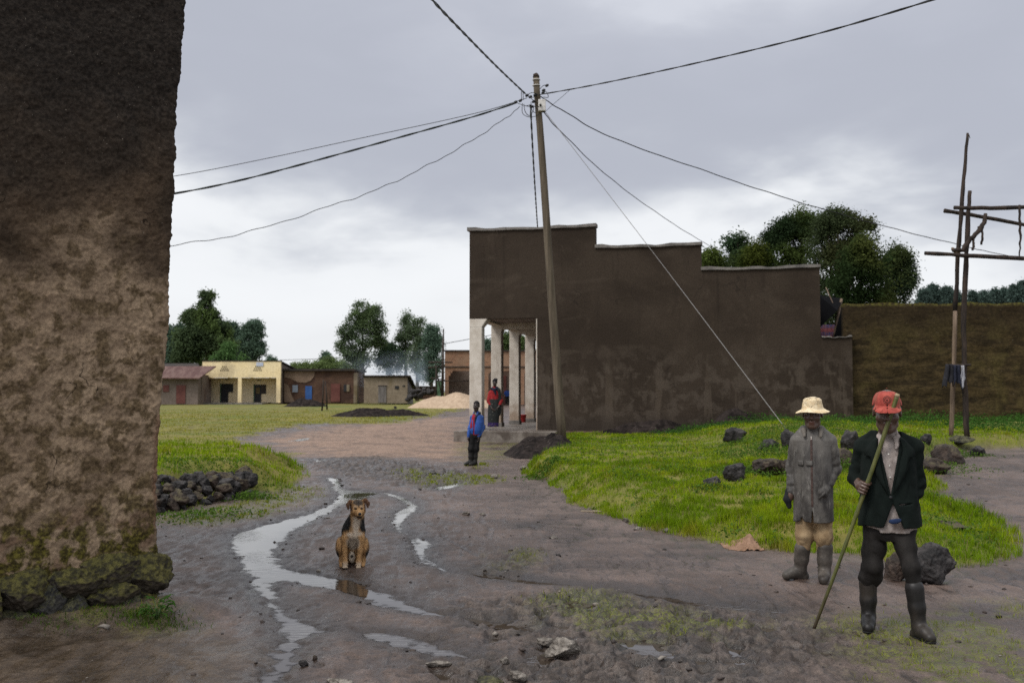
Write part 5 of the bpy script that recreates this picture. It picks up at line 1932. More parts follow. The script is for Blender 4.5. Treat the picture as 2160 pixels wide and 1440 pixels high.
def trees():
    dk = (0.044, 0.064, 0.030)
    dk2 = (0.034, 0.052, 0.036)
    md = (0.070, 0.100, 0.036)
    lg = (0.115, 0.160, 0.036)
    eu = (0.062, 0.086, 0.046)
    g1 = 'trees behind the far houses'
    tree('conifer_tree', 'tall dense dark pointed tree behind the cream shop house', 122,
         [(437, 640, 15, 26), (430, 668, 28, 26), (405, 672, 18, 22), (440, 700, 44, 36), (405, 715, 36, 34), (470, 722, 30, 30), (430, 750, 60, 26), (395, 745, 32, 24)], (435, 850), dk, g1, leaf=.5, light=(.040, .058, .018), gappy=.25)
    tree('conifer_tree', 'dark tree tight against the left wall, behind the red roofed hut', 128, [(352, 715, 14, 26), (366, 735, 22, 30), (348, 755, 30, 28), (378, 700, 12, 18)], (360, 850), dk2, g1, leaf=.5, gappy=.25)
    tree('conifer_tree', 'narrow dark tree right beside the tall pointed one', 132, [(490, 695, 12, 20), (498, 722, 18, 30), (492, 750, 24, 22), (478, 690, 8, 12)], (495, 850), dk2, g1, leaf=.45, gappy=.3)
    tree('conifer_tree', 'lobed dark tree, last on the right of the clump behind the shop house', 130, [(538, 688, 14, 15), (520, 690, 12, 16), (544, 715, 15, 20), (525, 722, 20, 26), (540, 742, 18, 18), (512, 745, 14, 20)], (530, 850), dk2, g1, leaf=.45, gappy=.35)
    tree('bushy_tree', 'mid green bushy tree directly over the roof of the cream shop house', 110, [(483, 742, 18, 18), (470, 756, 20, 14), (500, 756, 18, 14)], (483, 850), (.030, .055, .018), g1, leaf=.4, gappy=.2)
    tree('bushy_tree', 'little round dark treetop alone beyond the roof gap', 170, [(570, 760, 9, 9), (570, 770, 13, 8)], (570, 850), dk2, g1, leaf=.5, gappy=.2)
    tree('bushy_tree', 'small pointed dark tree over the light hedge', 150, [(688, 752, 5, 9), (687, 764, 9, 12), (690, 778, 12, 10)], (688, 850), dk2, g1, leaf=.5, gappy=.2)
    for i, (x, y, rx, ry) in enumerate([(625, 777, 16, 9), (650, 776, 18, 11), (676, 774, 18, 14), (700, 770, 18, 18), (724, 772, 16, 16)]):
        tree('hedge_bush', 'pale green bush in the row over the brown adobe house', 125 + i, [(x, y, rx, ry), (x + 6, y + 8, rx, ry)], (x, 850), (.060, .088, .030), 'bushes over the adobe house', leaf=.4, light=(.09, .12, .045), gappy=.2, limbs=False)
    tree('eucalyptus_tree', 'tall airy eucalyptus with broad crown over the low houses', 118,
         [(765, 655, 18, 18), (793, 662, 16, 22), (748, 675, 18, 20), (775, 685, 26, 22), (800, 690, 12, 18), (735, 700, 16, 18), (770, 712, 24, 20), (722, 730, 9, 14), (738, 742, 16, 16), (762, 752, 20, 20), (750, 765, 24, 20), (798, 722, 10, 14)],
         (765, 850), eu, g1, leaf=.38, dens=.75, light=(.050, .072, .030), gappy=1.0)
    tree('eucalyptus_tree', 'rounded bushy tree rising out of the smoke', 120, [(822, 738, 16, 14), (808, 752, 18, 16), (836, 756, 16, 18), (822, 770, 26, 18)], (822, 850), (.028, .046, .024), g1, leaf=.38, gappy=.4)
    tree('eucalyptus_tree', 'thin wispy eucalyptus, tallest of three beside the stick scaffold', 121, [(856, 668, 7, 14), (855, 690, 9, 16), (846, 705, 10, 14), (860, 718, 12, 18), (850, 740, 12, 20)], (856, 850), eu, g1, leaf=.32, dens=.6, gappy=1.0)
    tree('eucalyptus_tree', 'airy eucalyptus, middle of three beside the stick scaffold', 119, [(880, 684, 12, 16), (872, 704, 15, 18), (888, 716, 15, 20), (875, 740, 20, 22), (878, 765, 22, 22)], (880, 850), eu, g1, leaf=.36, dens=.7, light=(.05, .07, .03), gappy=.9)
    tree('eucalyptus_tree', 'dark eucalyptus, nearest the stick scaffold of three', 117, [(912, 696, 10, 12), (908, 712, 14, 14), (922, 722, 10, 16), (908, 738, 18, 22), (912, 765, 22, 24), (900, 785, 20, 18)], (910, 850), dk2, g1, leaf=.38, dens=.9, gappy=.45)
    # seen between the columns
    tree('bushy_tree', 'leafy tree seen through the veranda between second and third column', 120, [(1070, 712, 14, 14), (1085, 722, 14, 16), (1066, 732, 14, 12), (1105, 724, 14, 14), (1098, 738, 24, 12)], (1080, 850), md, g1, leaf=.4, gappy=.3)
    tree('bushy_tree', 'small dark tree seen between the first and second column', 140, [(1027, 728, 7, 12), (1030, 738, 8, 10)], (1028, 850), dk2, g1, leaf=.45, gappy=.3)
    # behind the plaster building
    g2 = 'trees behind the plaster building'
    tree('leafy_tree', 'small green treetop peeking over the second parapet step', 66, [(1496, 545, 18, 20), (1510, 560, 18, 18)], (1500, 850), md, g2, dens=1.35, leaf=.30, light=lg, gappy=0.14)
    tree('leafy_tree', 'round dark green tree, leftmost full crown over the lowest parapet', 70, [(1556, 512, 22, 20), (1538, 535, 20, 22), (1570, 535, 22, 22), (1550, 560, 40, 30)], (1556, 850), (.030, .055, .026), g2, dens=1.35, leaf=.30, light=md, gappy=0.20)
    tree('leafy_tree', 'bright yellowish green tree between two darker crowns over the parapet', 64, [(1590, 530, 20, 22), (1582, 556, 26, 24), (1606, 550, 16, 20)], (1588, 850), (.050, .080, .018), g2, dens=1.35, leaf=.28, light=(.085, .105, .018), gappy=0.14)
    tree('leafy_tree', 'broad mixed green tree left of the tallest crown', 70, [(1628, 510, 22, 22), (1650, 492, 22, 26), (1672, 478, 22, 22), (1700, 460, 22, 22), (1690, 490, 34, 34), (1640, 535, 34, 30), (1680, 535, 40, 34), (1640, 575, 40, 30)], (1665, 850), (.034, .060, .024), g2, dens=1.35, leaf=.30, light=(.066, .094, .024), gappy=0.16)
    tree('leafy_tree', 'tallest rounded reddish green tree over the mud wall gap', 66, [(1768, 462, 26, 24), (1745, 478, 24, 26), (1795, 482, 26, 28), (1768, 500, 48, 40), (1735, 520, 36, 40), (1790, 540, 40, 44), (1750, 570, 44, 44), (1745, 620, 44, 40), (1745, 670, 44, 36), (1750, 715, 50, 30), (1820, 492, 16, 20), (1822, 478, 10, 12)], (1770, 850), (.038, .052, .022), g2, dens=1.35, leaf=.28, light=(.062, .070, .026), gappy=0.16)
    tree('leafy_tree', 'dense green tree leaning right of the tallest crown, over the mud wall', 60, [(1815, 520, 24, 26), (1808, 550, 36, 34), (1845, 560, 32, 36), (1800, 590, 40, 40), (1850, 600, 40, 34), (1780, 625, 40, 26), (1830, 640, 60, 30)], (1820, 850), (.036, .064, .020), g2, dens=1.35, leaf=.26, light=(.070, .085, .022), gappy=0.14)
    tree('leafy_tree', 'loose ragged tree, last on the right over the mud wall', 68, [(1880, 530, 18, 20), (1872, 552, 18, 16), (1905, 570, 16, 20), (1890, 590, 24, 26), (1912, 595, 14, 24), (1885, 620, 34, 26), (1908, 545, 6, 8)], (1890, 850), (.032, .050, .024), g2, dens=1.35, leaf=.28, light=(.060, .080, .026), gappy=0.25)
    g3 = 'far trees over the mud wall'
    for i, (x, y, w) in enumerate([(1948, 622, 12), (1966, 612, 12), (1985, 624, 12), (1999, 616, 9), (2020, 628, 12), (2055, 626, 14), (2078, 624, 9), (2098, 622, 10), (2120, 620, 10), (2142, 614, 14), (2160, 606, 16), (2185, 600, 20)]):
        tree('distant_tree', 'dark distant treetop showing over the long mud wall', 150 + 2 * (i % 3), [(x, y, w * .7, w), (x + 2, y + 14, w * 1.1, w), (x - 3, y + 22, w * 1.2, w)], (x, 850), (.024, .036, .030), g3, leaf=.55, gappy=.2, limbs=False)


trees()
# ================================================================== pole, lines, stick scaffold
def utility_pole():
    b = ground_hit(1186, 930)
    b.y = 28.6
    q = at(1186, 930, 28.6)
    b = Vector((q.x, q.y, zat(q.x, q.y)))
    D = 28.6
    root = empty('utility_pole', b, 'tall leaning wooden utility pole with tangled cables and a white box', 'utility pole')
    P = lambda px, py, d=D: at(px, py, d) - b
    m = MB()
    pts = [(1187, 945, 11.0), (1182, 880, 11), (1172, 740, 10.3), (1163, 620, 9.6), (1155, 500, 9.2), (1147, 380, 8.8), (1139, 270, 8.2), (1133, 200, 7.8), (1131, 163, 7.3)]
    m.tube([P(x, y) for x, y, r in pts], [.88 * r * D / FPX for x, y, r in pts], 14)
    m.build('pole', MAT['bark'], root)
    m = MB()
    m.tube([P(1131, 163.5), P(1131, 158), P(1132.5, 155)], [7.2 * D / FPX, 6.5 * D / FPX, 2.5 * D / FPX], 10)
    m.build('pole_tip', MAT['darkbark'], root)
    wb = mat_flat('white_band', (.62, .60, .56), .5)
    for y in (169, 181):
        m = MB()
        c = P(1131.3, y)
        r = 7.9 * D / FPX
        m.tube([c + Vector((r * math.cos(a), r * math.sin(a), 0)) for a in [i * math.pi / 8 for i in range(17)]], .012, 6)
        m.build('band', wb, root)
    MAT['whitebox'] = mat_flat('white_plastic', (.66, .63, .58), .45)
    MAT['cable'] = mat_flat('black_cable', (.012, .013, .013), .5)
    MAT['greencable'] = mat_flat('green_black_cable', (.010, .016, .013), .5)
    MAT['wire'] = mat_flat('steel_wire', (.24, .23, .22), .45)
    m = MB()
    a, c = P(1135.5, 211, D - .13), P(1151, 235.5, D - .13)
    m.box((a.x, a.y - .09, c.z), (c.x, a.y + .09, a.z))
    bx = m.build('meter_box', MAT['whitebox'], root, .02)
    m = MB()
    m.tube([P(1140, 221.5, D - .30), P(1140, 221.5, D - .2)], .032, 10)
    m.build('socket', MAT['cable'], bx)
    m = MB()
    m.tube([P(1146, 234, D - .13), P(1146, 237, D - .13)], .05, 8)
    m.build('gland', MAT['cable'], bx)
    # clamps and loops of cable round the head
    rg = random.Random(4)
    for (x, y) in ((1111, 202), (1087, 216), (1097, 213), (1146, 191), (1145, 196), (1153, 181), (1118, 205), (1128, 201), (1121, 226), (1125, 215)):
        m = MB()
        c = P(x, y, D - .15)
        m.tube([c + Vector((-.035, 0, -.02)), c + Vector((.02, 0, .01)), c + Vector((.06, 0, .03))], [.03, .045, .02], 7)
        m.build('clamp', MAT['cable'], root)
    loops = [[(1100, 210), (1100, 192), (1103, 195), (1104, 212)], [(1102, 218), (1102, 238), (1112, 246), (1128, 246), (1138, 240)], [(1105, 220), (1108, 236), (1116, 244), (1124, 236), (1126, 224)],
             [(1146, 190), (1154, 196), (1156, 206), (1146, 205)], [(1139, 188), (1146, 181), (1153, 180)], [(1108, 224), (1120, 222), (1132, 226), (1142, 222)],
             [(1088, 216), (1100, 221), (1116, 225), (1126, 224)], [(1112, 203), (1122, 206), (1130, 203), (1136, 200)], [(1118, 206), (1128, 214), (1138, 220)], [(1120, 215), (1122, 232), (1130, 238), (1134, 230)],
             [(1110, 205), (1116, 198), (1126, 196), (1138, 202)]]
    for L in loops:
        m = MB()
        pts = [P(x, y, D - rg.uniform(.05, .3)) for x, y in L]
        out = []
        for i in range(len(pts) - 1):
            p0, p1, p2, p3 = pts[max(i - 1, 0)], pts[i], pts[i + 1], pts[min(i + 2, len(pts) - 1)]
            for k in range(6):
                t = k / 6
                out.append(0.5 * ((2 * p1) + (p2 - p0) * t + (2 * p0 - 5 * p1 + 4 * p2 - p3) * t * t + (3 * p1 - p0 - 3 * p2 + p3) * t ** 3))
        m.tube(out + [pts[-1]], .010, 5)
        m.build('cable_loop', MAT['cable'], root)

    def line(name, label, pts, r, mat='cable', twist=0, wob=0.0, group='overhead cables', cat='cable'):
        """cable through (px, py, d) points; twisted cables are two strands wound round each other"""
        P3 = [at(*p) for p in pts]
        out = []
        n = 16
        for i in range(len(P3) - 1):
            p0, p1, p2, p3 = P3[max(i - 1, 0)], P3[i], P3[i + 1], P3[min(i + 2, len(P3) - 1)]
            for k in range(n):
                t = k / n
                out.append(0.5 * ((2 * p1) + (p2 - p0) * t + (2 * p0 - 5 * p1 + 4 * p2 - p3) * t * t + (3 * p1 - p0 - 3 * p2 + p3) * t ** 3))
        out.append(P3[-1])
        m = MB()
        if twist:
            L = [0]
            for i in range(1, len(out)):
                L.append(L[-1] + (out[i] - out[i - 1]).length)
            step = twist / 7
            ts = np.arange(0, L[-1], step)
            A = np.array([tuple(p) for p in out])
            Q = np.stack([np.interp(ts, L, A[:, k]) for k in range(3)], 1)
            T = np.gradient(Q, axis=0)
            T /= np.linalg.norm(T, axis=1, keepdims=True)
            n1 = np.cross(T, [0.3, 0.2, 1.0])
            n1 /= np.linalg.norm(n1, axis=1, keepdims=True)
            n2 = np.cross(T, n1)
            for s in range(2):
                ph = ts / twist * 2 * math.pi + s * math.pi
                S = Q + (n1 * np.cos(ph)[:, None] + n2 * np.sin(ph)[:, None]) * r * 0.72
                m.tube([Vector(p) for p in S], r, 5)
        else:
            if wob:
                out = [p + Vector((0, 0, wob * math.sin(i * .42) + wob * .7 * math.sin(i * .93 + 1))) for i, p in enumerate(out)]
            m.tube(out, r, 5)
        o = m.build(name, MAT[mat])
        return tag(o, label, cat, group)

    line('cable', 'thick twisted black cable rising to the top of the view left of the pole', [(1108, 198, 28.5), (1050, 143, 24), (980, 72, 19.5), (910, -2, 16), (840, -90, 13.5), (700, -280, 11)], .017, 'greencable', twist=1.5)
    line('cable', 'black cable rising from the pole to the upper right corner', [(1138, 200, 28.5), (1250, 180, 26), (1430, 142, 22.5), (1700, 78, 18.5), (1970, -1, 15), (2300, -110, 12)], .012, twist=1.9)
    line('cable', 'thin upper black wire sagging left from the pole', [(1112, 207, 28.5), (1000, 240, 28.3), (760, 292, 27.8), (560, 335, 27.4), (372, 371, 27), (100, 410, 26.5)], .010)
    line('cable', 'thick twisted black cable sagging left from the pole', [(1090, 217, 28.5), (1000, 246, 28), (850, 288, 27.2), (640, 346, 26), (500, 382, 25.2), (370, 408, 24.5), (100, 450, 23)], .017, 'greencable', twist=1.6)
    line('cable', 'thin wavy black wire hanging lowest on the left of the pole', [(1097, 226, 28.5), (1060, 254, 28.2), (990, 300, 28), (900, 350, 27.6), (800, 398, 27.2), (680, 440, 26.8), (520, 490, 26.3), (369, 517, 26), (120, 545, 25)], .010, wob=.018)
    line('cable', 'twisted black cable dropping from the pole behind the stepped parapet', [(1119, 222, 28.7), (1124, 320, 33), (1130, 420, 40), (1134, 480, 47), (1140, 560, 60)], .020, 'greencable', twist=1.9)
    line('cable', 'black wire dipping from the pole to the trees behind the second parapet step', [(1146, 236, 28.5), (1185, 280, 31), (1280, 370, 38), (1380, 445, 46), (1470, 503, 54), (1525, 533, 62)], .016, wob=.01)
    line('cable', 'long black wire sagging right from the pole past the stick scaffold', [(1140, 204, 28.5), (1190, 235, 29), (1290, 290, 30), (1480, 358, 32), (1640, 412, 33.5), (1760, 448, 34.5), (1900, 486, 36), (2030, 518, 38), (2110, 536, 40), (2300, 570, 44)], .016, wob=.008)
    line('cable', 'short thin wire forking from the box up to the right hand cable', [(1148, 238, 28.45), (1165, 222, 28.2), (1185, 205, 27.8), (1203, 189, 27.3)], .006)
    g = ground_hit(1668, 918)
    line('guy_wire', 'straight pale steel guy wire running from the pole down to the bank', [(1147, 232, 28.5), (1410, 575, 27.3), (1668, 918, g.y)], .0085, 'wire', group=None, cat='wire')
    line('cable', 'thin distant wire between the houses and the eucalyptus', [(590, 759, 126), (660, 757, 124), (720, 753, 122)], .03)
    line('cable', 'thin distant wire from the stick scaffold past the columns', [(935, 725, 93), (990, 715, 90), (1062, 702, 88), (1110, 694, 86)], .03)


utility_pole()


def stick_scaffold():
    p = ground_hit(2008, 920)
    D = p.y
    root = empty('stick_scaffold', p, 'tall scaffold of rough branches standing before the mud wall on the right', 'scaffold')
    P = lambda px, py, dd=0.0: at(px, py, D + dd) - p
    s = D / FPX

    def stick(name, pts, rad, mat, jag=.25, k=4):
        m = MB()
        q = [P(*a) for a in pts]
        out, rr = [], []
        n = max(3, k)
        for i in range(len(q) - 1):
            for j in range(n):
                t = j / n
                out.append(q[i].lerp(q[i + 1], t) + Vector((random.uniform(-1, 1), random.uniform(-1, 1), random.uniform(-1, 1))) * rad[i] * s * jag)
                rr.append((rad[i] + (rad[i + 1] - rad[i]) * t) * s * random.uniform(.86, 1.16))
        out.append(q[-1])
        rr.append(rad[-1] * s)
        m.tube(out, rr, 9)
        return m.build(name, MAT[mat], root)
    stick('upright', [(2006, 925), (2011, 800), (2015, 655)], [4.6, 4.6, 4.3], 'palebark', .12)
    stick('upright', [(2015, 655), (2021, 540), (2030, 420), (2036, 340), (2041, 281)], [4.4, 4.4, 4.2, 3.4, 2.4], 'darkbark', .2)
    stick('upright', [(2040, 928, -.1), (2034, 800, -.1), (2033, 700, -.1), (2037, 560, -.1), (2043, 450, -.1), (2046, 403, -.1)], [5.6, 5.2, 5, 4.8, 4.6, 4], 'darkbark', .2)
    stick('crossbar', [(2012, 438, -.25), (2090, 439, -.25), (2240, 434, -.25)], [4.6, 4.4, 4.2], 'darkbark', .15)
    stick('crossbar', [(1992, 444, .2), (2060, 455, .2), (2240, 488, .2)], [4.4, 4.2, 4], 'darkbark', .15)
    stick('crossbar', [(1951, 534, -.3), (2060, 540, -.3), (2240, 549, -.3)], [4.0, 4.2, 4.2], 'darkbark', .15)
    stick('forked_branch', [(2010, 528, -.22), (2030, 527, -.25), (2048, 503, -.3), (2066, 486, -.3), (2075, 470, -.3), (2079, 451, -.3)], [3.4, 5, 5, 5, 4.4, 3.8], 'darkbark', .35)
    stick('branch_stub', [(2007, 524, -.2), (2016, 530, -.2), (2028, 528, -.2)], [3, 4.4, 4], 'palebark', .2)
    stick('peg', [(1998, 771, -.2), (2024, 771, -.2), (2048, 769, -.2)], [3, 3.2, 2.4], 'darkbark', .1)
    for L in ([(2151, 432, -.3), (2150, 470, -.32), (2152, 505, -.3), (2150, 541, -.3)], [(2072, 482, -.32), (2072, 500, -.33), (2070, 516, -.3)], [(2053, 502, -.3), (2053, 518, -.3), (2052, 528, -.32)]):
        stick('bark_strip', L, [2.2, 2.6, 2.2, 1.2][:len(L)], 'darkbark', .5)
    stick('twig', [(2041, 283), (2044, 286), (2046, 292)], [1.2, 1.2, .6], 'darkbark', .2)

    # rags over the peg
    def rag(px0, px1, ytop, ybot, mat, label, seed):
        n, k = 16, 14
        d = D - .2
        vs = []
        o = at((px0 + px1) / 2, ytop, d)
        for j in range(k + 1):
            t = j / k
            for i in range(n + 1):
                u = i / n
                x = px0 + (px1 - px0) * (.5 + (u - .5) * (.65 + .5 * t) + .16 * math.sin(seed * 2 + t * 3) * t)
                yb = ybot[0] + (ybot[1] - ybot[0]) * u + 6 * math.sin(u * 7 + seed) + 4 * math.sin(u * 17 + seed * 3)
                y = ytop + (yb - ytop) * t
                q = at(x, y, d) - o
                q.y = -.07 - .03 * t + .035 * math.sin(u * 11 + seed + t * 1.5)
                vs.append(q)
        fs = [(j * (n + 1) + i, j * (n + 1) + i + 1, (j + 1) * (n + 1) + i + 1, (j + 1) * (n + 1) + i) for j in range(k) for i in range(n)]
        m = MB()
        m.add(vs, fs, True)
        ob = m.build('hanging_cloth', MAT[mat])
        ob.location = o
        sm = ob.modifiers.new('thickness', 'SOLIDIFY')
        sm.thickness = .02
        tag(ob, label, 'cloth', 'rags on the scaffold peg')
    MAT['ragdark'] = mat_mottle('dark_rag', (.010, .010, .013), (.026, .025, .030), 5, .9, 40)
    MAT['ragnavy'] = mat_mottle('navy_rag', (.010, .012, .024), (.020, .023, .040), 5, .9, 40)
    MAT['ragwhite'] = mat_mottle('pale_rag', (.30, .30, .33), (.42, .42, .44), 5, .9, 40)
    rag(1989, 2008, 768, (812, 806), 'ragdark', 'black rag hanging leftmost over the scaffold peg', 1.0)
    rag(2006, 2025, 770, (806, 816), 'ragnavy', 'navy blue rag hanging in the middle of the scaffold peg', 2.6)
    rag(2022, 2032, 771, (812, 808), 'ragwhite', 'pale rag hanging rightmost on the scaffold peg', 4.1)


stick_scaffold()


def bucket():
    p = lw(*gab(1103, 888, 9.4)[:1], 9.4, VZ)
    root = empty('bucket', p, 'red plastic bucket standing on the veranda by the last column', 'bucket')
    m = MB()
    m.lathe([(.0, .012), (.115, .0), (.12, .01), (.155, .33), (.165, .33), (.165, .35), (.15, .35), (.11, .03), (0, .025)], n=20)
    MAT['redplastic'] = mat_flat('red_plastic', (.36, .022, .022), .4)
    m.build('body', MAT['redplastic'], root)
    m = MB()
    m.tube([(.16 * math.cos(a), -.02 - .16 * math.sin(a) * .35, .33 - .13 * math.sin(a)) for a in [i * math.pi / 10 for i in range(11)]], .006, 6)
    m.build('handle', MAT['wire'], root)


bucket()


def smoke():
    m = MB()
    a, b = at(880, 812, 103), at(700, 735, 103)
    m.box((b.x + 0, 102.5, a.z - .2), (at(905, 800, 103).x, 107, at(800, 738, 103).z))
    t = NT('smoke_volume')
    t.n.remove(t.b)
    pv = t.n.new('ShaderNodeVolumePrincipled')
    pv.inputs['Color'].default_value = (.62, .72, .85, 1)
    pv.inputs['Anisotropy'].default_value = 0.2
    v = t.coord('Object', (.30, .35, .45))
    n = t.noise(v, 1.1, 4, .6, .8)
    xyz = t.sep(t.tc.outputs['Object'])
    o = t.math('MULTIPLY', t.ramp(n, .38, .66), 1.0)
    # densest over the fire by the hut's end, drifting left and thinning upward
    src = at(882, 805, 104.5)
    dx = t.math('SUBTRACT', src.x, xyz[0])
    dz = t.math('SUBTRACT', xyz[2], src.z)
    lean = t.math('ABSOLUTE', t.math('SUBTRACT', dz, t.math('MULTIPLY', dx, .28)))
    f = t.math('MULTIPLY', t.ramp(dx, 10.0, 0.3), t.ramp(dz, 3.6, .2))
    f = t.math('MULTIPLY', f, t.ramp(dx, -1.2, 0.0))
    t.l.new(t.math('MULTIPLY', t.math('MULTIPLY', o, f), .32), pv.inputs['Density'])
    t.l.new(pv.outputs[0], t.out.inputs['Volume'])
    o = m.build('smoke', t.m)
    tag(o, 'thin blue grey smoke drifting above the small hut', 'smoke', kind='stuff')


smoke()
# ================================================================== bodies: smooth distance fields meshed by surface nets
def A3(p):
    return np.array([p[0], p[1], p[2]], np.float32)


def s_cap(P, a, b, ra, rb=None):
    """tapered limb from a to b"""
    rb = ra if rb is None else rb
    a, b = A3(a), A3(b)
    d = b - a
    L2 = float(d @ d) + 1e-9
    px, py, pz = P[0] - a[0], P[1] - a[1], P[2] - a[2]
    h = np.clip((px * d[0] + py * d[1] + pz * d[2]) / L2, 0, 1)
    return np.sqrt((px - h * d[0]) ** 2 + (py - h * d[1]) ** 2 + (pz - h * d[2]) ** 2) - (ra + (rb - ra) * h)


def s_ell(P, c, r, rot=None):
    q = [P[0] - c[0], P[1] - c[1], P[2] - c[2]]
    if rot is not None:
        M = rot
        q = [q[0] * M[0][i] + q[1] * M[1][i] + q[2] * M[2][i] for i in range(3)]
    k0 = np.sqrt((q[0] / r[0]) ** 2 + (q[1] / r[1]) ** 2 + (q[2] / r[2]) ** 2)
    k1 = np.sqrt((q[0] / r[0] ** 2) ** 2 + (q[1] / r[1] ** 2) ** 2 + (q[2] / r[2] ** 2) ** 2)
    return k0 * (k0 - 1) / np.maximum(k1, 1e-6)


def smin(a, b, k=0.02):
    h = np.clip(0.5 + 0.5 * (b - a) / k, 0, 1)
    return b + (a - b) * h - k * h * (1 - h)


def smax(a, b, k=0.02):
    return -smin(-a, -b, k)


def s_loft(P, lev, pw=2.4):
    """stack of ovals along z: (z, cx, cy, rx, ry)"""
    lev = sorted(lev)
    zs = np.array([l[0] for l in lev])
    Z = P[2]
    g = lambda i: np.interp(Z, zs, np.array([l[i] for l in lev])).astype(np.float32)
    cx, cy, rx, ry = g(1), g(2), g(3), g(4)
    q = (np.abs((P[0] - cx) / rx) ** pw + np.abs((P[1] - cy) / ry) ** pw) ** (1 / pw)
    d = (q - 1) * np.minimum(rx, ry)
    return np.maximum(d, np.maximum(zs[0] - Z, Z - zs[-1]))


def chain(P, pts, rad, k=0.02):
    d = None
    for i in range(len(pts) - 1):
        e = s_cap(P, pts[i], pts[i + 1], rad[i], rad[i + 1])
        d = e if d is None else smin(d, e, k)
    return d


def sdf_mesh(fn, lo, hi, res):
    """surface of fn = 0 as arrays V, F; only blocks near the surface are evaluated finely"""
    lo, hi = np.array(lo, np.float32), np.array(hi, np.float32)
    B = 8
    nb = np.ceil((hi - lo) / (res * B)).astype(int)
    n = nb * B + 1
    D = np.full(tuple(n), 1.0, np.float32)
    ctr = [lo[i] + (np.arange(nb[i]) + .5) * res * B for i in range(3)]
    C = np.meshgrid(*ctr, indexing='ij')
    c = [a.ravel().astype(np.float32) for a in C]
    dc = fn(c)
    rad = res * B * 0.87
    act = np.abs(dc) < rad * 1.7 + 0.02
    bi = np.stack(np.unravel_index(np.arange(len(dc)), tuple(nb)), 1)
    for s in bi[(~act) & (dc < 0)]:
        D[s[0] * B:s[0] * B + B + 1, s[1] * B:s[1] * B + B + 1, s[2] * B:s[2] * B + B + 1] = -1.0
    off = np.stack(np.meshgrid(*[np.arange(B + 1)] * 3, indexing='ij'), -1).reshape(-1, 3)
    ab = bi[act]
    for k in range(0, len(ab), 400):
        g = (ab[k:k + 400, None, :] * B + off[None]).reshape(-1, 3)
        p = lo + g * res
        D[g[:, 0], g[:, 1], g[:, 2]] = fn([p[:, 0].astype(np.float32), p[:, 1].astype(np.float32), p[:, 2].astype(np.float32)])
    S = D < 0
    cs = [S[i:n[0] - 1 + i, j:n[1] - 1 + j, k:n[2] - 1 + k] for i in (0, 1) for j in (0, 1) for k in (0, 1)]
    cnt = sum(a.astype(np.int8) for a in cs)
    mix = (cnt > 0) & (cnt < 8)
    ci = np.argwhere(mix)
    idm = np.full(mix.shape, -1, np.int32)
    idm[mix] = np.arange(len(ci))
    acc = np.zeros((len(ci), 3))
    num = np.zeros(len(ci))
    corners = [(i, j, k) for i in (0, 1) for j in (0, 1) for k in (0, 1)]
    val = {o: D[ci[:, 0] + o[0], ci[:, 1] + o[1], ci[:, 2] + o[2]] for o in corners}
    for o in corners:
        for ax in range(3):
            if o[ax] == 0:
                p = list(o)
                p[ax] = 1
                a, b = val[o], val[tuple(p)]
                m = (a < 0) != (b < 0)
                t = np.where(m, a / np.where(m, a - b, 1), 0)
                q = np.zeros((len(ci), 3)) + np.array(o)
                q[:, ax] += t
                acc += q * m[:, None]
                num += m
    V = lo + (ci + acc / num[:, None]) * res
    F = []
    for ax in range(3):
        u, v = (ax + 1) % 3, (ax + 2) % 3
        sl0 = [slice(1, n[i] - 1) for i in range(3)]
        sl1 = list(sl0)
        sl0[ax] = slice(0, n[ax] - 1)
        sl1[ax] = slice(1, n[ax])
        a, b = S[tuple(sl0)], S[tuple(sl1)]
        e = np.argwhere(a != b)
        st = a[a != b]
        base = e.copy()
        for i in range(3):
            if i != ax:
                base[:, i] += 1
        du, dv = np.zeros(3, int), np.zeros(3, int)
        du[u] = 1
        dv[v] = 1
        q = [base - du - dv, base - dv, base, base - du]
        ids = np.stack([idm[c_[:, 0], c_[:, 1], c_[:, 2]] for c_ in q], 1)
        ids = np.where(st[:, None], ids, ids[:, ::-1])
        F.append(ids)
    F = np.concatenate(F)
    F = F[(F >= 0).all(1)]
    return V.astype(np.float32), F


def sdf_obj(name, fn, lo, hi, res, mat, parent=None, colfn=None):
    V, F = sdf_mesh(fn, lo, hi, res)
    cols = None
    if colfn is not None:
        cols = {'tint': colfn([V[:, 0], V[:, 1], V[:, 2]])}
    return mesh_np(name, V, F, MAT[mat] if isinstance(mat, str) else mat, parent, smooth=True, cols=cols)


class Frame:
    """a standing frame: origin on the ground, -y towards the camera (plus a turn), with pixel look-up"""

    def __init__(self, px, py, turn=0.0, d=None, z=None):
        self.o = ground_hit(px, py) if d is None else at(px, py, d)
        if z is not None:
            self.o.z = z
        self.face = -math.atan2(self.o.x, self.o.y)
        self.M = Matrix.Rotation(-self.face, 3, 'Z')
        self.turn = turn

    def __call__(self, px, py, y=0.0):
        o = self.M @ (Vector((0, 0, EYE)) - self.o)
        r = self.M @ ray(px, py)
        t = (y - o.y) / r.y
        p = o + r * t
        return np.array([p.x, p.y, p.z], np.float32)

    def gz(self, p):
        w = self.o + self.M.inverted() @ Vector((float(p[0]), float(p[1]), 0))
        return zat(w.x, w.y) - self.o.z

    def foot(self, an, toe):
        """set ankle and toe on the ground under them"""
        an, toe = an.copy(), toe.copy()
        g = .5 * (self.gz(an) + self.gz(toe))
        toe[2] = .030 + g
        an[2] = .078 + g
        return an, toe

    @property
    def m(self):
        return self.o.xy.length / FPX      # metres per photograph pixel at the figure

    def place(self, ob):
        ob.location = self.o
        ob.rotation_euler = (0, 0, self.face)


def rotz(a):
    c, s = math.cos(a), math.sin(a)
    return np.array([[c, -s, 0], [s, c, 0], [0, 0, 1]])


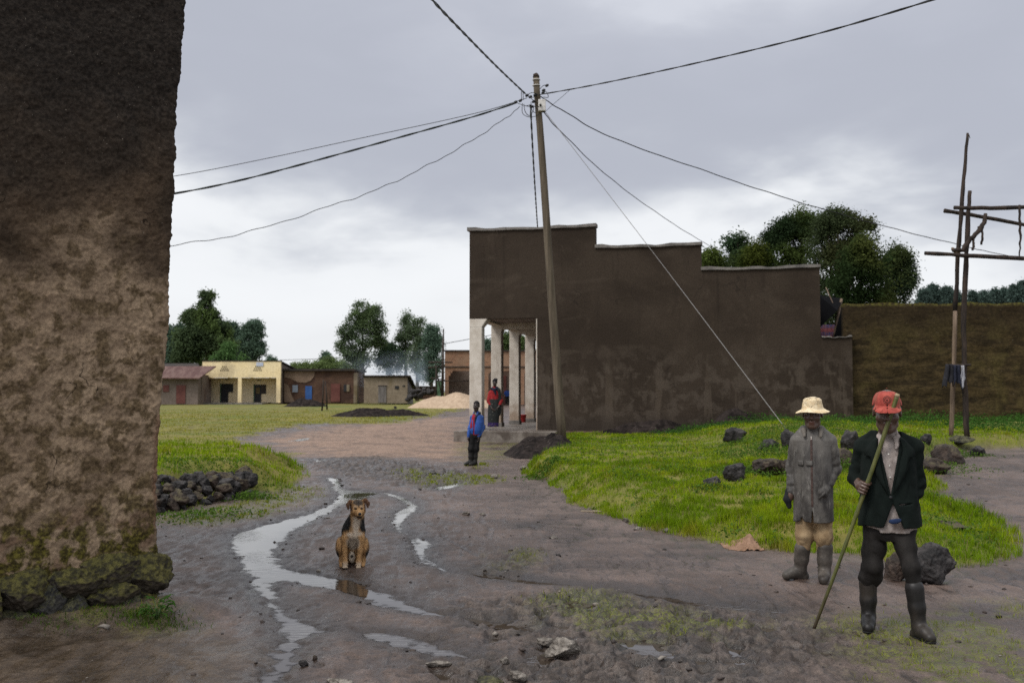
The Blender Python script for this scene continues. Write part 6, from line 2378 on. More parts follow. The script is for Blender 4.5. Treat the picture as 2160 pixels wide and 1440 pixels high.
def rotx(a):
    c, s = math.cos(a), math.sin(a)
    return np.array([[1, 0, 0], [0, c, -s], [0, s, c]])


def head_field(c, s=1.0, yaw=0.0, nod=0.0):
    """head with face towards -y; c is at eye height"""
    M = rotz(yaw) @ rotx(nod)

    def fn(P):
        q0 = [(P[0] - c[0]) / s, (P[1] - c[1]) / s, (P[2] - c[2]) / s]
        q = [q0[0] * M[0][i] + q0[1] * M[1][i] + q0[2] * M[2][i] for i in range(3)]
        ax = [np.abs(q[0]), q[1], q[2]]
        d = s_ell(q, (0, .010, .035), (.076, .097, .098))
        d = smin(d, s_ell(q, (0, -.025, -.045), (.062, .066, .072)), .03)
        d = smin(d, s_ell(q, (0, -.062, -.105), (.030, .026, .022)), .03)
        d = smin(d, s_cap(ax, (.045, -.02, -.085), (.012, -.066, -.112), .018, .016), .03)
        d = smin(d, s_ell(ax, (.043, -.062, -.035), (.026, .024, .024)), .02)
        d = smin(d, s_cap(ax, (.010, -.086, .020), (.050, -.068, .022), .011, .010), .016)
        d = smax(d, -s_ell(ax, (.033, -.098, .001), (.020, .018, .012)), .012)
        d = smin(d, s_ell(ax, (.033, -.076, .0), (.0155, .014, .012)), .004)
        d = smin(d, s_cap(q, (0, -.088, .006), (0, -.108, -.036), .009, .014), .012)
        d = smin(d, s_ell(ax, (.015, -.098, -.042), (.011, .013, .009)), .008)
        d = smin(d, s_ell(q, (0, -.088, -.069), (.027, .014, .0085)), .008)
        d = smin(d, s_ell(q, (0, -.085, -.084), (.024, .014, .0090)), .008)
        d = smax(d, -s_cap(ax, (0, -.104, -.0762), (.022, -.098, -.0755), .0032), .004)
        d = smin(d, s_ell(ax, (.079, .014, -.006), (.010, .022, .033)), .010)
        d = smax(d, -s_ell(ax, (.089, .010, -.004), (.006, .011, .018)), .006)
        return d * s

    def colfn(P, skin, lip=None):
        q0 = [(P[0] - c[0]) / s, (P[1] - c[1]) / s, (P[2] - c[2]) / s]
        q = [q0[0] * M[0][i] + q0[1] * M[1][i] + q0[2] * M[2][i] for i in range(3)]
        ax = [np.abs(q[0]), q[1], q[2]]
        col = np.zeros((len(q[0]), 3)) + np.array(skin)
        L = sstep(.006, -.002, s_ell(q, (0, -.092, -.077), (.027, .02, .017)))[:, None]
        col = col * (1 - L) + np.array(lip if lip is not None else [skin[0] * 1.1, skin[1] * .85, skin[2] * .85]) * L
        b = sstep(.003, -.002, s_cap(ax, (.014, -.094, .022), (.050, -.074, .024), .006))[:, None]
        col = col * (1 - b) + np.array([.006, .005, .005]) * b
        return col
    pos = lambda v: np.array(c) + M @ (np.array(v) * s)
    return fn, colfn, pos, M


def eyes(pos, s, parent, M):
    V, F = ico(2)
    ew = mat_flat('eye_white', (.30, .27, .24), .3) if 'eyew' not in MAT else MAT['eyew']
    MAT['eyew'] = ew
    if 'eyed' not in MAT:
        MAT['eyed'] = mat_flat('eye_dark', (.006, .005, .004), .15)
    for sx in (-1, 1):
        o = mesh_np('eye', V * np.array([.0125, .008, .0062]) * s, F, ew, parent, True)
        o.location = pos((sx * .033, -.0835, .001))
        i = mesh_np('iris', V * np.array([.0058, .004, .0058]) * s, F, MAT['eyed'], o, True)
        i.location = (0, -.0058 * s, 0)


def grip_hand(P, G, axis, palm, side, wrist, sc=1.0, stick_r=.014):
    """a fist closed on a stick: G on the stick, axis along it, palm the way from the stick to the palm"""
    u = np.array(axis) / np.linalg.norm(axis)
    p = np.array(palm) - u * (np.array(palm) @ u)
    p /= np.linalg.norm(p)
    w = np.cross(u, p) * side
    G = np.array(G)
    d = s_ell(P, G + p * (.030 + stick_r) * sc, np.array([.020, .030, .042]) * sc)
    d = smin(d, s_cap(P, G + p * .04 * sc + w * .01, wrist, .030 * sc, .026 * sc), .02)
    for i, (o, L, r) in enumerate(((.034, 1.0, .0098), (.0125, 1.08, .0102), (-.009, 1.02, .0098), (-.029, .85, .0086))):
        pts = []
        for a in (-35, 35, 100, 165, 215):
            t = math.radians(a)
            q = G + u * o * sc + (p * math.cos(t) + w * math.sin(t)) * (stick_r + r * sc * 1.05) * (1.35 if a < 40 else 1.05)
            pts.append(q)
        n = chain(P, pts, [r * sc * 1.1, r * sc * 1.12, r * sc, r * sc * .92, r * sc * .8], .004)
        d = smin(d, n, .0045)
    # thumb: from the palm's side near its base, over the fingers
    th = [G + p * .036 * sc - w * .012 + u * .030 * sc, G + p * .004 - w * (.030 * sc) + u * .044 * sc, G - p * .020 * sc - w * .010 + u * .034 * sc]
    d = smin(d, chain(P, th, [.013 * sc, .0115 * sc, .009 * sc], .006), .006)
    return d


def loose_hand(P, wrist, tip_dir, palm_n, sc=1.0, side=1):
    """relaxed hand hanging from the wrist, five fingers"""
    t = np.array(tip_dir) / np.linalg.norm(tip_dir)
    n = np.array(palm_n) - t * (np.array(palm_n) @ t)
    n /= np.linalg.norm(n)
    w = np.cross(t, n) * side
    W = np.array(wrist)
    d = s_cap(P, W, W + t * .05 * sc, .024 * sc, .028 * sc)
    d = smin(d, s_cap(P, W + t * .06 * sc - w * .018 * sc, W + t * .06 * sc + w * .018 * sc, .016 * sc), .02)
    for i, (o, L) in enumerate(((-.030, .062), (-.010, .074), (.011, .070), (.030, .055))):
        b = W + t * .075 * sc + w * o * sc
        k = b + t * L * .5 * sc + n * .008 * sc
        e = b + t * L * .92 * sc + n * .028 * sc
        d = smin(d, chain(P, [b, k, e], [.0095 * sc, .0088 * sc, .0072 * sc], .004), .004)
    b = W + t * .025 * sc - w * .024 * sc
    k = b + t * .03 * sc - w * .022 * sc + n * .010 * sc
    e = k + t * .028 * sc + n * .010 * sc
    d = smin(d, chain(P, [b, k, e], [.0125 * sc, .0105 * sc, .0085 * sc], .005), .008)
    return d


def folds(P, amp, f, stretch=(1, 1, .45), seed=0.0):
    q = [P[0] * stretch[0], P[1] * stretch[1], P[2] * stretch[2]]
    return amp * (1 - 2 * np.abs(perlin3(q[0] * f + seed, q[1] * f, q[2] * f - seed)))


def cloth_mat(name, c1, c2, weave=160, rough=.85, sc=9, spec=.2, stain=None, stretch=(1, 1, .5)):
    t = NT(name)
    v = t.coord('Object', stretch)
    n = t.noise(v, sc, 5, .62, .2)
    col = t.mix(t.ramp(n, .36, .64), c1, c2)
    if stain:
        m = t.ramp(t.noise(v, sc * .45, 5, .65, .4), .50, .66)
        col = t.mix(t.math('MULTIPLY', m, .8), col, stain)
    w = t.noise(t.coord('Object'), weave, 2, .6)
    cr = t.noise(t.coord('Object', (1, 1, .6)), 26, 4, .6, .5)
    col = t.mix(.3, col, t.mix(t.ramp(w, .3, .7), (.45, .45, .45), (1.1, 1.1, 1.1)), 'MULTIPLY')
    t.bump(t.math('ADD', t.math('MULTIPLY', w, .3), cr), .45, .008)
    return t.set(color=col, rough=rough, spec=spec)


def person(fr, label):
    def mk(fn, lo, hi, res, colfn):
        o = sdf_obj('person', fn, lo, hi, res, 'skin', None, colfn)
        fr.place(o)
        tag(o, label, 'person')
        return o
    return mk


MAT['skin'] = mat_tint('skin', .36, .12, 120, .08, .002, .45)
SKIN = (.088, .051, .035)
# ================================================================== people
def boot_field(P, ankle, toe, top, ra, k=.02, heel=.045):
    """rubber boot: shaft from top to ankle, foot to the toe"""
    a, t, tp = A3(ankle), A3(toe), A3(top)
    d = t - a
    d[2] = 0
    d /= np.linalg.norm(d)
    e = chain(P, [tp, (tp + a) / 2 + 0, a], [ra * 1.10, ra * .98, ra * .80], .02)
    hl = a - d * .035
    hl[2] = t[2] - .005
    f = chain(P, [hl, a * .45 + t * .55 + np.array([0, 0, -.004]) * 0, t], [.043, .042, .040], .03)
    f = smax(f, -(P[2] - (t[2] - .042)), .006)
    f2 = s_cap(P, a, a * .5 + t * .5, ra * .78, .042)
    return smin(smin(e, f2, .03), f, k)


def man_jacket():
    HS = 1.12
    F = Frame(1880, 1335)
    L = F
    m = F.m
    cx = L(1874, 1000)[0]
    # ---- body
    hc = L(1871, 867, -.05)
    fnh, colh, pos, M = head_field(hc, HS, 0.02, .10)
    hand = L(1819, 1031, -.20)
    top, bot = L(1893, 833, -.16), None
    stick_w0 = gp(1716, 1330, 0.0)
    sa = F.M @ (Vector((stick_w0.x, stick_w0.y, zat(stick_w0.x, stick_w0.y) - .01)) - F.o)
    A, B = np.array([sa.x, sa.y, sa.z]), np.array(top)
    tt = (hand[2] - A[2]) / (B[2] - A[2])
    G = A + (B - A) * tt
    ax = (B - A) / np.linalg.norm(B - A)
    wrist = G + np.array([-.015, .085, -.02])
    elb = L(1805, 1006, .08)
    shR, shL = L(1820, 946, .03), L(1927, 946, .03)
    elL = L(1936, 1020, .07)
    wrL = L(1917, 1072, -.06)
    fR, fL = L(1832, 1296, .03), L(1939, 1318, -.15)      # ankles on picture left and right
    hipR, hipL = L(1850, 1110, .02), L(1902, 1110, .02)
    kR, kL = L(1839, 1195, .0), L(1921, 1198, -.13)

    def body(P):
        d = fnh(P)
        d = smin(d, s_cap(P, hc + np.array([0, .03, -.06]), (cx, .03, 1.36), .058, .066), .02)
        d = smin(d, s_loft(P, [(.72, cx, .02, .14, .09), (.95, cx, .02, .13, .085), (1.2, cx, .02, .15, .09), (1.38, cx, .03, .07, .06)]), .03)
        d = smin(d, chain(P, [(cx, .03, 1.32), shR, elb, wrist], [.06, .05, .038, .026], .02), .02)
        d = smin(d, chain(P, [(cx, .03, 1.32), shL, elL, wrL], [.06, .05, .038, .026], .02), .02)
        d = smin(d, chain(P, [hipR, kR, fR + np.array([0, 0, .06])], [.075, .045, .025], .02), .02)
        d = smin(d, chain(P, [hipL, kL, fL + np.array([0, 0, .06])], [.075, .045, .025], .02), .02)
        d = smin(d, grip_hand(P, G, ax, np.array([-.45, .75, 0]), 1, wrist, 1.05), .012)
        d = smin(d, s_ell(P, wrL + np.array([-.03, -.02, -.05]), (.03, .03, .05)), .02)
        return d
    colf = lambda P: colh(P, SKIN)
    root = person(F, 'man in dark green jacket and red cap walking with a long green bamboo stick')(body, (-.45, -.45, -.02), (.45, .32, 1.78), .0065, colf)
    eyes(pos, HS, root, M)

    # ---- red cap
    def cap(P):
        q0 = [(P[i] - hc[i]) / HS for i in range(3)]
        q = [q0[0] * M[0][i] + q0[1] * M[1][i] + q0[2] * M[2][i] for i in range(3)]
        d = s_ell(q, (0, .010, .040), (.089, .112, .102))
        d = smin(d, s_ell(q, (0, -.03, .075), (.070, .070, .062)), .02)
        d = smax(d, q[2] - .132 + .35 * np.maximum(q[1], 0), .02)
        d = smax(d, .030 - q[2], .01)
        d = smax(d, -s_ell(q, (0, .008, .030), (.083, .104, .098)), .004)
        b = np.maximum(np.abs(q[2] - (.036 + (q[1] + .1) * .32 - q[0] ** 2 * 2.2)) - .0045, s_ell(q, (0, -.10, .03), (.083, .090, .2)))
        b = smax(b, q[1] + .055, .01)
        d = smin(d, b, .01)
        d = smin(d, s_ell(q, (0, .006, .144), (.008, .008, .006)), .004)
        seam = np.minimum(np.abs(q[0]), np.abs(np.abs(q[0]) - .05 - .2 * np.abs(q[1])))
        return (d + .002 * np.exp(-(seam / .003) ** 2) + folds(q, .0028, 14, (1, 1, 1))) * HS
    MAT['redcap'] = cloth_mat('red_cap_cloth', (.30, .050, .038), (.44, .095, .070), 220, .8, 14, stain=(.25, .09, .06))
    co = sdf_obj('cap', cap, hc + np.array([-.16, -.27, -.03]), hc + np.array([.16, .18, .21]), .0042, 'redcap', root)
    # round stitched emblem on the front of the cap
    V, Fc = [], []
    n = 22
    def on_cap(x, z):
        p = pos((x, -.19, z + .004))
        w = pos((x, -.0, z + .004)) - p
        w /= np.linalg.norm(w)
        for _ in range(25):
            p = p + w * max(float(cap([np.array([c_], np.float32) for c_ in p])[0]), -.002) * .8
        return p - w * .002
    for r0, r1 in ((.0, .006), (.013, .017), (.021, .024)):
        b = len(V)
        for k in range(n):
            a = 2 * math.pi * k / n
            for r in (r0, r1):
                x, z = r * math.cos(a), r * math.sin(a) * 1.05 + .078
                V.append(on_cap(x, z))
        for k in range(n):
            k2 = (k + 1) % n
            Fc.append((b + 2 * k, b + 2 * k + 1, b + 2 * k2 + 1, b + 2 * k2))
    MAT['stitch'] = mat_flat('dark_red_stitching', (.10, .022, .016), .7)
    e = mesh_np('cap_emblem', np.array(V), np.array(Fc), MAT['stitch'], co, False)
    e.modifiers.new('thickness', 'SOLIDIFY').thickness = .0015
    # ---- shirt
    def shirt(P):
        d = s_loft(P, [(.70, cx + .01, .0, .17, .115), (.95, cx, .0, .165, .115), (1.2, cx, .0, .175, .118), (1.32, cx, .01, .12, .09), (1.39, cx + .003, .012, .066, .062), (1.405, cx + .003, .012, .064, .06)])
        d = d + folds(P, .005, 9, (1, 1, .5), 2)
        return smax(d, np.minimum(np.abs(P[0] - cx - .035) - .10, 1) - np.clip((P[2] - .72) * 6, 0, 1), .01)
    MAT['shirt'] = cloth_mat('worn_pale_shirt', (.22, .185, .165), (.36, .31, .285), 200, .85, 20, stain=(.16, .12, .10))
    sh = sdf_obj('shirt', shirt, (-.3, -.2, .68), (.3, .2, 1.43), .006, 'shirt', root)
    # collar points
    for sgn in (-1, 1):
        def col_(P, sgn=sgn):
            q = [(P[0] - cx - .004) * sgn, P[1], P[2]]
            a = s_cap(q, (.052, .02, 1.405), (.062, -.055, 1.365), .012, .012)
            b = s_cap(q, (.060, -.05, 1.372), (.050, -.100, 1.290), .016, .009)
            c = s_cap(q, (.040, -.075, 1.365), (.058, -.098, 1.31), .010, .008)
            return smin(smin(a, b, .02), c, .02)
        sdf_obj('collar', col_, (cx - .1, -.13, 1.25), (cx + .11, .06, 1.44), .0045, 'shirt', sh)
    m_ = MB()
    for z in (1.25, 1.17, 1.09):
        m_ = MB()
        y = -.121
        m_.lathe([(.0055, 0), (.0055, .002), (.003, .003)], n=10, M=Matrix.Translation((cx + .006 - (z - 1.2) * .05, y, z)) @ Matrix.Rotation(R(90), 4, 'X'))
        m_.build('button', MAT['whitebox'], sh)

    # ---- green jacket, open in a V, buttoned once
    def jacket(P):
        d = s_loft(P, [(.735, cx + .0, .005, .225, .145), (.86, cx + .0, .005, .215, .150), (1.0, cx, .005, .200, .150), (1.15, cx, .01, .195, .150), (1.27, cx, .015, .195, .135), (1.34, cx, .02, .150, .105), (1.385, cx, .03, .09, .07)], 2.3)
        d = smin(d, s_cap(P, (cx - .08, .025, 1.352), shR + np.array([-.005, 0, .012]), .058, .070), .04)
        d = smin(d, s_cap(P, (cx + .08, .025, 1.352), shL + np.array([.005, 0, .012]), .058, .070), .04)
        ar = chain(P, [shR, elb, G + np.array([-.022, .135, -.012])], [.072, .066, .047], .03)
        al = chain(P, [shL, elL, wrL], [.072, .066, .056], .03)
        wr = folds(P, .012, 10, (1, 1, 1.5), 4)
        d = smin(d, smin(ar, al, .01) + wr * sstep(1.32, 1.1, P[2]), .010)
        d = d + folds(P, .009, 5.5, (1, 1, .45), 7) + folds(P, .004, 13, (1, 1, .7), 17) + .003 * perlin3(P[0] * 18, P[1] * 18, P[2] * 12)
        # the front opening: a V down to the button, a smaller one below it
        zb = .965
        xo = cx + .012
        v1 = np.abs(P[0] - xo) - np.clip((P[2] - zb) * .185, 0, .10)
        v1 = np.maximum(v1, np.maximum(zb - P[2], P[1] - .02))
        v2 = np.abs(P[0] - xo - .015) - np.clip((zb - .05 - P[2]) * .36, 0, .11)
        v2 = np.maximum(v2, np.maximum(P[2] - zb + .05, P[1] + .02))
        d = smax(d, -v1 * .9, .006)
        d = smax(d, -v2 * .9, .006)
        # hollow below
        d = smax(d, -s_loft(P, [(.68, cx, .005, .205, .128), (.80, cx, .005, .19, .125), (.9, cx, .005, .14, .1)], 2.3), .01)
        # pocket flap line
        fl = np.maximum(np.abs(P[2] - (.905 + (P[0] - cx - .1) * .1)) - .004, np.abs(P[0] - cx - .125) - .06)
        d = smax(d, -np.maximum(fl, P[1] + .09), .004)
        return d
    MAT['jacket'] = cloth_mat('dark_green_wool', (.0040, .0070, .0058), (.0075, .0120, .0100), 260, .9, 7, .15, stain=(.010, .013, .011))
    jo = sdf_obj('jacket', jacket, (-.42, -.40, .70), (.40, .24, 1.47), .0062, 'jacket', root)

    # lapels: thin flaps lying on the chest beside the opening
    for sgn in (-1, 1):
        V, Fq = [], []
        prof = [(1.385, .050, .012), (1.34, .078, .040), (1.285, .086, .072), (1.24, .076, .095), (1.232, .072, .062), (1.15, .056, .060), (1.06, .036, .034), (.975, .014, .008)]
        for z, xi, w in prof:
            for k in range(4):
                x = xi + w * k / 3
                ry = np.interp(z, [.86, 1.0, 1.15, 1.27, 1.34, 1.385], [.150, .150, .150, .135, .105, .07])
                rx = np.interp(z, [.86, 1.0, 1.15, 1.27, 1.34, 1.385], [.215, .200, .215, .215, .165, .09])
                cy = np.interp(z, [1.0, 1.15, 1.27, 1.34, 1.385], [.005, .01, .015, .02, .03])
                y = cy - ry * max(.12, 1 - (min(x, rx * .98) / rx) ** 2.3) ** (1 / 2.3) - .012 - .004 * (k in (1, 2))
                V.append((cx + .012 * (1 if z < 1.3 else .6) + sgn * x, y, z))
        nn = len(prof)
        for i in range(nn - 1):
            for k in range(3):
                f = (i * 4 + k, i * 4 + k + 1, (i + 1) * 4 + k + 1, (i + 1) * 4 + k)
                Fq.append(f if sgn < 0 else f[::-1])
        lo_ = mesh_np('lapel', np.array(V), np.array(Fq), MAT['jacket'], jo, True)
        lo_.modifiers.new('thickness', 'SOLIDIFY').thickness = .007
    m_ = MB()
    m_.lathe([(.011, 0), (.012, .003), (.006, .005)], n=12, M=Matrix.Translation((cx + .012, -.158, .955)) @ Matrix.Rotation(R(90), 4, 'X'))
    m_.build('button', MAT['cable'], jo)
    # blue cloth corner below the jacket
    def scrap(P):
        c = L(1888, 1098, -.145)
        q = [P[0] - c[0], P[1] - c[1], P[2] - c[2] - (P[0] - c[0]) * .15]
        return smax(s_ell(q, (0, 0, 0), (.042, .012, .022)), q[2] - .014, .004)
    MAT['bluecloth'] = cloth_mat('blue_scrap', (.014, .026, .065), (.020, .036, .09))
    c = L(1888, 1098, -.145)
    sdf_obj('blue_pocket_cloth', scrap, c - .07, c + .07, .004, 'bluecloth', root)

    # ---- trousers
    def trousers(P):
        d = s_loft(P, [(.64, cx + .02, .01, .13, .10), (.74, cx + .01, .01, .175, .115), (.90, cx, .01, .165, .11)], 2.2)
        def leg(h, k, b, r):
            e = chain(P, [h, (h + k) / 2, k, b], r, .03)
            return e
        bR, bL = L(1832, 1236, .03), L(1929, 1246, -.14)
        d = smin(d, leg(hipR, kR, bR + np.array([.0, 0, .03]), [.095, .082, .076, .066]), .025)
        d = smin(d, leg(hipL, kL, bL + np.array([0, 0, .02]), [.092, .074, .062, .056]), .025)
        # blousing over the rear boot
        d = smin(d, s_ell(P, bR + np.array([.005, -.005, .065]), (.083, .085, .055)), .03)
        d = d + folds(P, .012, 7.5, (1, 1, .9), 3) + .004 * perlin3(P[0] * 16, P[1] * 16, P[2] * 16)
        d = smax(d, -(P[2] - np.where(P[0] > cx + .06, bL[2] - .004, bR[2])), .008)
        return d
    MAT['darktrouser'] = cloth_mat('dark_brown_trousers', (.010, .0085, .0075), (.022, .019, .017), 220, .8, 8, .2)
    sdf_obj('trousers', trousers, (-.32, -.34, .22), (.34, .22, .92), .0065, 'darktrouser', root)

    # ---- boots
    MAT['boot'] = mat_mottle('muddy_rubber', (.012, .011, .010), (.022, .020, .019), 6, .45, 40, .1, .003, c3=(.038, .031, .025), scale3=5)
    MAT['sole'] = mat_flat('black_sole', (.010, .010, .010), .6)
    for top_, an, toe in ((L(1831, 1228, .03), L(1832, 1296, .03), L(1831, 1316, -.10)), (L(1929, 1240, -.14), L(1939, 1318, -.15), L(1962, 1337, -.25))):
        an, toe = F.foot(an, toe)
        bo = sdf_obj('boot', lambda P, a=an, t=toe, q=top_: boot_field(P, a, t, q, .057), np.minimum(np.minimum(top_, an), toe) - .14, np.maximum(np.maximum(top_, an), toe) + .13, .006, 'boot', root)
        sdf_obj('sole', lambda P, a=an, t=toe, q=top_: smax(boot_field(P, a, t, q, .057) - .006, P[2] - t[2] + .018, .003), np.minimum(an, toe) - .14, np.maximum(an, toe) + .1, .006, 'sole', bo)
    # ---- bamboo stick, held: a thing of its own
    mb = MB()
    Aw = F.o + F.M.inverted() @ Vector(A)
    Bw = F.o + F.M.inverted() @ Vector(B)
    dv = (Bw - Aw)
    n = 60
    pts, rad = [], []
    bendv = Vector((.012, 0, 0))
    for i in range(n + 1):
        t = i / n
        pts.append(dv * t + bendv * math.sin(t * math.pi) * 1.0)
        node = min(abs(t * 7.3 + .35 - round(t * 7.3 + .35)), 1)
        rad.append((.0155 - .004 * (1 - t)) * (1 + .22 * math.exp(-(node / .035) ** 2)))
    mb.tube(pts, rad, 12)
    t = NT('green_bamboo')
    z = t.sep(t.coord('Object'))[2]
    nse = t.noise(t.coord('Object', (8, 8, 1)), 4, 4, .6)
    col = t.mix(t.ramp(nse, .35, .65), (.060, .068, .014), (.110, .112, .026))
    col = t.mix(t.ramp(t.math('ADD', z, t.math('MULTIPLY', nse, .25)), .62, .12), col, (.030, .017, .009))
    MAT['bamboo'] = t.set(color=col, rough=.4)
    st = mb.build('walking_stick', MAT['bamboo'])
    st.location = Aw
    tag(st, 'long green bamboo walking stick held by the man in the red cap', 'stick')
    m2 = MB()
    m2.tube([dv * .992, dv * 1.0, dv * 1.006], [.0175, .018, .012], 10)
    m2.build('cut_end', mat_flat('pale_cut_wood', (.34, .26, .15), .7), st)


def man_coat():
    F = Frame(1714, 1222)
    L = F
    cx = L(1715, 980)[0]
    hc = L(1714, 872, -.05)
    fnh, colh, pos, M = head_field(hc, 1.03, -.08, .02)
    shR, shL = L(1683, 931, .02), L(1749, 931, .02)
    elR, elL = L(1669, 985, .05), L(1763, 990, .06)
    wrR, wrL = L(1667, 1035, -.02), L(1736, 1038, -.12)
    anR, anL = L(1688, 1192, .03), L(1739, 1212, -.04)
    toeR, toeL = L(1659, 1209, -.02), L(1737, 1228, -.17)
    hipR, hipL = L(1697, 1080, .0), L(1735, 1080, .0)
    kR, kL = L(1697, 1130, -.01), L(1737, 1132, -.02)

    def body(P):
        d = fnh(P)
        d = smin(d, s_cap(P, hc + np.array([0, .03, -.06]), (cx, .03, 1.33), .056, .062), .02)
        d = smin(d, s_loft(P, [(.6, cx, .02, .12, .09), (.95, cx, .02, .12, .085), (1.2, cx, .02, .14, .09), (1.36, cx, .03, .07, .06)]), .03)
        d = smin(d, chain(P, [(cx, .03, 1.3), shR, elR, wrR], [.06, .045, .036, .026], .02), .02)
        d = smin(d, chain(P, [(cx, .03, 1.3), shL, elL, wrL], [.06, .045, .036, .026], .02), .02)
        d = smin(d, s_ell(P, wrR + np.array([.0, -.01, -.045]), (.03, .035, .05)), .02)
        d = smin(d, s_ell(P, wrL + np.array([-.02, .02, -.04]), (.03, .035, .045)), .02)
        d = smin(d, chain(P, [hipR, kR, anR], [.075, .05, .035], .02), .02)
        d = smin(d, chain(P, [hipL, kL, anL], [.075, .05, .035], .02), .02)
        return d
    root = person(F, 'man in long grey zipped coat and cream bucket hat standing with hands in pockets')(body, (-.42, -.32, -.02), (.42, .3, 1.75), .0065, lambda P: colh(P, SKIN))
    eyes(pos, 1.03, root, M)

    def hat(P):
        q0 = [(P[i] - hc[i]) / 1.05 for i in range(3)]
        q = [q0[0] * M[0][i] + q0[1] * M[1][i] + q0[2] * M[2][i] for i in range(3)]
        r = np.sqrt((q[0] / 1.0) ** 2 + ((q[1] - .005) / 1.16) ** 2)
        z = q[2]
        # crown with a flattened top, then a brim that flares and droops
        cr = s_loft([q[0], q[1] - .005, z], [(.030, 0, 0, .090, .108), (.075, 0, 0, .086, .104), (.118, 0, 0, .077, .094), (.136, 0, 0, .058, .072), (.143, 0, 0, .02, .03)], 2.0)
        cr = np.abs(cr + .004) - .004
        cr = smax(cr, .026 - z, .006)
        zb = .036 - (r - .09) * .50 + .006 * np.sin(np.arctan2(q[1], q[0]) * 3 + 1)
        br = np.maximum(np.abs(z - zb) * .9 - .0042, np.maximum(.083 - r, r - .142 - .006 * np.sin(np.arctan2(q[1], q[0]) * 2)))
        d = smin(cr, br, .010)
        d = smax(d, -(s_ell(q, (0, .005, .03), (.079, .098, .09))), .004)
        return (d + folds(q, .0026, 14, (1, 1, 1))) * 1.05
    t = NT('cream_hat')
    v = t.coord('Object')
    n = t.noise(v, 18, 4, .6)
    w = t.noise(v, 200, 2, .6)
    col = t.mix(t.ramp(n, .4, .66), (.76, .64, .44), (.64, .49, .29))
    z = t.sep(v)[2]
    # stitched rings round the brim and the band
    ring = t.ramp(t.math('ABSOLUTE', t.math('SUBTRACT', t.math('FRACT', t.math('MULTIPLY', z, 95.0)), .5)), .42, .5)
    col = t.mix(t.math('MULTIPLY', ring, .35), col, (.33, .22, .11))
    t.bump(w, .3, .003)
    MAT['hat'] = t.set(color=col, rough=.85, spec=.2)
    ho = sdf_obj('bucket_hat', hat, hc + np.array([-.18, -.20, -.04]), hc + np.array([.18, .21, .17]), .0042, 'hat', root)

    # long coat with hands in the pockets
    def coat(P):
        d = s_loft(P, [(.515, cx + .004, .0, .180, .150), (.70, cx + .004, .0, .178, .150), (.9, cx, .0, .172, .148), (1.1, cx, .01, .168, .142), (1.24, cx, .015, .165, .125), (1.31, cx, .02, .12, .10), (1.345, cx, .025, .085, .075)], 2.3)
        d = smin(d, s_cap(P, (cx - .06, .025, 1.315), shR, .056, .068), .04)
        d = smin(d, s_cap(P, (cx + .06, .025, 1.315), shL, .056, .068), .04)
        ar = chain(P, [shR, elR, wrR], [.070, .062, .050], .03)
        al = chain(P, [shL, elL, wrL], [.070, .064, .052], .03)
        wr = folds(P, .009, 10, (1, 1, 1.5), 4) * sstep(1.22, 1.0, P[2])
        d = smin(d, smin(ar, al, .01) + wr, .008)
        d = d + folds(P, .013, 4.5, (1, 1, .3), 11) * sstep(1.3, .9, P[2]) + .003 * perlin3(P[0] * 16, P[1] * 16, P[2] * 10)
        d = smax(d, -s_loft(P, [(.45, cx, .0, .165, .135), (.60, cx, .0, .155, .128), (.7, cx, 0, .1, .09)], 2.3), .01)
        # front slit at the bottom of the zip
        sl = np.maximum(np.abs(P[0] - cx + .012) - np.clip((.66 - P[2]) * .07, 0, .014), np.maximum(P[2] - .66, P[1]))
        d = smax(d, -sl, .004)
        return d
    t = NT('dusty_grey_coat')
    v = t.coord('Object', (1, 1, .30))
    n1 = t.noise(v, 7, 5, .65, .2)
    n2 = t.noise(v, 16, 5, .7)
    n3 = t.noise(t.coord('Object', (1, 1, .6)), 30, 4, .6, .5)
    col = t.mix(t.ramp(n1, .36, .62), (.034, .030, .027), (.105, .096, .085))
    col = t.mix(t.ramp(n2, .54, .70, 0, .8), col, (.220, .205, .182))
    col = t.mix(t.ramp(t.noise(t.coord('Object'), 4, 3), .54, .68, 0, .6), col, (.030, .029, .029))
    zc = t.sep(t.coord('Object'))[2]
    col = t.mix(t.ramp(t.math('ADD', zc, t.math('MULTIPLY', n1, .2)), 1.18, 1.30, 0, .45), col, (.165, .150, .130))
    t.bump(t.math('ADD', n3, n2), .55, .010)
    MAT['coat'] = t.set(color=col, rough=.6, spec=.35)
    cto = sdf_obj('coat', coat, (-.36, -.28, .48), (.36, .26, 1.42), .0065, 'coat', root)
    # collar leaves
    MAT['coatcollar'] = cloth_mat('pale_collar', (.105, .092, .078), (.185, .165, .14))  # collar cloth paler than the coat
    for sgn in (-1, 1):
        def cl(P, sgn=sgn):
            q = [(P[0] - cx) * sgn, P[1], P[2]]
            a = s_cap(q, (.055, .03, 1.358), (.080, -.045, 1.330), .013, .013)
            b = s_cap(q, (.072, -.05, 1.330), (.070, -.112, 1.278), .024, .013)
            return smin(a, b, .02)
        sdf_obj('collar', cl, (cx - .13, -.15, 1.24), (cx + .13, .08, 1.41), .005, 'coatcollar', cto)
    MAT['zip'] = mat_mottle('brown_zip', (.045, .026, .020), (.09, .055, .045), 30, .6, 90, .4, .002, stretch=(1, 1, 3))
    V, Fq = [], []
    zs = np.linspace(.66, 1.275, 40)
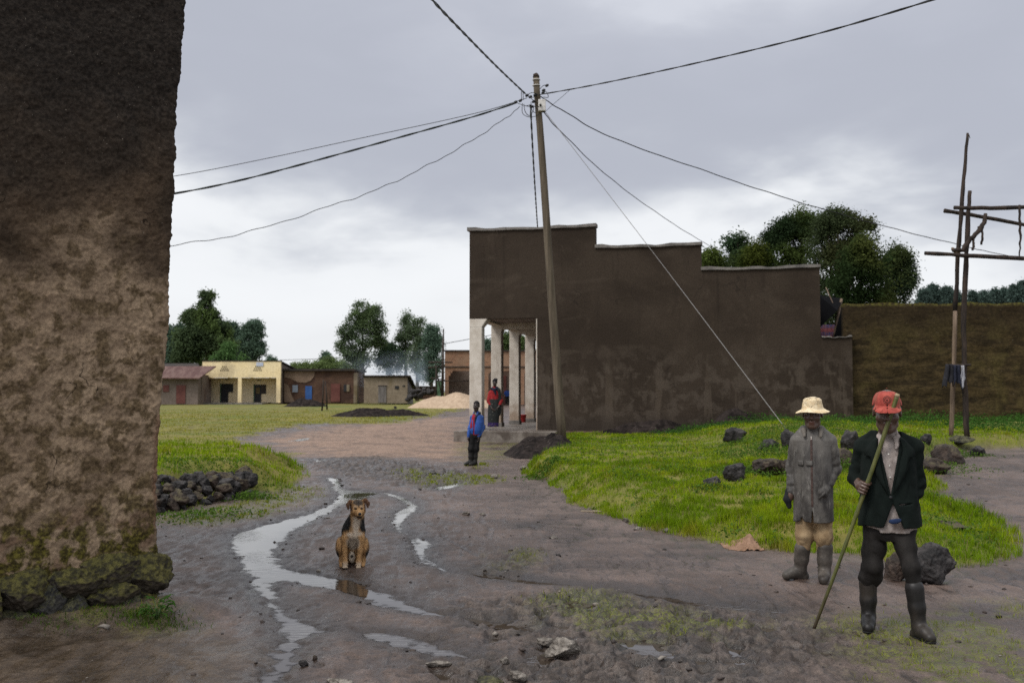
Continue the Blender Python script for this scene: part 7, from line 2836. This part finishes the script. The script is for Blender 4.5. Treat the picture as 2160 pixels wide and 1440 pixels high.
    for z in zs:
        for k, dx in enumerate((-.009, 0, .009)):
            lv = [(.515, .15), (.7, .15), (.9, .148), (1.1, .142), (1.24, .125), (1.31, .10)]
            ry = np.interp(z, [a for a, b in lv], [b for a, b in lv])
            cy = np.interp(z, [.9, 1.1, 1.24, 1.31], [0, .01, .015, .02])
            Pq = [np.array([cx - .012 + dx], np.float32), np.array([cy - ry - .03], np.float32), np.array([z], np.float32)]
            # push the strip onto the coat's surface
            for _ in range(12):
                dd = float(coat(Pq)[0])
                Pq[1] = Pq[1] + np.float32(max(dd, -.01) * .8)
            V.append((float(Pq[0][0]), float(Pq[1][0]) - (.005 if k == 1 else .003), z))
    for i in range(len(zs) - 1):
        for k in range(2):
            Fq.append((i * 3 + k, i * 3 + k + 1, i * 3 + k + 4, i * 3 + k + 3))
    zo = mesh_np('zip', np.array(V), np.array(Fq), MAT['zip'], cto, True)
    m = MB()
    z0 = Vector(V[-2]) + Vector((0, -.006, 0))
    m.box((z0.x - .006, z0.y - .004, z0.z - .035), (z0.x + .006, z0.y + .002, z0.z))
    m.build('zip_pull', mat_flat('pale_metal', (.55, .50, .45), .35, .5, .6), zo, .002)
    # yoke flaps either side of the zip
    for s_, a, b in ((-1, 1674 + 10, 1695), (1, 1700, 1714)):
        Vv = []
        for j, z in enumerate((1.062, 1.050, 1.030, 1.018)):
            for i in range(6):
                x = L(a + (b - a) * i / 5, 965)[0]
                Pq = [np.array([x], np.float32), np.array([-.2], np.float32), np.array([z], np.float32)]
                for _ in range(14):
                    Pq[1] = Pq[1] + np.float32(max(float(coat(Pq)[0]), -.01) * .8)
                Vv.append((x, float(Pq[1][0]) - (.002 if j == 0 else .008), z))
        Fv = [(j * 6 + i, j * 6 + i + 1, (j + 1) * 6 + i + 1, (j + 1) * 6 + i) for j in range(3) for i in range(5)]
        fo = mesh_np('flap', np.array(Vv), np.array(Fv), MAT['coat'], cto, True)
        fo.modifiers.new('thickness', 'SOLIDIFY').thickness = .004
    # cuffs turned into slanted pockets
    for (p, q) in ((wrL + np.array([.02, -.055, .01]), wrL + np.array([-.035, -.045, -.055])),):
        m = MB()
        m.tube([Vector(p), Vector((p + q) / 2 + np.array([0, -.008, 0])), Vector(q)], [.010, .012, .010], 8)
        m.build('pocket_welt', MAT['coat'], cto)
    # inner shirt showing at the neck
    def under(P):
        return s_loft(P, [(1.22, cx, .005, .10, .085), (1.33, cx, .01, .072, .068), (1.362, cx, .012, .066, .062)])
    MAT['under'] = cloth_mat('brown_undershirt', (.10, .075, .062), (.16, .125, .105))
    sdf_obj('shirt', under, (-.2, -.15, 1.2), (.2, .15, 1.39), .006, 'under', root)
    # dark mitten of cloth below the left picture pocket
    g0 = L(1663, 1036, -.02)
    MAT['blackglove'] = cloth_mat('black_cloth', (.010, .010, .013), (.018, .018, .022))
    sdf_obj('pocket_lining', lambda P: chain(P, [g0, L(1661, 1052, -.03), L(1665, 1068, -.03)], [.030, .036, .022], .02) + folds(P, .003, 20), g0 + np.array([-.09, -.09, -.22]), g0 + np.array([.09, .09, .08]), .005, 'blackglove', root)

    def trousers(P):
        d = chain(P, [hipR, kR, L(1694, 1163, .0)], [.09, .082, .058], .03)
        d = smin(d, chain(P, [hipL, kL, L(1738, 1163, -.02)], [.09, .084, .058], .03), .015)
        d = smin(d, s_loft(P, [(.50, cx, .0, .12, .09), (.62, cx, 0, .14, .1), (.8, cx, 0, .14, .1)]), .03)
        d = d + folds(P, .010, 9, (1, 1, 1.1), 6) + .004 * perlin3(P[0] * 18, P[1] * 18, P[2] * 18)
        zb = L(1715, 1160)[2]
        return smax(d, zb - .035 + .02 * np.sign(P[0] - cx) * 0 - P[2], .008)
    MAT['tan'] = cloth_mat('muddy_tan_trousers', (.26, .175, .095), (.36, .26, .15), 200, .85, 10, stain=(.13, .085, .048))
    sdf_obj('trousers', trousers, (-.28, -.2, .22), (.28, .18, .84), .0065, 'tan', root)
    MAT['greyboot'] = mat_mottle('dusty_rubber', (.060, .052, .044), (.115, .098, .082), 5, .5, 40, .1, .003, c3=(.035, .028, .023), scale3=4)
    MAT['sole'] = mat_flat('black_sole', (.010, .010, .010), .6)
    for tp, an, toe in ((L(1693, 1156, .0), anR, toeR), (L(1740, 1155, -.02), anL, toeL)):
        an, toe = F.foot(an, toe)
        sdf_obj('boot', lambda P, a=an, t=toe, q=tp: boot_field(P, a, t, q, .064), np.minimum(np.minimum(tp, an), toe) - .14, np.maximum(np.maximum(tp, an), toe) + .13, .006, 'greyboot', root)


def boy_blue():
    F = Frame(999, 981)
    L = F
    hc = L(1005, 856, -.03)
    fnh, colh, pos, M = head_field(hc, .90, -.35, .0)
    cx = L(1006, 920)[0]
    zS = L(1006, 872)[2]
    shR, shL = L(997, 880, .02), L(1014, 880, .03)
    elR, elL = L(991, 902, .0), L(1018, 902, .06)
    wrR, wrL = L(988, 920, -.04), L(1009, 919, -.05)
    hipR, hipL = L(997, 918, .0), L(1006, 918, .03)
    kR, kL = L(994, 946, -.02), L(1003, 947, .02)
    anR, anL = L(993, 972, .0), L(1002, 972, .02)
    toeR, toeL = L(982, 977.5, -.08), L(992, 979, -.10)

    def body(P):
        d = fnh(P)
        d = smin(d, s_cap(P, hc + np.array([0, .03, -.05]), (cx - .02, .03, zS), .05, .055), .02)
        d = smin(d, chain(P, [(cx, .03, zS - .05), (cx - .02, .03, .8)], [.10, .10], .03), .03)
        d = smin(d, chain(P, [(cx, .03, zS - .04), shR, elR, wrR], [.05, .045, .035, .026], .02), .02)
        d = smin(d, chain(P, [(cx, .03, zS - .04), shL, elL, wrL], [.05, .045, .035, .026], .02), .02)
        d = smin(d, chain(P, [hipR, kR, anR], [.07, .05, .035], .02), .02)
        d = smin(d, chain(P, [hipL, kL, anL], [.07, .05, .035], .02), .02)
        d = smin(d, loose_hand(P, wrL, (0, -.1, -1), (-1, -.3, 0), 1.0, 1), .012)
        d = smin(d, loose_hand(P, wrR, (0, -.1, -1), (1, -.3, 0), .95, -1), .012)
        return d

    def colf(P):
        return colh(P, (.026, .014, .010))
    root = person(F, 'boy in open bright blue jacket and black boots standing in the lane')(body, (-.35, -.3, -.02), (.4, .3, 1.65), .0075, colf)
    eyes(pos, .9, root, M)
    MAT['hair'] = mat_mottle('cropped_black_hair', (.006, .005, .005), (.013, .011, .011), 30, .9, 90, .4, .004)

    def hair(P):
        q0 = [(P[i] - hc[i]) / .90 for i in range(3)]
        q = [q0[0] * M[0][i] + q0[1] * M[1][i] + q0[2] * M[2][i] for i in range(3)]
        d = s_ell(q, (0, .014, .040), (.080, .099, .099))
        d = smax(d, .05 - q[2] + np.clip(q[1] + .02, 0, 1) * -1.0, .01)
        return d * .9
    sdf_obj('hair', hair, hc - .16, hc + .17, .0075, 'hair', root)

    def jac(P):
        zt, zb = zS + .02, L(1005, 916)[2]
        d = s_loft(P, [(zb, cx - .015, .01, .135, .12), (zb + .1, cx - .015, .01, .150, .14), (zS - .2, cx, .01, .145, .135), (zS - .06, cx, .015, .125, .11), (zt + .03, cx - .01, .02, .075, .07)], 2.3)
        d = smin(d, chain(P, [(cx, .03, zS - .02), shL, elL, wrL], [.06, .062, .066, .052], .03) + folds(P, .008, 9, (1, 1, 1.3)), .008)
        d = smin(d, chain(P, [(cx, .03, zS - .02), shR, elR, wrR], [.055, .056, .056, .048], .03) + folds(P, .008, 9, (1, 1, 1.3)), .008)
        d = d + folds(P, .010, 6, (1, 1, .6), 3)
        xo = cx - .075
        o = np.maximum(np.abs(P[0] - xo - (P[2] - zb) * .03) - np.clip((P[2] - zb - .05) * .11, .012, .075), P[1] + .0)
        d = smax(d, -o, .008)
        return d
    MAT['bluejacket'] = cloth_mat('bright_blue_nylon', (.010, .055, .25), (.020, .085, .34), 90, .5, 7, .4)
    jo = sdf_obj('jacket', jac, (-.4, -.3, .6), (.42, .3, 1.5), .0085, 'bluejacket', root)
    MAT['redshirt'] = cloth_mat('red_shirt', (.20, .012, .022), (.30, .022, .035))
    sdf_obj('shirt', lambda P: s_loft(P, [(L(1, 919)[2], cx - .025, .01, .120, .108), (.9, cx - .02, .01, .15, .12), (zS - .08, cx - .01, .015, .13, .10), (zS + .02, cx - .015, .02, .06, .06)], 2.2) + folds(P, .006, 9), (-.3, -.25, .6), (.3, .25, 1.5), .0085, 'redshirt', root)
    MAT['navy'] = cloth_mat('navy_collar', (.008, .010, .022), (.014, .018, .035))
    sdf_obj('collar', lambda P: chain(P, [(cx + .07, .05, zS + .015), (cx + .06, -.05, zS + .01), (cx - .03, -.09, zS - .09), (cx - .05, -.11, zS - .2)], [.026, .026, .022, .014], .02), (-.3, -.25, zS - .3), (.3, .2, zS + .12), .0085, 'navy', jo)
    MAT['blacktrouser'] = cloth_mat('black_trousers', (.008, .0075, .0075), (.017, .016, .016))

    def tr(P):
        d = s_loft(P, [(hipR[2] - .06, cx - .02, .02, .13, .11), (hipR[2] + .08, cx - .02, .02, .135, .11)], 2.2)
        d = smin(d, chain(P, [hipR, kR, anR + np.array([0, 0, .20])], [.088, .080, .070], .03), .02)
        d = smin(d, chain(P, [hipL, kL, anL + np.array([0, 0, .20])], [.092, .084, .072], .03), .02)
        return d + folds(P, .008, 9, (1, 1, .8), 5)
    sdf_obj('trousers', tr, (-.32, -.25, .15), (.32, .25, .95), .0085, 'blacktrouser', root)
    for an, toe in ((anR, toeR), (anL, toeL)):
        an, toe = F.foot(an, toe)
        sdf_obj('boot', lambda P, a=an, t=toe: boot_field(P, a, t, a + np.array([.005, 0, .24]), .062), np.minimum(an, toe) - .15, np.maximum(an, toe) + np.array([.13, .13, .36]), .0075, 'boot', root)


def woman():
    u, z = gab(1042, 900, 0.0)
    F = Frame(1042, 904, d=35.4, z=VZ)
    L = F
    hc = L(1044, 807, -.02)
    fnh, colh, pos, M = head_field(hc, .95, -.2, .0)
    cx = L(1043, 850)[0]
    zS = L(1043, 818)[2]
    shR, shL = L(1034, 827, .0), L(1053, 827, .0)
    elR, elL = L(1031, 845, -.02), L(1057, 845, .0)
    wrR, wrL = L(1038, 862, -.16), L(1052, 858, -.14)
    fR, fL = L(1034, 898, -.02), L(1046, 898, -.02)

    def body(P):
        d = fnh(P)
        d = smin(d, s_cap(P, hc + np.array([0, .03, -.05]), (cx, .03, zS), .055, .06), .02)
        d = smin(d, chain(P, [(cx, .03, zS - .06), (cx - .02, .02, .9)], [.11, .13], .03), .03)
        for s_, e_, w_, sg in ((shR, elR, wrR, -1), (shL, elL, wrL, 1)):
            d = smin(d, chain(P, [(cx, .03, zS - .04), s_, e_, w_], [.05, .055, .045, .03], .02), .02)
        d = smin(d, loose_hand(P, wrL, (-.8, -.2, -.5), (0, .8, -.4), 1.0, 1), .012)
        d = smin(d, loose_hand(P, wrR, (.8, -.2, -.5), (0, .8, -.4), 1.0, -1), .012)
        for f_, x in ((fR, -.07), (fL, .07)):
            d = smin(d, chain(P, [(cx + x, .02, .9), (f_ + np.array([0, 0, .35])), f_ + np.array([0, .02, .05]), f_ + np.array([-.02, -.13, .0])], [.09, .06, .042, .034], .02), .02)
        return d
    root = person(F, 'woman in red top and patterned long wrap skirt standing on the veranda')(body, (-.45, -.4, -.04), (.45, .35, 2.0), .009, lambda P: colh(P, (.030, .016, .011)))
    eyes(pos, .95, root, M)
    MAT['blackscarf'] = cloth_mat('black_scarf', (.006, .006, .008), (.014, .013, .017))
    sdf_obj('headscarf', lambda P: smin(smax(s_ell(P, hc + np.array([0, .02, .05]), (.092, .112, .105)), hc[2] + .028 - .35 * (P[1] - hc[1]) - P[2], .01), s_ell(P, hc + np.array([.03, .06, .115]), (.075, .08, .05)), .02) + folds(P, .004, 18, (1, 1, 1)), hc - .2, hc + .22, .009, 'blackscarf', root)

    def top(P):
        d = s_loft(P, [(1.0, cx - .01, .01, .185, .14), (1.15, cx - .01, .01, .17, .15), (zS - .15, cx, .01, .175, .14), (zS - .03, cx, .015, .13, .11), (zS + .05, cx, .02, .07, .065)], 2.3)
        for s_, e_, w_ in ((shR, elR, wrR), (shL, elL, wrL)):
            d = smin(d, chain(P, [s_, e_, w_], [.068, .075, .05], .03), .012)
        return d + folds(P, .010, 7, (1, 1, .8), 2)
    MAT['redtop'] = cloth_mat('red_jersey', (.20, .014, .016), (.29, .022, .024))
    sdf_obj('top', top, (-.4, -.35, .9), (.4, .3, 1.7), .009, 'redtop', root)
    sdf_obj('neck_scarf', lambda P: smin(chain(P, [(cx - .09, -.05, zS - .03), (cx, -.12, zS - .07), (cx + .10, -.04, zS - .01), (cx + .02, .08, zS + .03), (cx - .09, -.05, zS - .03)], [.05, .055, .055, .05, .05], .02), s_cap(P, (cx + .0, -.13, zS - .08), (cx + .04, -.15, zS - .22), .05, .03), .03) + folds(P, .005, 14, (1, 1, 1)), (-.4, -.3, zS - .35), (.4, .3, zS + .15), .009, 'navy', root)
    # patterned wrap: skirt and the end thrown over the shoulder
    t = NT('leaf_print_wrap')
    v = t.coord('Object', (1, 1, .7), rot=(0, R(35), 0))
    vo = t.voronoi(v, 13.0)
    z = t.sep(t.coord('Object'))[2]
    w = t.noise(v, 30, 3, .6)
    lf = t.ramp(t.math('ADD', vo, t.math('MULTIPLY', w, .25)), .36, .28)
    col = t.mix(lf, (.018, .020, .019), (.105, .105, .085))
    hem = t.ramp(z, .275, .262)
    hp = t.ramp(t.voronoi(t.coord('Object', (1, 1, .5)), 26), .22, .12)
    col = t.mix(hem, col, t.mix(hp, (.030, .016, .075), (.30, .27, .32)))
    MAT['wrap'] = t.set(color=col, rough=.8, spec=.2)

    def skirt(P):
        d = s_loft(P, [(.12, cx - .045, .0, .205, .16), (.5, cx - .03, .0, .215, .17), (.85, cx - .02, .0, .215, .17), (1.1, cx - .01, .01, .20, .155)], 2.3)
        d = smin(d, chain(P, [(cx + .17, .0, .75), (cx + .19, .0, 1.1), (cx + .14, -.03, zS - .08), (cx + .08, .05, zS + .01)], [.07, .09, .085, .05], .03), .03)
        d = smin(d, chain(P, [(cx + .20, .0, .55), (cx + .2, .0, .8)], [.03, .06], .03), .03)
        return d + folds(P, .012, 6, (1, 1, .2), 9)
    sdf_obj('wrap_skirt', skirt, (-.4, -.3, .05), (.45, .3, 1.75), .009, 'wrap', root)
    for f_ in (fR, fL):
        m = MB()
        m.box((f_[0] - .045, f_[1] - .19, -.02), (f_[0] + .035, f_[1] + .07, .015))
        m.build('sandal', MAT['brownsand'], root, .01)


def far_person():
    F = Frame(1070, 851, d=95, z=None)
    x, y = F.o.x, F.o.y
    F.o.z = zat(x, y)
    L = F
    MAT['skin_far'] = MAT['skin']

    def body(P):
        d = s_ell(P, (-.02, 0, 1.50), (.10, .11, .13))
        d = smin(d, s_cap(P, (-.02, .02, 1.4), (0, .02, 1.3), .06, .07), .03)
        d = smin(d, chain(P, [(0, 0, 1.25), (0, 0, .85)], [.13, .13], .03), .03)
        for s in (-1, 1):
            d = smin(d, chain(P, [(0, 0, 1.28), (s * .18, 0, 1.22), (s * .26, -.05, 1.0), (s * .24, -.18, .85)], [.06, .06, .05, .04], .03), .02)
            d = smin(d, chain(P, [(s * .08, 0, .85), (s * .12, -.08, .48), (s * .12, 0, .07), (s * .14, -.14, .04)], [.09, .07, .05, .04], .03), .02)
        return d
    root = person(F, 'distant person in blue shirt before the brick building, seen between the columns')(body, (-.4, -.35, -.02), (.4, .3, 1.7), .02, lambda P: np.zeros((len(P[0]), 3)) + np.array(SKIN))
    MAT['bluefar'] = cloth_mat('blue_far_shirt', (.016, .05, .20), (.025, .07, .26))

    def sh(P):
        d = s_loft(P, [(.82, 0, 0, .20, .15), (1.2, 0, 0, .21, .15), (1.38, 0, 0, .10, .09)], 2.3)
        for s in (-1, 1):
            d = smin(d, chain(P, [(s * .17, 0, 1.27), (s * .25, -.03, 1.05)], [.085, .075], .03), .02)
        return d
    sdf_obj('shirt', sh, (-.45, -.35, .75), (.45, .3, 1.45), .02, 'bluefar', root)

    def tr(P):
        d = s_loft(P, [(.78, 0, 0, .18, .14), (.92, 0, 0, .18, .14)])
        for s in (-1, 1):
            d = smin(d, chain(P, [(s * .08, 0, .85), (s * .12, -.08, .48), (s * .12, 0, .12)], [.11, .09, .07], .03), .02)
        return d
    sdf_obj('trousers', tr, (-.4, -.35, .05), (.4, .3, .95), .02, 'blacktrouser', root)


MAT['brownsand'] = mat_flat('brown_sandal', (.05, .03, .022), .6)
man_jacket()
man_coat()
boy_blue()
woman()
far_person()


# ================================================================== the dog
def dog():
    F = Frame(744, 1195)
    k = F.m * 220 / 1267.0                     # metres per enlarged-view pixel
    X = lambda u: (u - 612) * k
    Z = lambda v: (1003 - v) * k
    Q = lambda u, v, y: np.array([X(u), y, Z(v)], np.float32)
    fyaw = .10
    hc = Q(672, 268, -.03)

    def head(P):
        q = [P[0] - hc[0], P[1] - hc[1], P[2] - hc[2]]
        M = rotz(.13)
        q = [q[0] * M[0][i] + q[1] * M[1][i] + q[2] * M[2][i] for i in range(3)]
        ax = [np.abs(q[0]), q[1], q[2]]
        d = s_ell(q, (0, .025, .024), (.078, .080, .064))
        d = smin(d, s_ell(ax, (.042, -.015, -.022), (.036, .042, .040)), .03)
        d = smin(d, s_cap(q, (0, -.03, -.024), (0, -.125, -.050), .045, .031), .03)
        d = smin(d, s_cap(q, (0, -.04, -.045), (0, -.112, -.072), .030, .021), .02)
        d = smin(d, s_cap(ax, (.017, -.05, .022), (.038, -.036, .020), .013, .012), .015)
        d = smax(d, -s_ell(ax, (.033, -.064, .006), (.012, .012, .009)), .008)
        d = smax(d, -np.maximum(s_cap(ax, (.0, -.145, -.064), (.030, -.085, -.066), .0035), -1), .003)
        # ears fold over and hang
        for sg, tilt in ((-1, 0.0), (1, .012)):
            s = [q[0] * sg, q[1], q[2]]
            e = chain(s, [(.046, .03, .064), (.082, .020, .074 + tilt), (.106, .0, .040 + tilt), (.102, -.014, .0 + tilt)], [.015, .017, .018, .006], .012)
            d = smin(d, e, .012)
        return d

    sh = .10
    legs = ((Q(512, 645, -.02), Q(508, 790, -.035), Q(514, 930, -.045), Q(516, 982, -.085)), (Q(712, 645, -.03), Q(708, 790, -.05), Q(688, 930, -.065), Q(684, 985, -.105)))

    def body(P):
        d = head(P)
        d = smin(d, chain(P, [hc + np.array([0, .045, -.02]), Q(655, 400, .03), Q(625, 520, .06)], [.060, .072, .096], .04), .03)
        # chest, rib cage and back down to the rump
        d = smin(d, s_ell(P, Q(620, 560, .05), (.112, .115, .140)), .05)
        d = smin(d, s_ell(P, Q(612, 690, .14), (.108, .13, .17), rotx(.45)), .06)
        d = smin(d, s_ell(P, Q(606, 860, .24), (.120, .15, .125)), .06)
        d = smin(d, s_ell(P, Q(585, 610, -.025), (.043, .050, .040)), .03)
        d = smin(d, s_ell(P, Q(662, 605, -.03), (.043, .050, .040)), .03)
        for i, L in enumerate(legs):
            s = -1 if i == 0 else 1
            shd = Q(535 if i == 0 else 700, 560, .02)
            d = smin(d, chain(P, [shd, L[0], L[1]], [.056, .034, .0225], .03), .02)
            d = smin(d, chain(P, [L[1], L[2]], [.0225, .0195], .01), .015)
            d = smin(d, s_cap(P, L[2], L[3], .025, .024), .012)
            for t in (-1.5, -.5, .5, 1.5):
                d = smin(d, s_ell(P, L[3] + np.array([t * .0125, -.020, -.006]), (.0095, .018, .012)), .004)
        for s, u, v in ((-1, 446, 770), (1, 765, 780)):
            th = Q(u, v, .11)
            d = smin(d, s_ell(P, th, (.046, .125, .100), rotx(-.35)), .03)
            kn = Q(u + s * -4, 690, .015)
            hk = Q(u - s * 22, 945, .08)
            d = smin(d, chain(P, [kn + np.array([0, .03, 0]), hk], [.030, .026], .02), .02)
            ft = Q(468 if s < 0 else 742, 985, -.03)
            d = smin(d, chain(P, [hk, ft], [.024, .022], .02), .02)
        d = smin(d, s_ell(P, Q(600, 880, -.0), (.030, .035, .055)), .03)
        d = smin(d, s_ell(P, Q(602, 862, -.03), (.010, .018, .012)), .01)
        d = smin(d, chain(P, [Q(600, 930, .36), Q(660, 975, .45), Q(760, 985, .42)], [.034, .028, .016], .03), .03)
        d = smax(d, -(P[2] - .002), .004)
        return d - .0035 * perlin3(P[0] * 50, P[1] * 50, P[2] * 22) - .002 * perlin3(P[0] * 110, P[1] * 110, P[2] * 50)

    tan, blk, crm, gry = np.array([.46, .265, .115]), np.array([.014, .013, .013]), np.array([.62, .51, .39]), np.array([.095, .070, .050])

    def col(P):
        n = len(P[0])
        q = [P[0] - hc[0], P[1] - hc[1], P[2] - hc[2]]
        M = rotz(.13)
        q = [q[0] * M[0][i] + q[1] * M[1][i] + q[2] * M[2][i] for i in range(3)]
        nz = .5 * perlin3(P[0] * 22, P[1] * 22, P[2] * 14) + .35 * perlin3(P[0] * 60, P[1] * 60, P[2] * 30)
        c = np.zeros((n, 3)) + tan
        def put(w, k):
            w = np.clip(w, 0, 1)[:, None]
            c[:] = c * (1 - w) + k * w
        e = lambda u, v, y, r, soft=.02: sstep(soft, -soft, s_ell(P, Q(u, v, y), r) + .018 * nz)
        # dark outer haunches, black saddle over shoulders, sides and back
        put(sstep(-.02, .03, P[1] - .10 + .03 * nz) * (P[2] > .10) * (q[2] < -.08), blk)
        put(e(545, 470, .03, (.068, .10, .110)), blk)
        put(e(726, 480, .03, (.052, .10, .090)), blk)
        put(e(486, 610, .06, (.045, .08, .075)), blk)
        put(e(752, 615, .06, (.038, .08, .065)), blk)
        put(e(420, 790, .10, (.030, .11, .095)), blk * 1.5)
        put(e(792, 800, .10, (.032, .11, .095)), blk * 1.5)
        put(e(445, 720, .02, (.045, .075, .075)) * (P[1] < .12), tan * 1.15)
        put(e(762, 725, .02, (.040, .075, .075)) * (P[1] < .12), tan * 1.2)
        ch = lambda pts, rad: sstep(.018, -.018, chain(P, [Q(*p) for p in pts], rad, .01) + .02 * nz)
        put(ch([(556, 385, .02), (520, 500, .02), (488, 590, .03), (486, 665, .03)], [.040, .060, .042, .022]) * (P[1] > -.055), blk)
        put(ch([(735, 400, .02), (745, 500, .02), (756, 600, .03), (752, 670, .03)], [.030, .042, .034, .02]) * (P[1] > -.055), blk)
        # pale bib and chest patches
        put(e(655, 430, -.06, (.040, .09, .075)) * (q[2] < -.06), crm * .85)
        put(e(648, 540, -.06, (.030, .07, .060)), crm * .9)
        put(e(585, 585, -.07, (.050, .06, .020)), crm)
        put(e(680, 580, -.07, (.040, .06, .020)), crm * .95)
        put(e(618, 690, -.0, (.075, .14, .085)) * (np.abs(P[0]) < .09), crm * .8)
        put(e(600, 880, -.02, (.045, .08, .08)), crm * .72)
        put(sstep(.012, .0, s_ell(P, Q(603, 862, -.05), (.008, .03, .008))), blk)
        for i, L in enumerate(legs):
            put(sstep(.05, .02, np.hypot(P[0] - L[3][0], (P[1] - L[3][1] + .01) * .6)) * sstep(.085, .03, P[2]) * .8, crm * .8)
        # head
        hd = (q[2] > -.10)
        put(sstep(.012, -.01, s_ell(q, (0, -.02, .065), (.050, .08, .032)) + .012 * nz) * hd, gry)
        put(sstep(.004, -.004, np.abs(q[0]) - .007 - .0 * q[2]) * (q[2] > .02) * (q[1] < 0) * .7, blk * 2)
        ear = sstep(.055, .068, np.abs(q[0])) * sstep(-.03, -.01, q[2]) * hd
        put(ear, np.array([.17, .080, .036]))
        put(ear * sstep(.012, -.012, q[1]) * .35, blk * 2)
        put(sstep(.014, -.004, s_ell([np.abs(q[0]), q[1], q[2]], (.034, -.055, .026), (.014, .03, .010)) + .004 * nz) * .4, crm * .8)
        put(sstep(.02, -.01, s_ell(q, (0, -.03, -.045), (.07, .06, .035)) + .01 * nz) * .4, np.array([.46, .25, .10]))
        put(sstep(.010, -.006, s_ell(q, (0, -.135, -.070), (.040, .052, .012)) + .006 * nz) * .95, blk * 1.6)
        put(sstep(.006, -.004, s_ell(q, (0, -.165, -.036), (.021, .024, .016))), blk)
        put(sstep(.004, -.003, s_ell([np.abs(q[0]), q[1], q[2]], (.033, -.058, .006), (.016, .02, .0085))), blk)
        fur = 1 + .35 * perlin3(P[0] * 130, P[1] * 130, P[2] * 45)
        return np.clip(c * fur[:, None], .003, 1)
    MAT['fur'] = mat_tint('short_fur', .75, .35, 160, .5, .004, .25)
    V, Fq = sdf_mesh(body, (-.24, -.30, -.01), (.24, .56, .74), .0048)
    C = col([V[:, 0], V[:, 1], V[:, 2]])
    # short coat: hairs lying back from the surface belong to the same mesh
    a, b, c_ = V[Fq[:, 0]], V[Fq[:, 1]], V[Fq[:, 3]]
    fn_ = np.cross(b - a, c_ - a)
    fn_ /= np.linalg.norm(fn_, axis=1, keepdims=True) + 1e-9
    pick = RNG.choice(len(Fq), min(26000, len(Fq)), replace=False)
    o = V[Fq[pick]].mean(1)
    nn = fn_[pick]
    keepf = (o[:, 2] > .03) & ~((o[:, 1] < hc[1] - .04) & (o[:, 2] > hc[2] - .10))
    o, nn, pick = o[keepf], nn[keepf], pick[keepf]
    lay = np.array([0, .5, -1.0]) + RNG.normal(size=o.shape) * .35
    lay -= nn * (lay * nn).sum(1, keepdims=True)
    lay /= np.linalg.norm(lay, axis=1, keepdims=True) + 1e-9
    side = np.cross(nn, lay)
    ln = RNG.uniform(.008, .018, len(o))[:, None]
    wd = RNG.uniform(.0012, .0022, len(o))[:, None]
    tip = o + lay * ln * .85 + nn * ln * .40
    H = np.stack([o - side * wd, o + side * wd, tip + side * wd * .2, tip - side * wd * .2], 1).reshape(-1, 3)
    hf = np.arange(len(o))[:, None] * 4 + np.array([[0, 1, 2, 3]]) + len(V)
    hcol = np.repeat((C[Fq[pick, 0]] * RNG.uniform(.7, 1.35, len(o))[:, None])[:, None, :], 4, 1).reshape(-1, 3)
    root = mesh_np('dog', np.concatenate([V, H]), np.concatenate([Fq, hf]), MAT['fur'], None, True, np.concatenate([C, hcol]))
    F.place(root)
    root.scale = (.91, .91, .93)
    tag(root, 'tan and black dog sitting in the wet lane facing the camera', 'dog')
    V, Fc = ico(2)
    Mr = rotz(.13)
    if 'eyed' not in MAT:
        MAT['eyed'] = mat_flat('eye_dark', (.006, .005, .004), .15)
    for s in (-1, 1):
        o = mesh_np('eye', V * .0088, Fc, mat_flat('dog_eye', (.022, .010, .004), .12), root, True)
        o.location = hc + Mr @ np.array([s * .033, -.052, .006])
    no = mesh_np('nose', V * np.array([.019, .014, .0135]) * (1 + .08 * np.sin(V[:, :1] * 3)), Fc, mat_flat('wet_nose', (.008, .007, .008), .25), root, True)
    no.location = hc + Mr @ np.array([0, -.150, -.036])


dog()
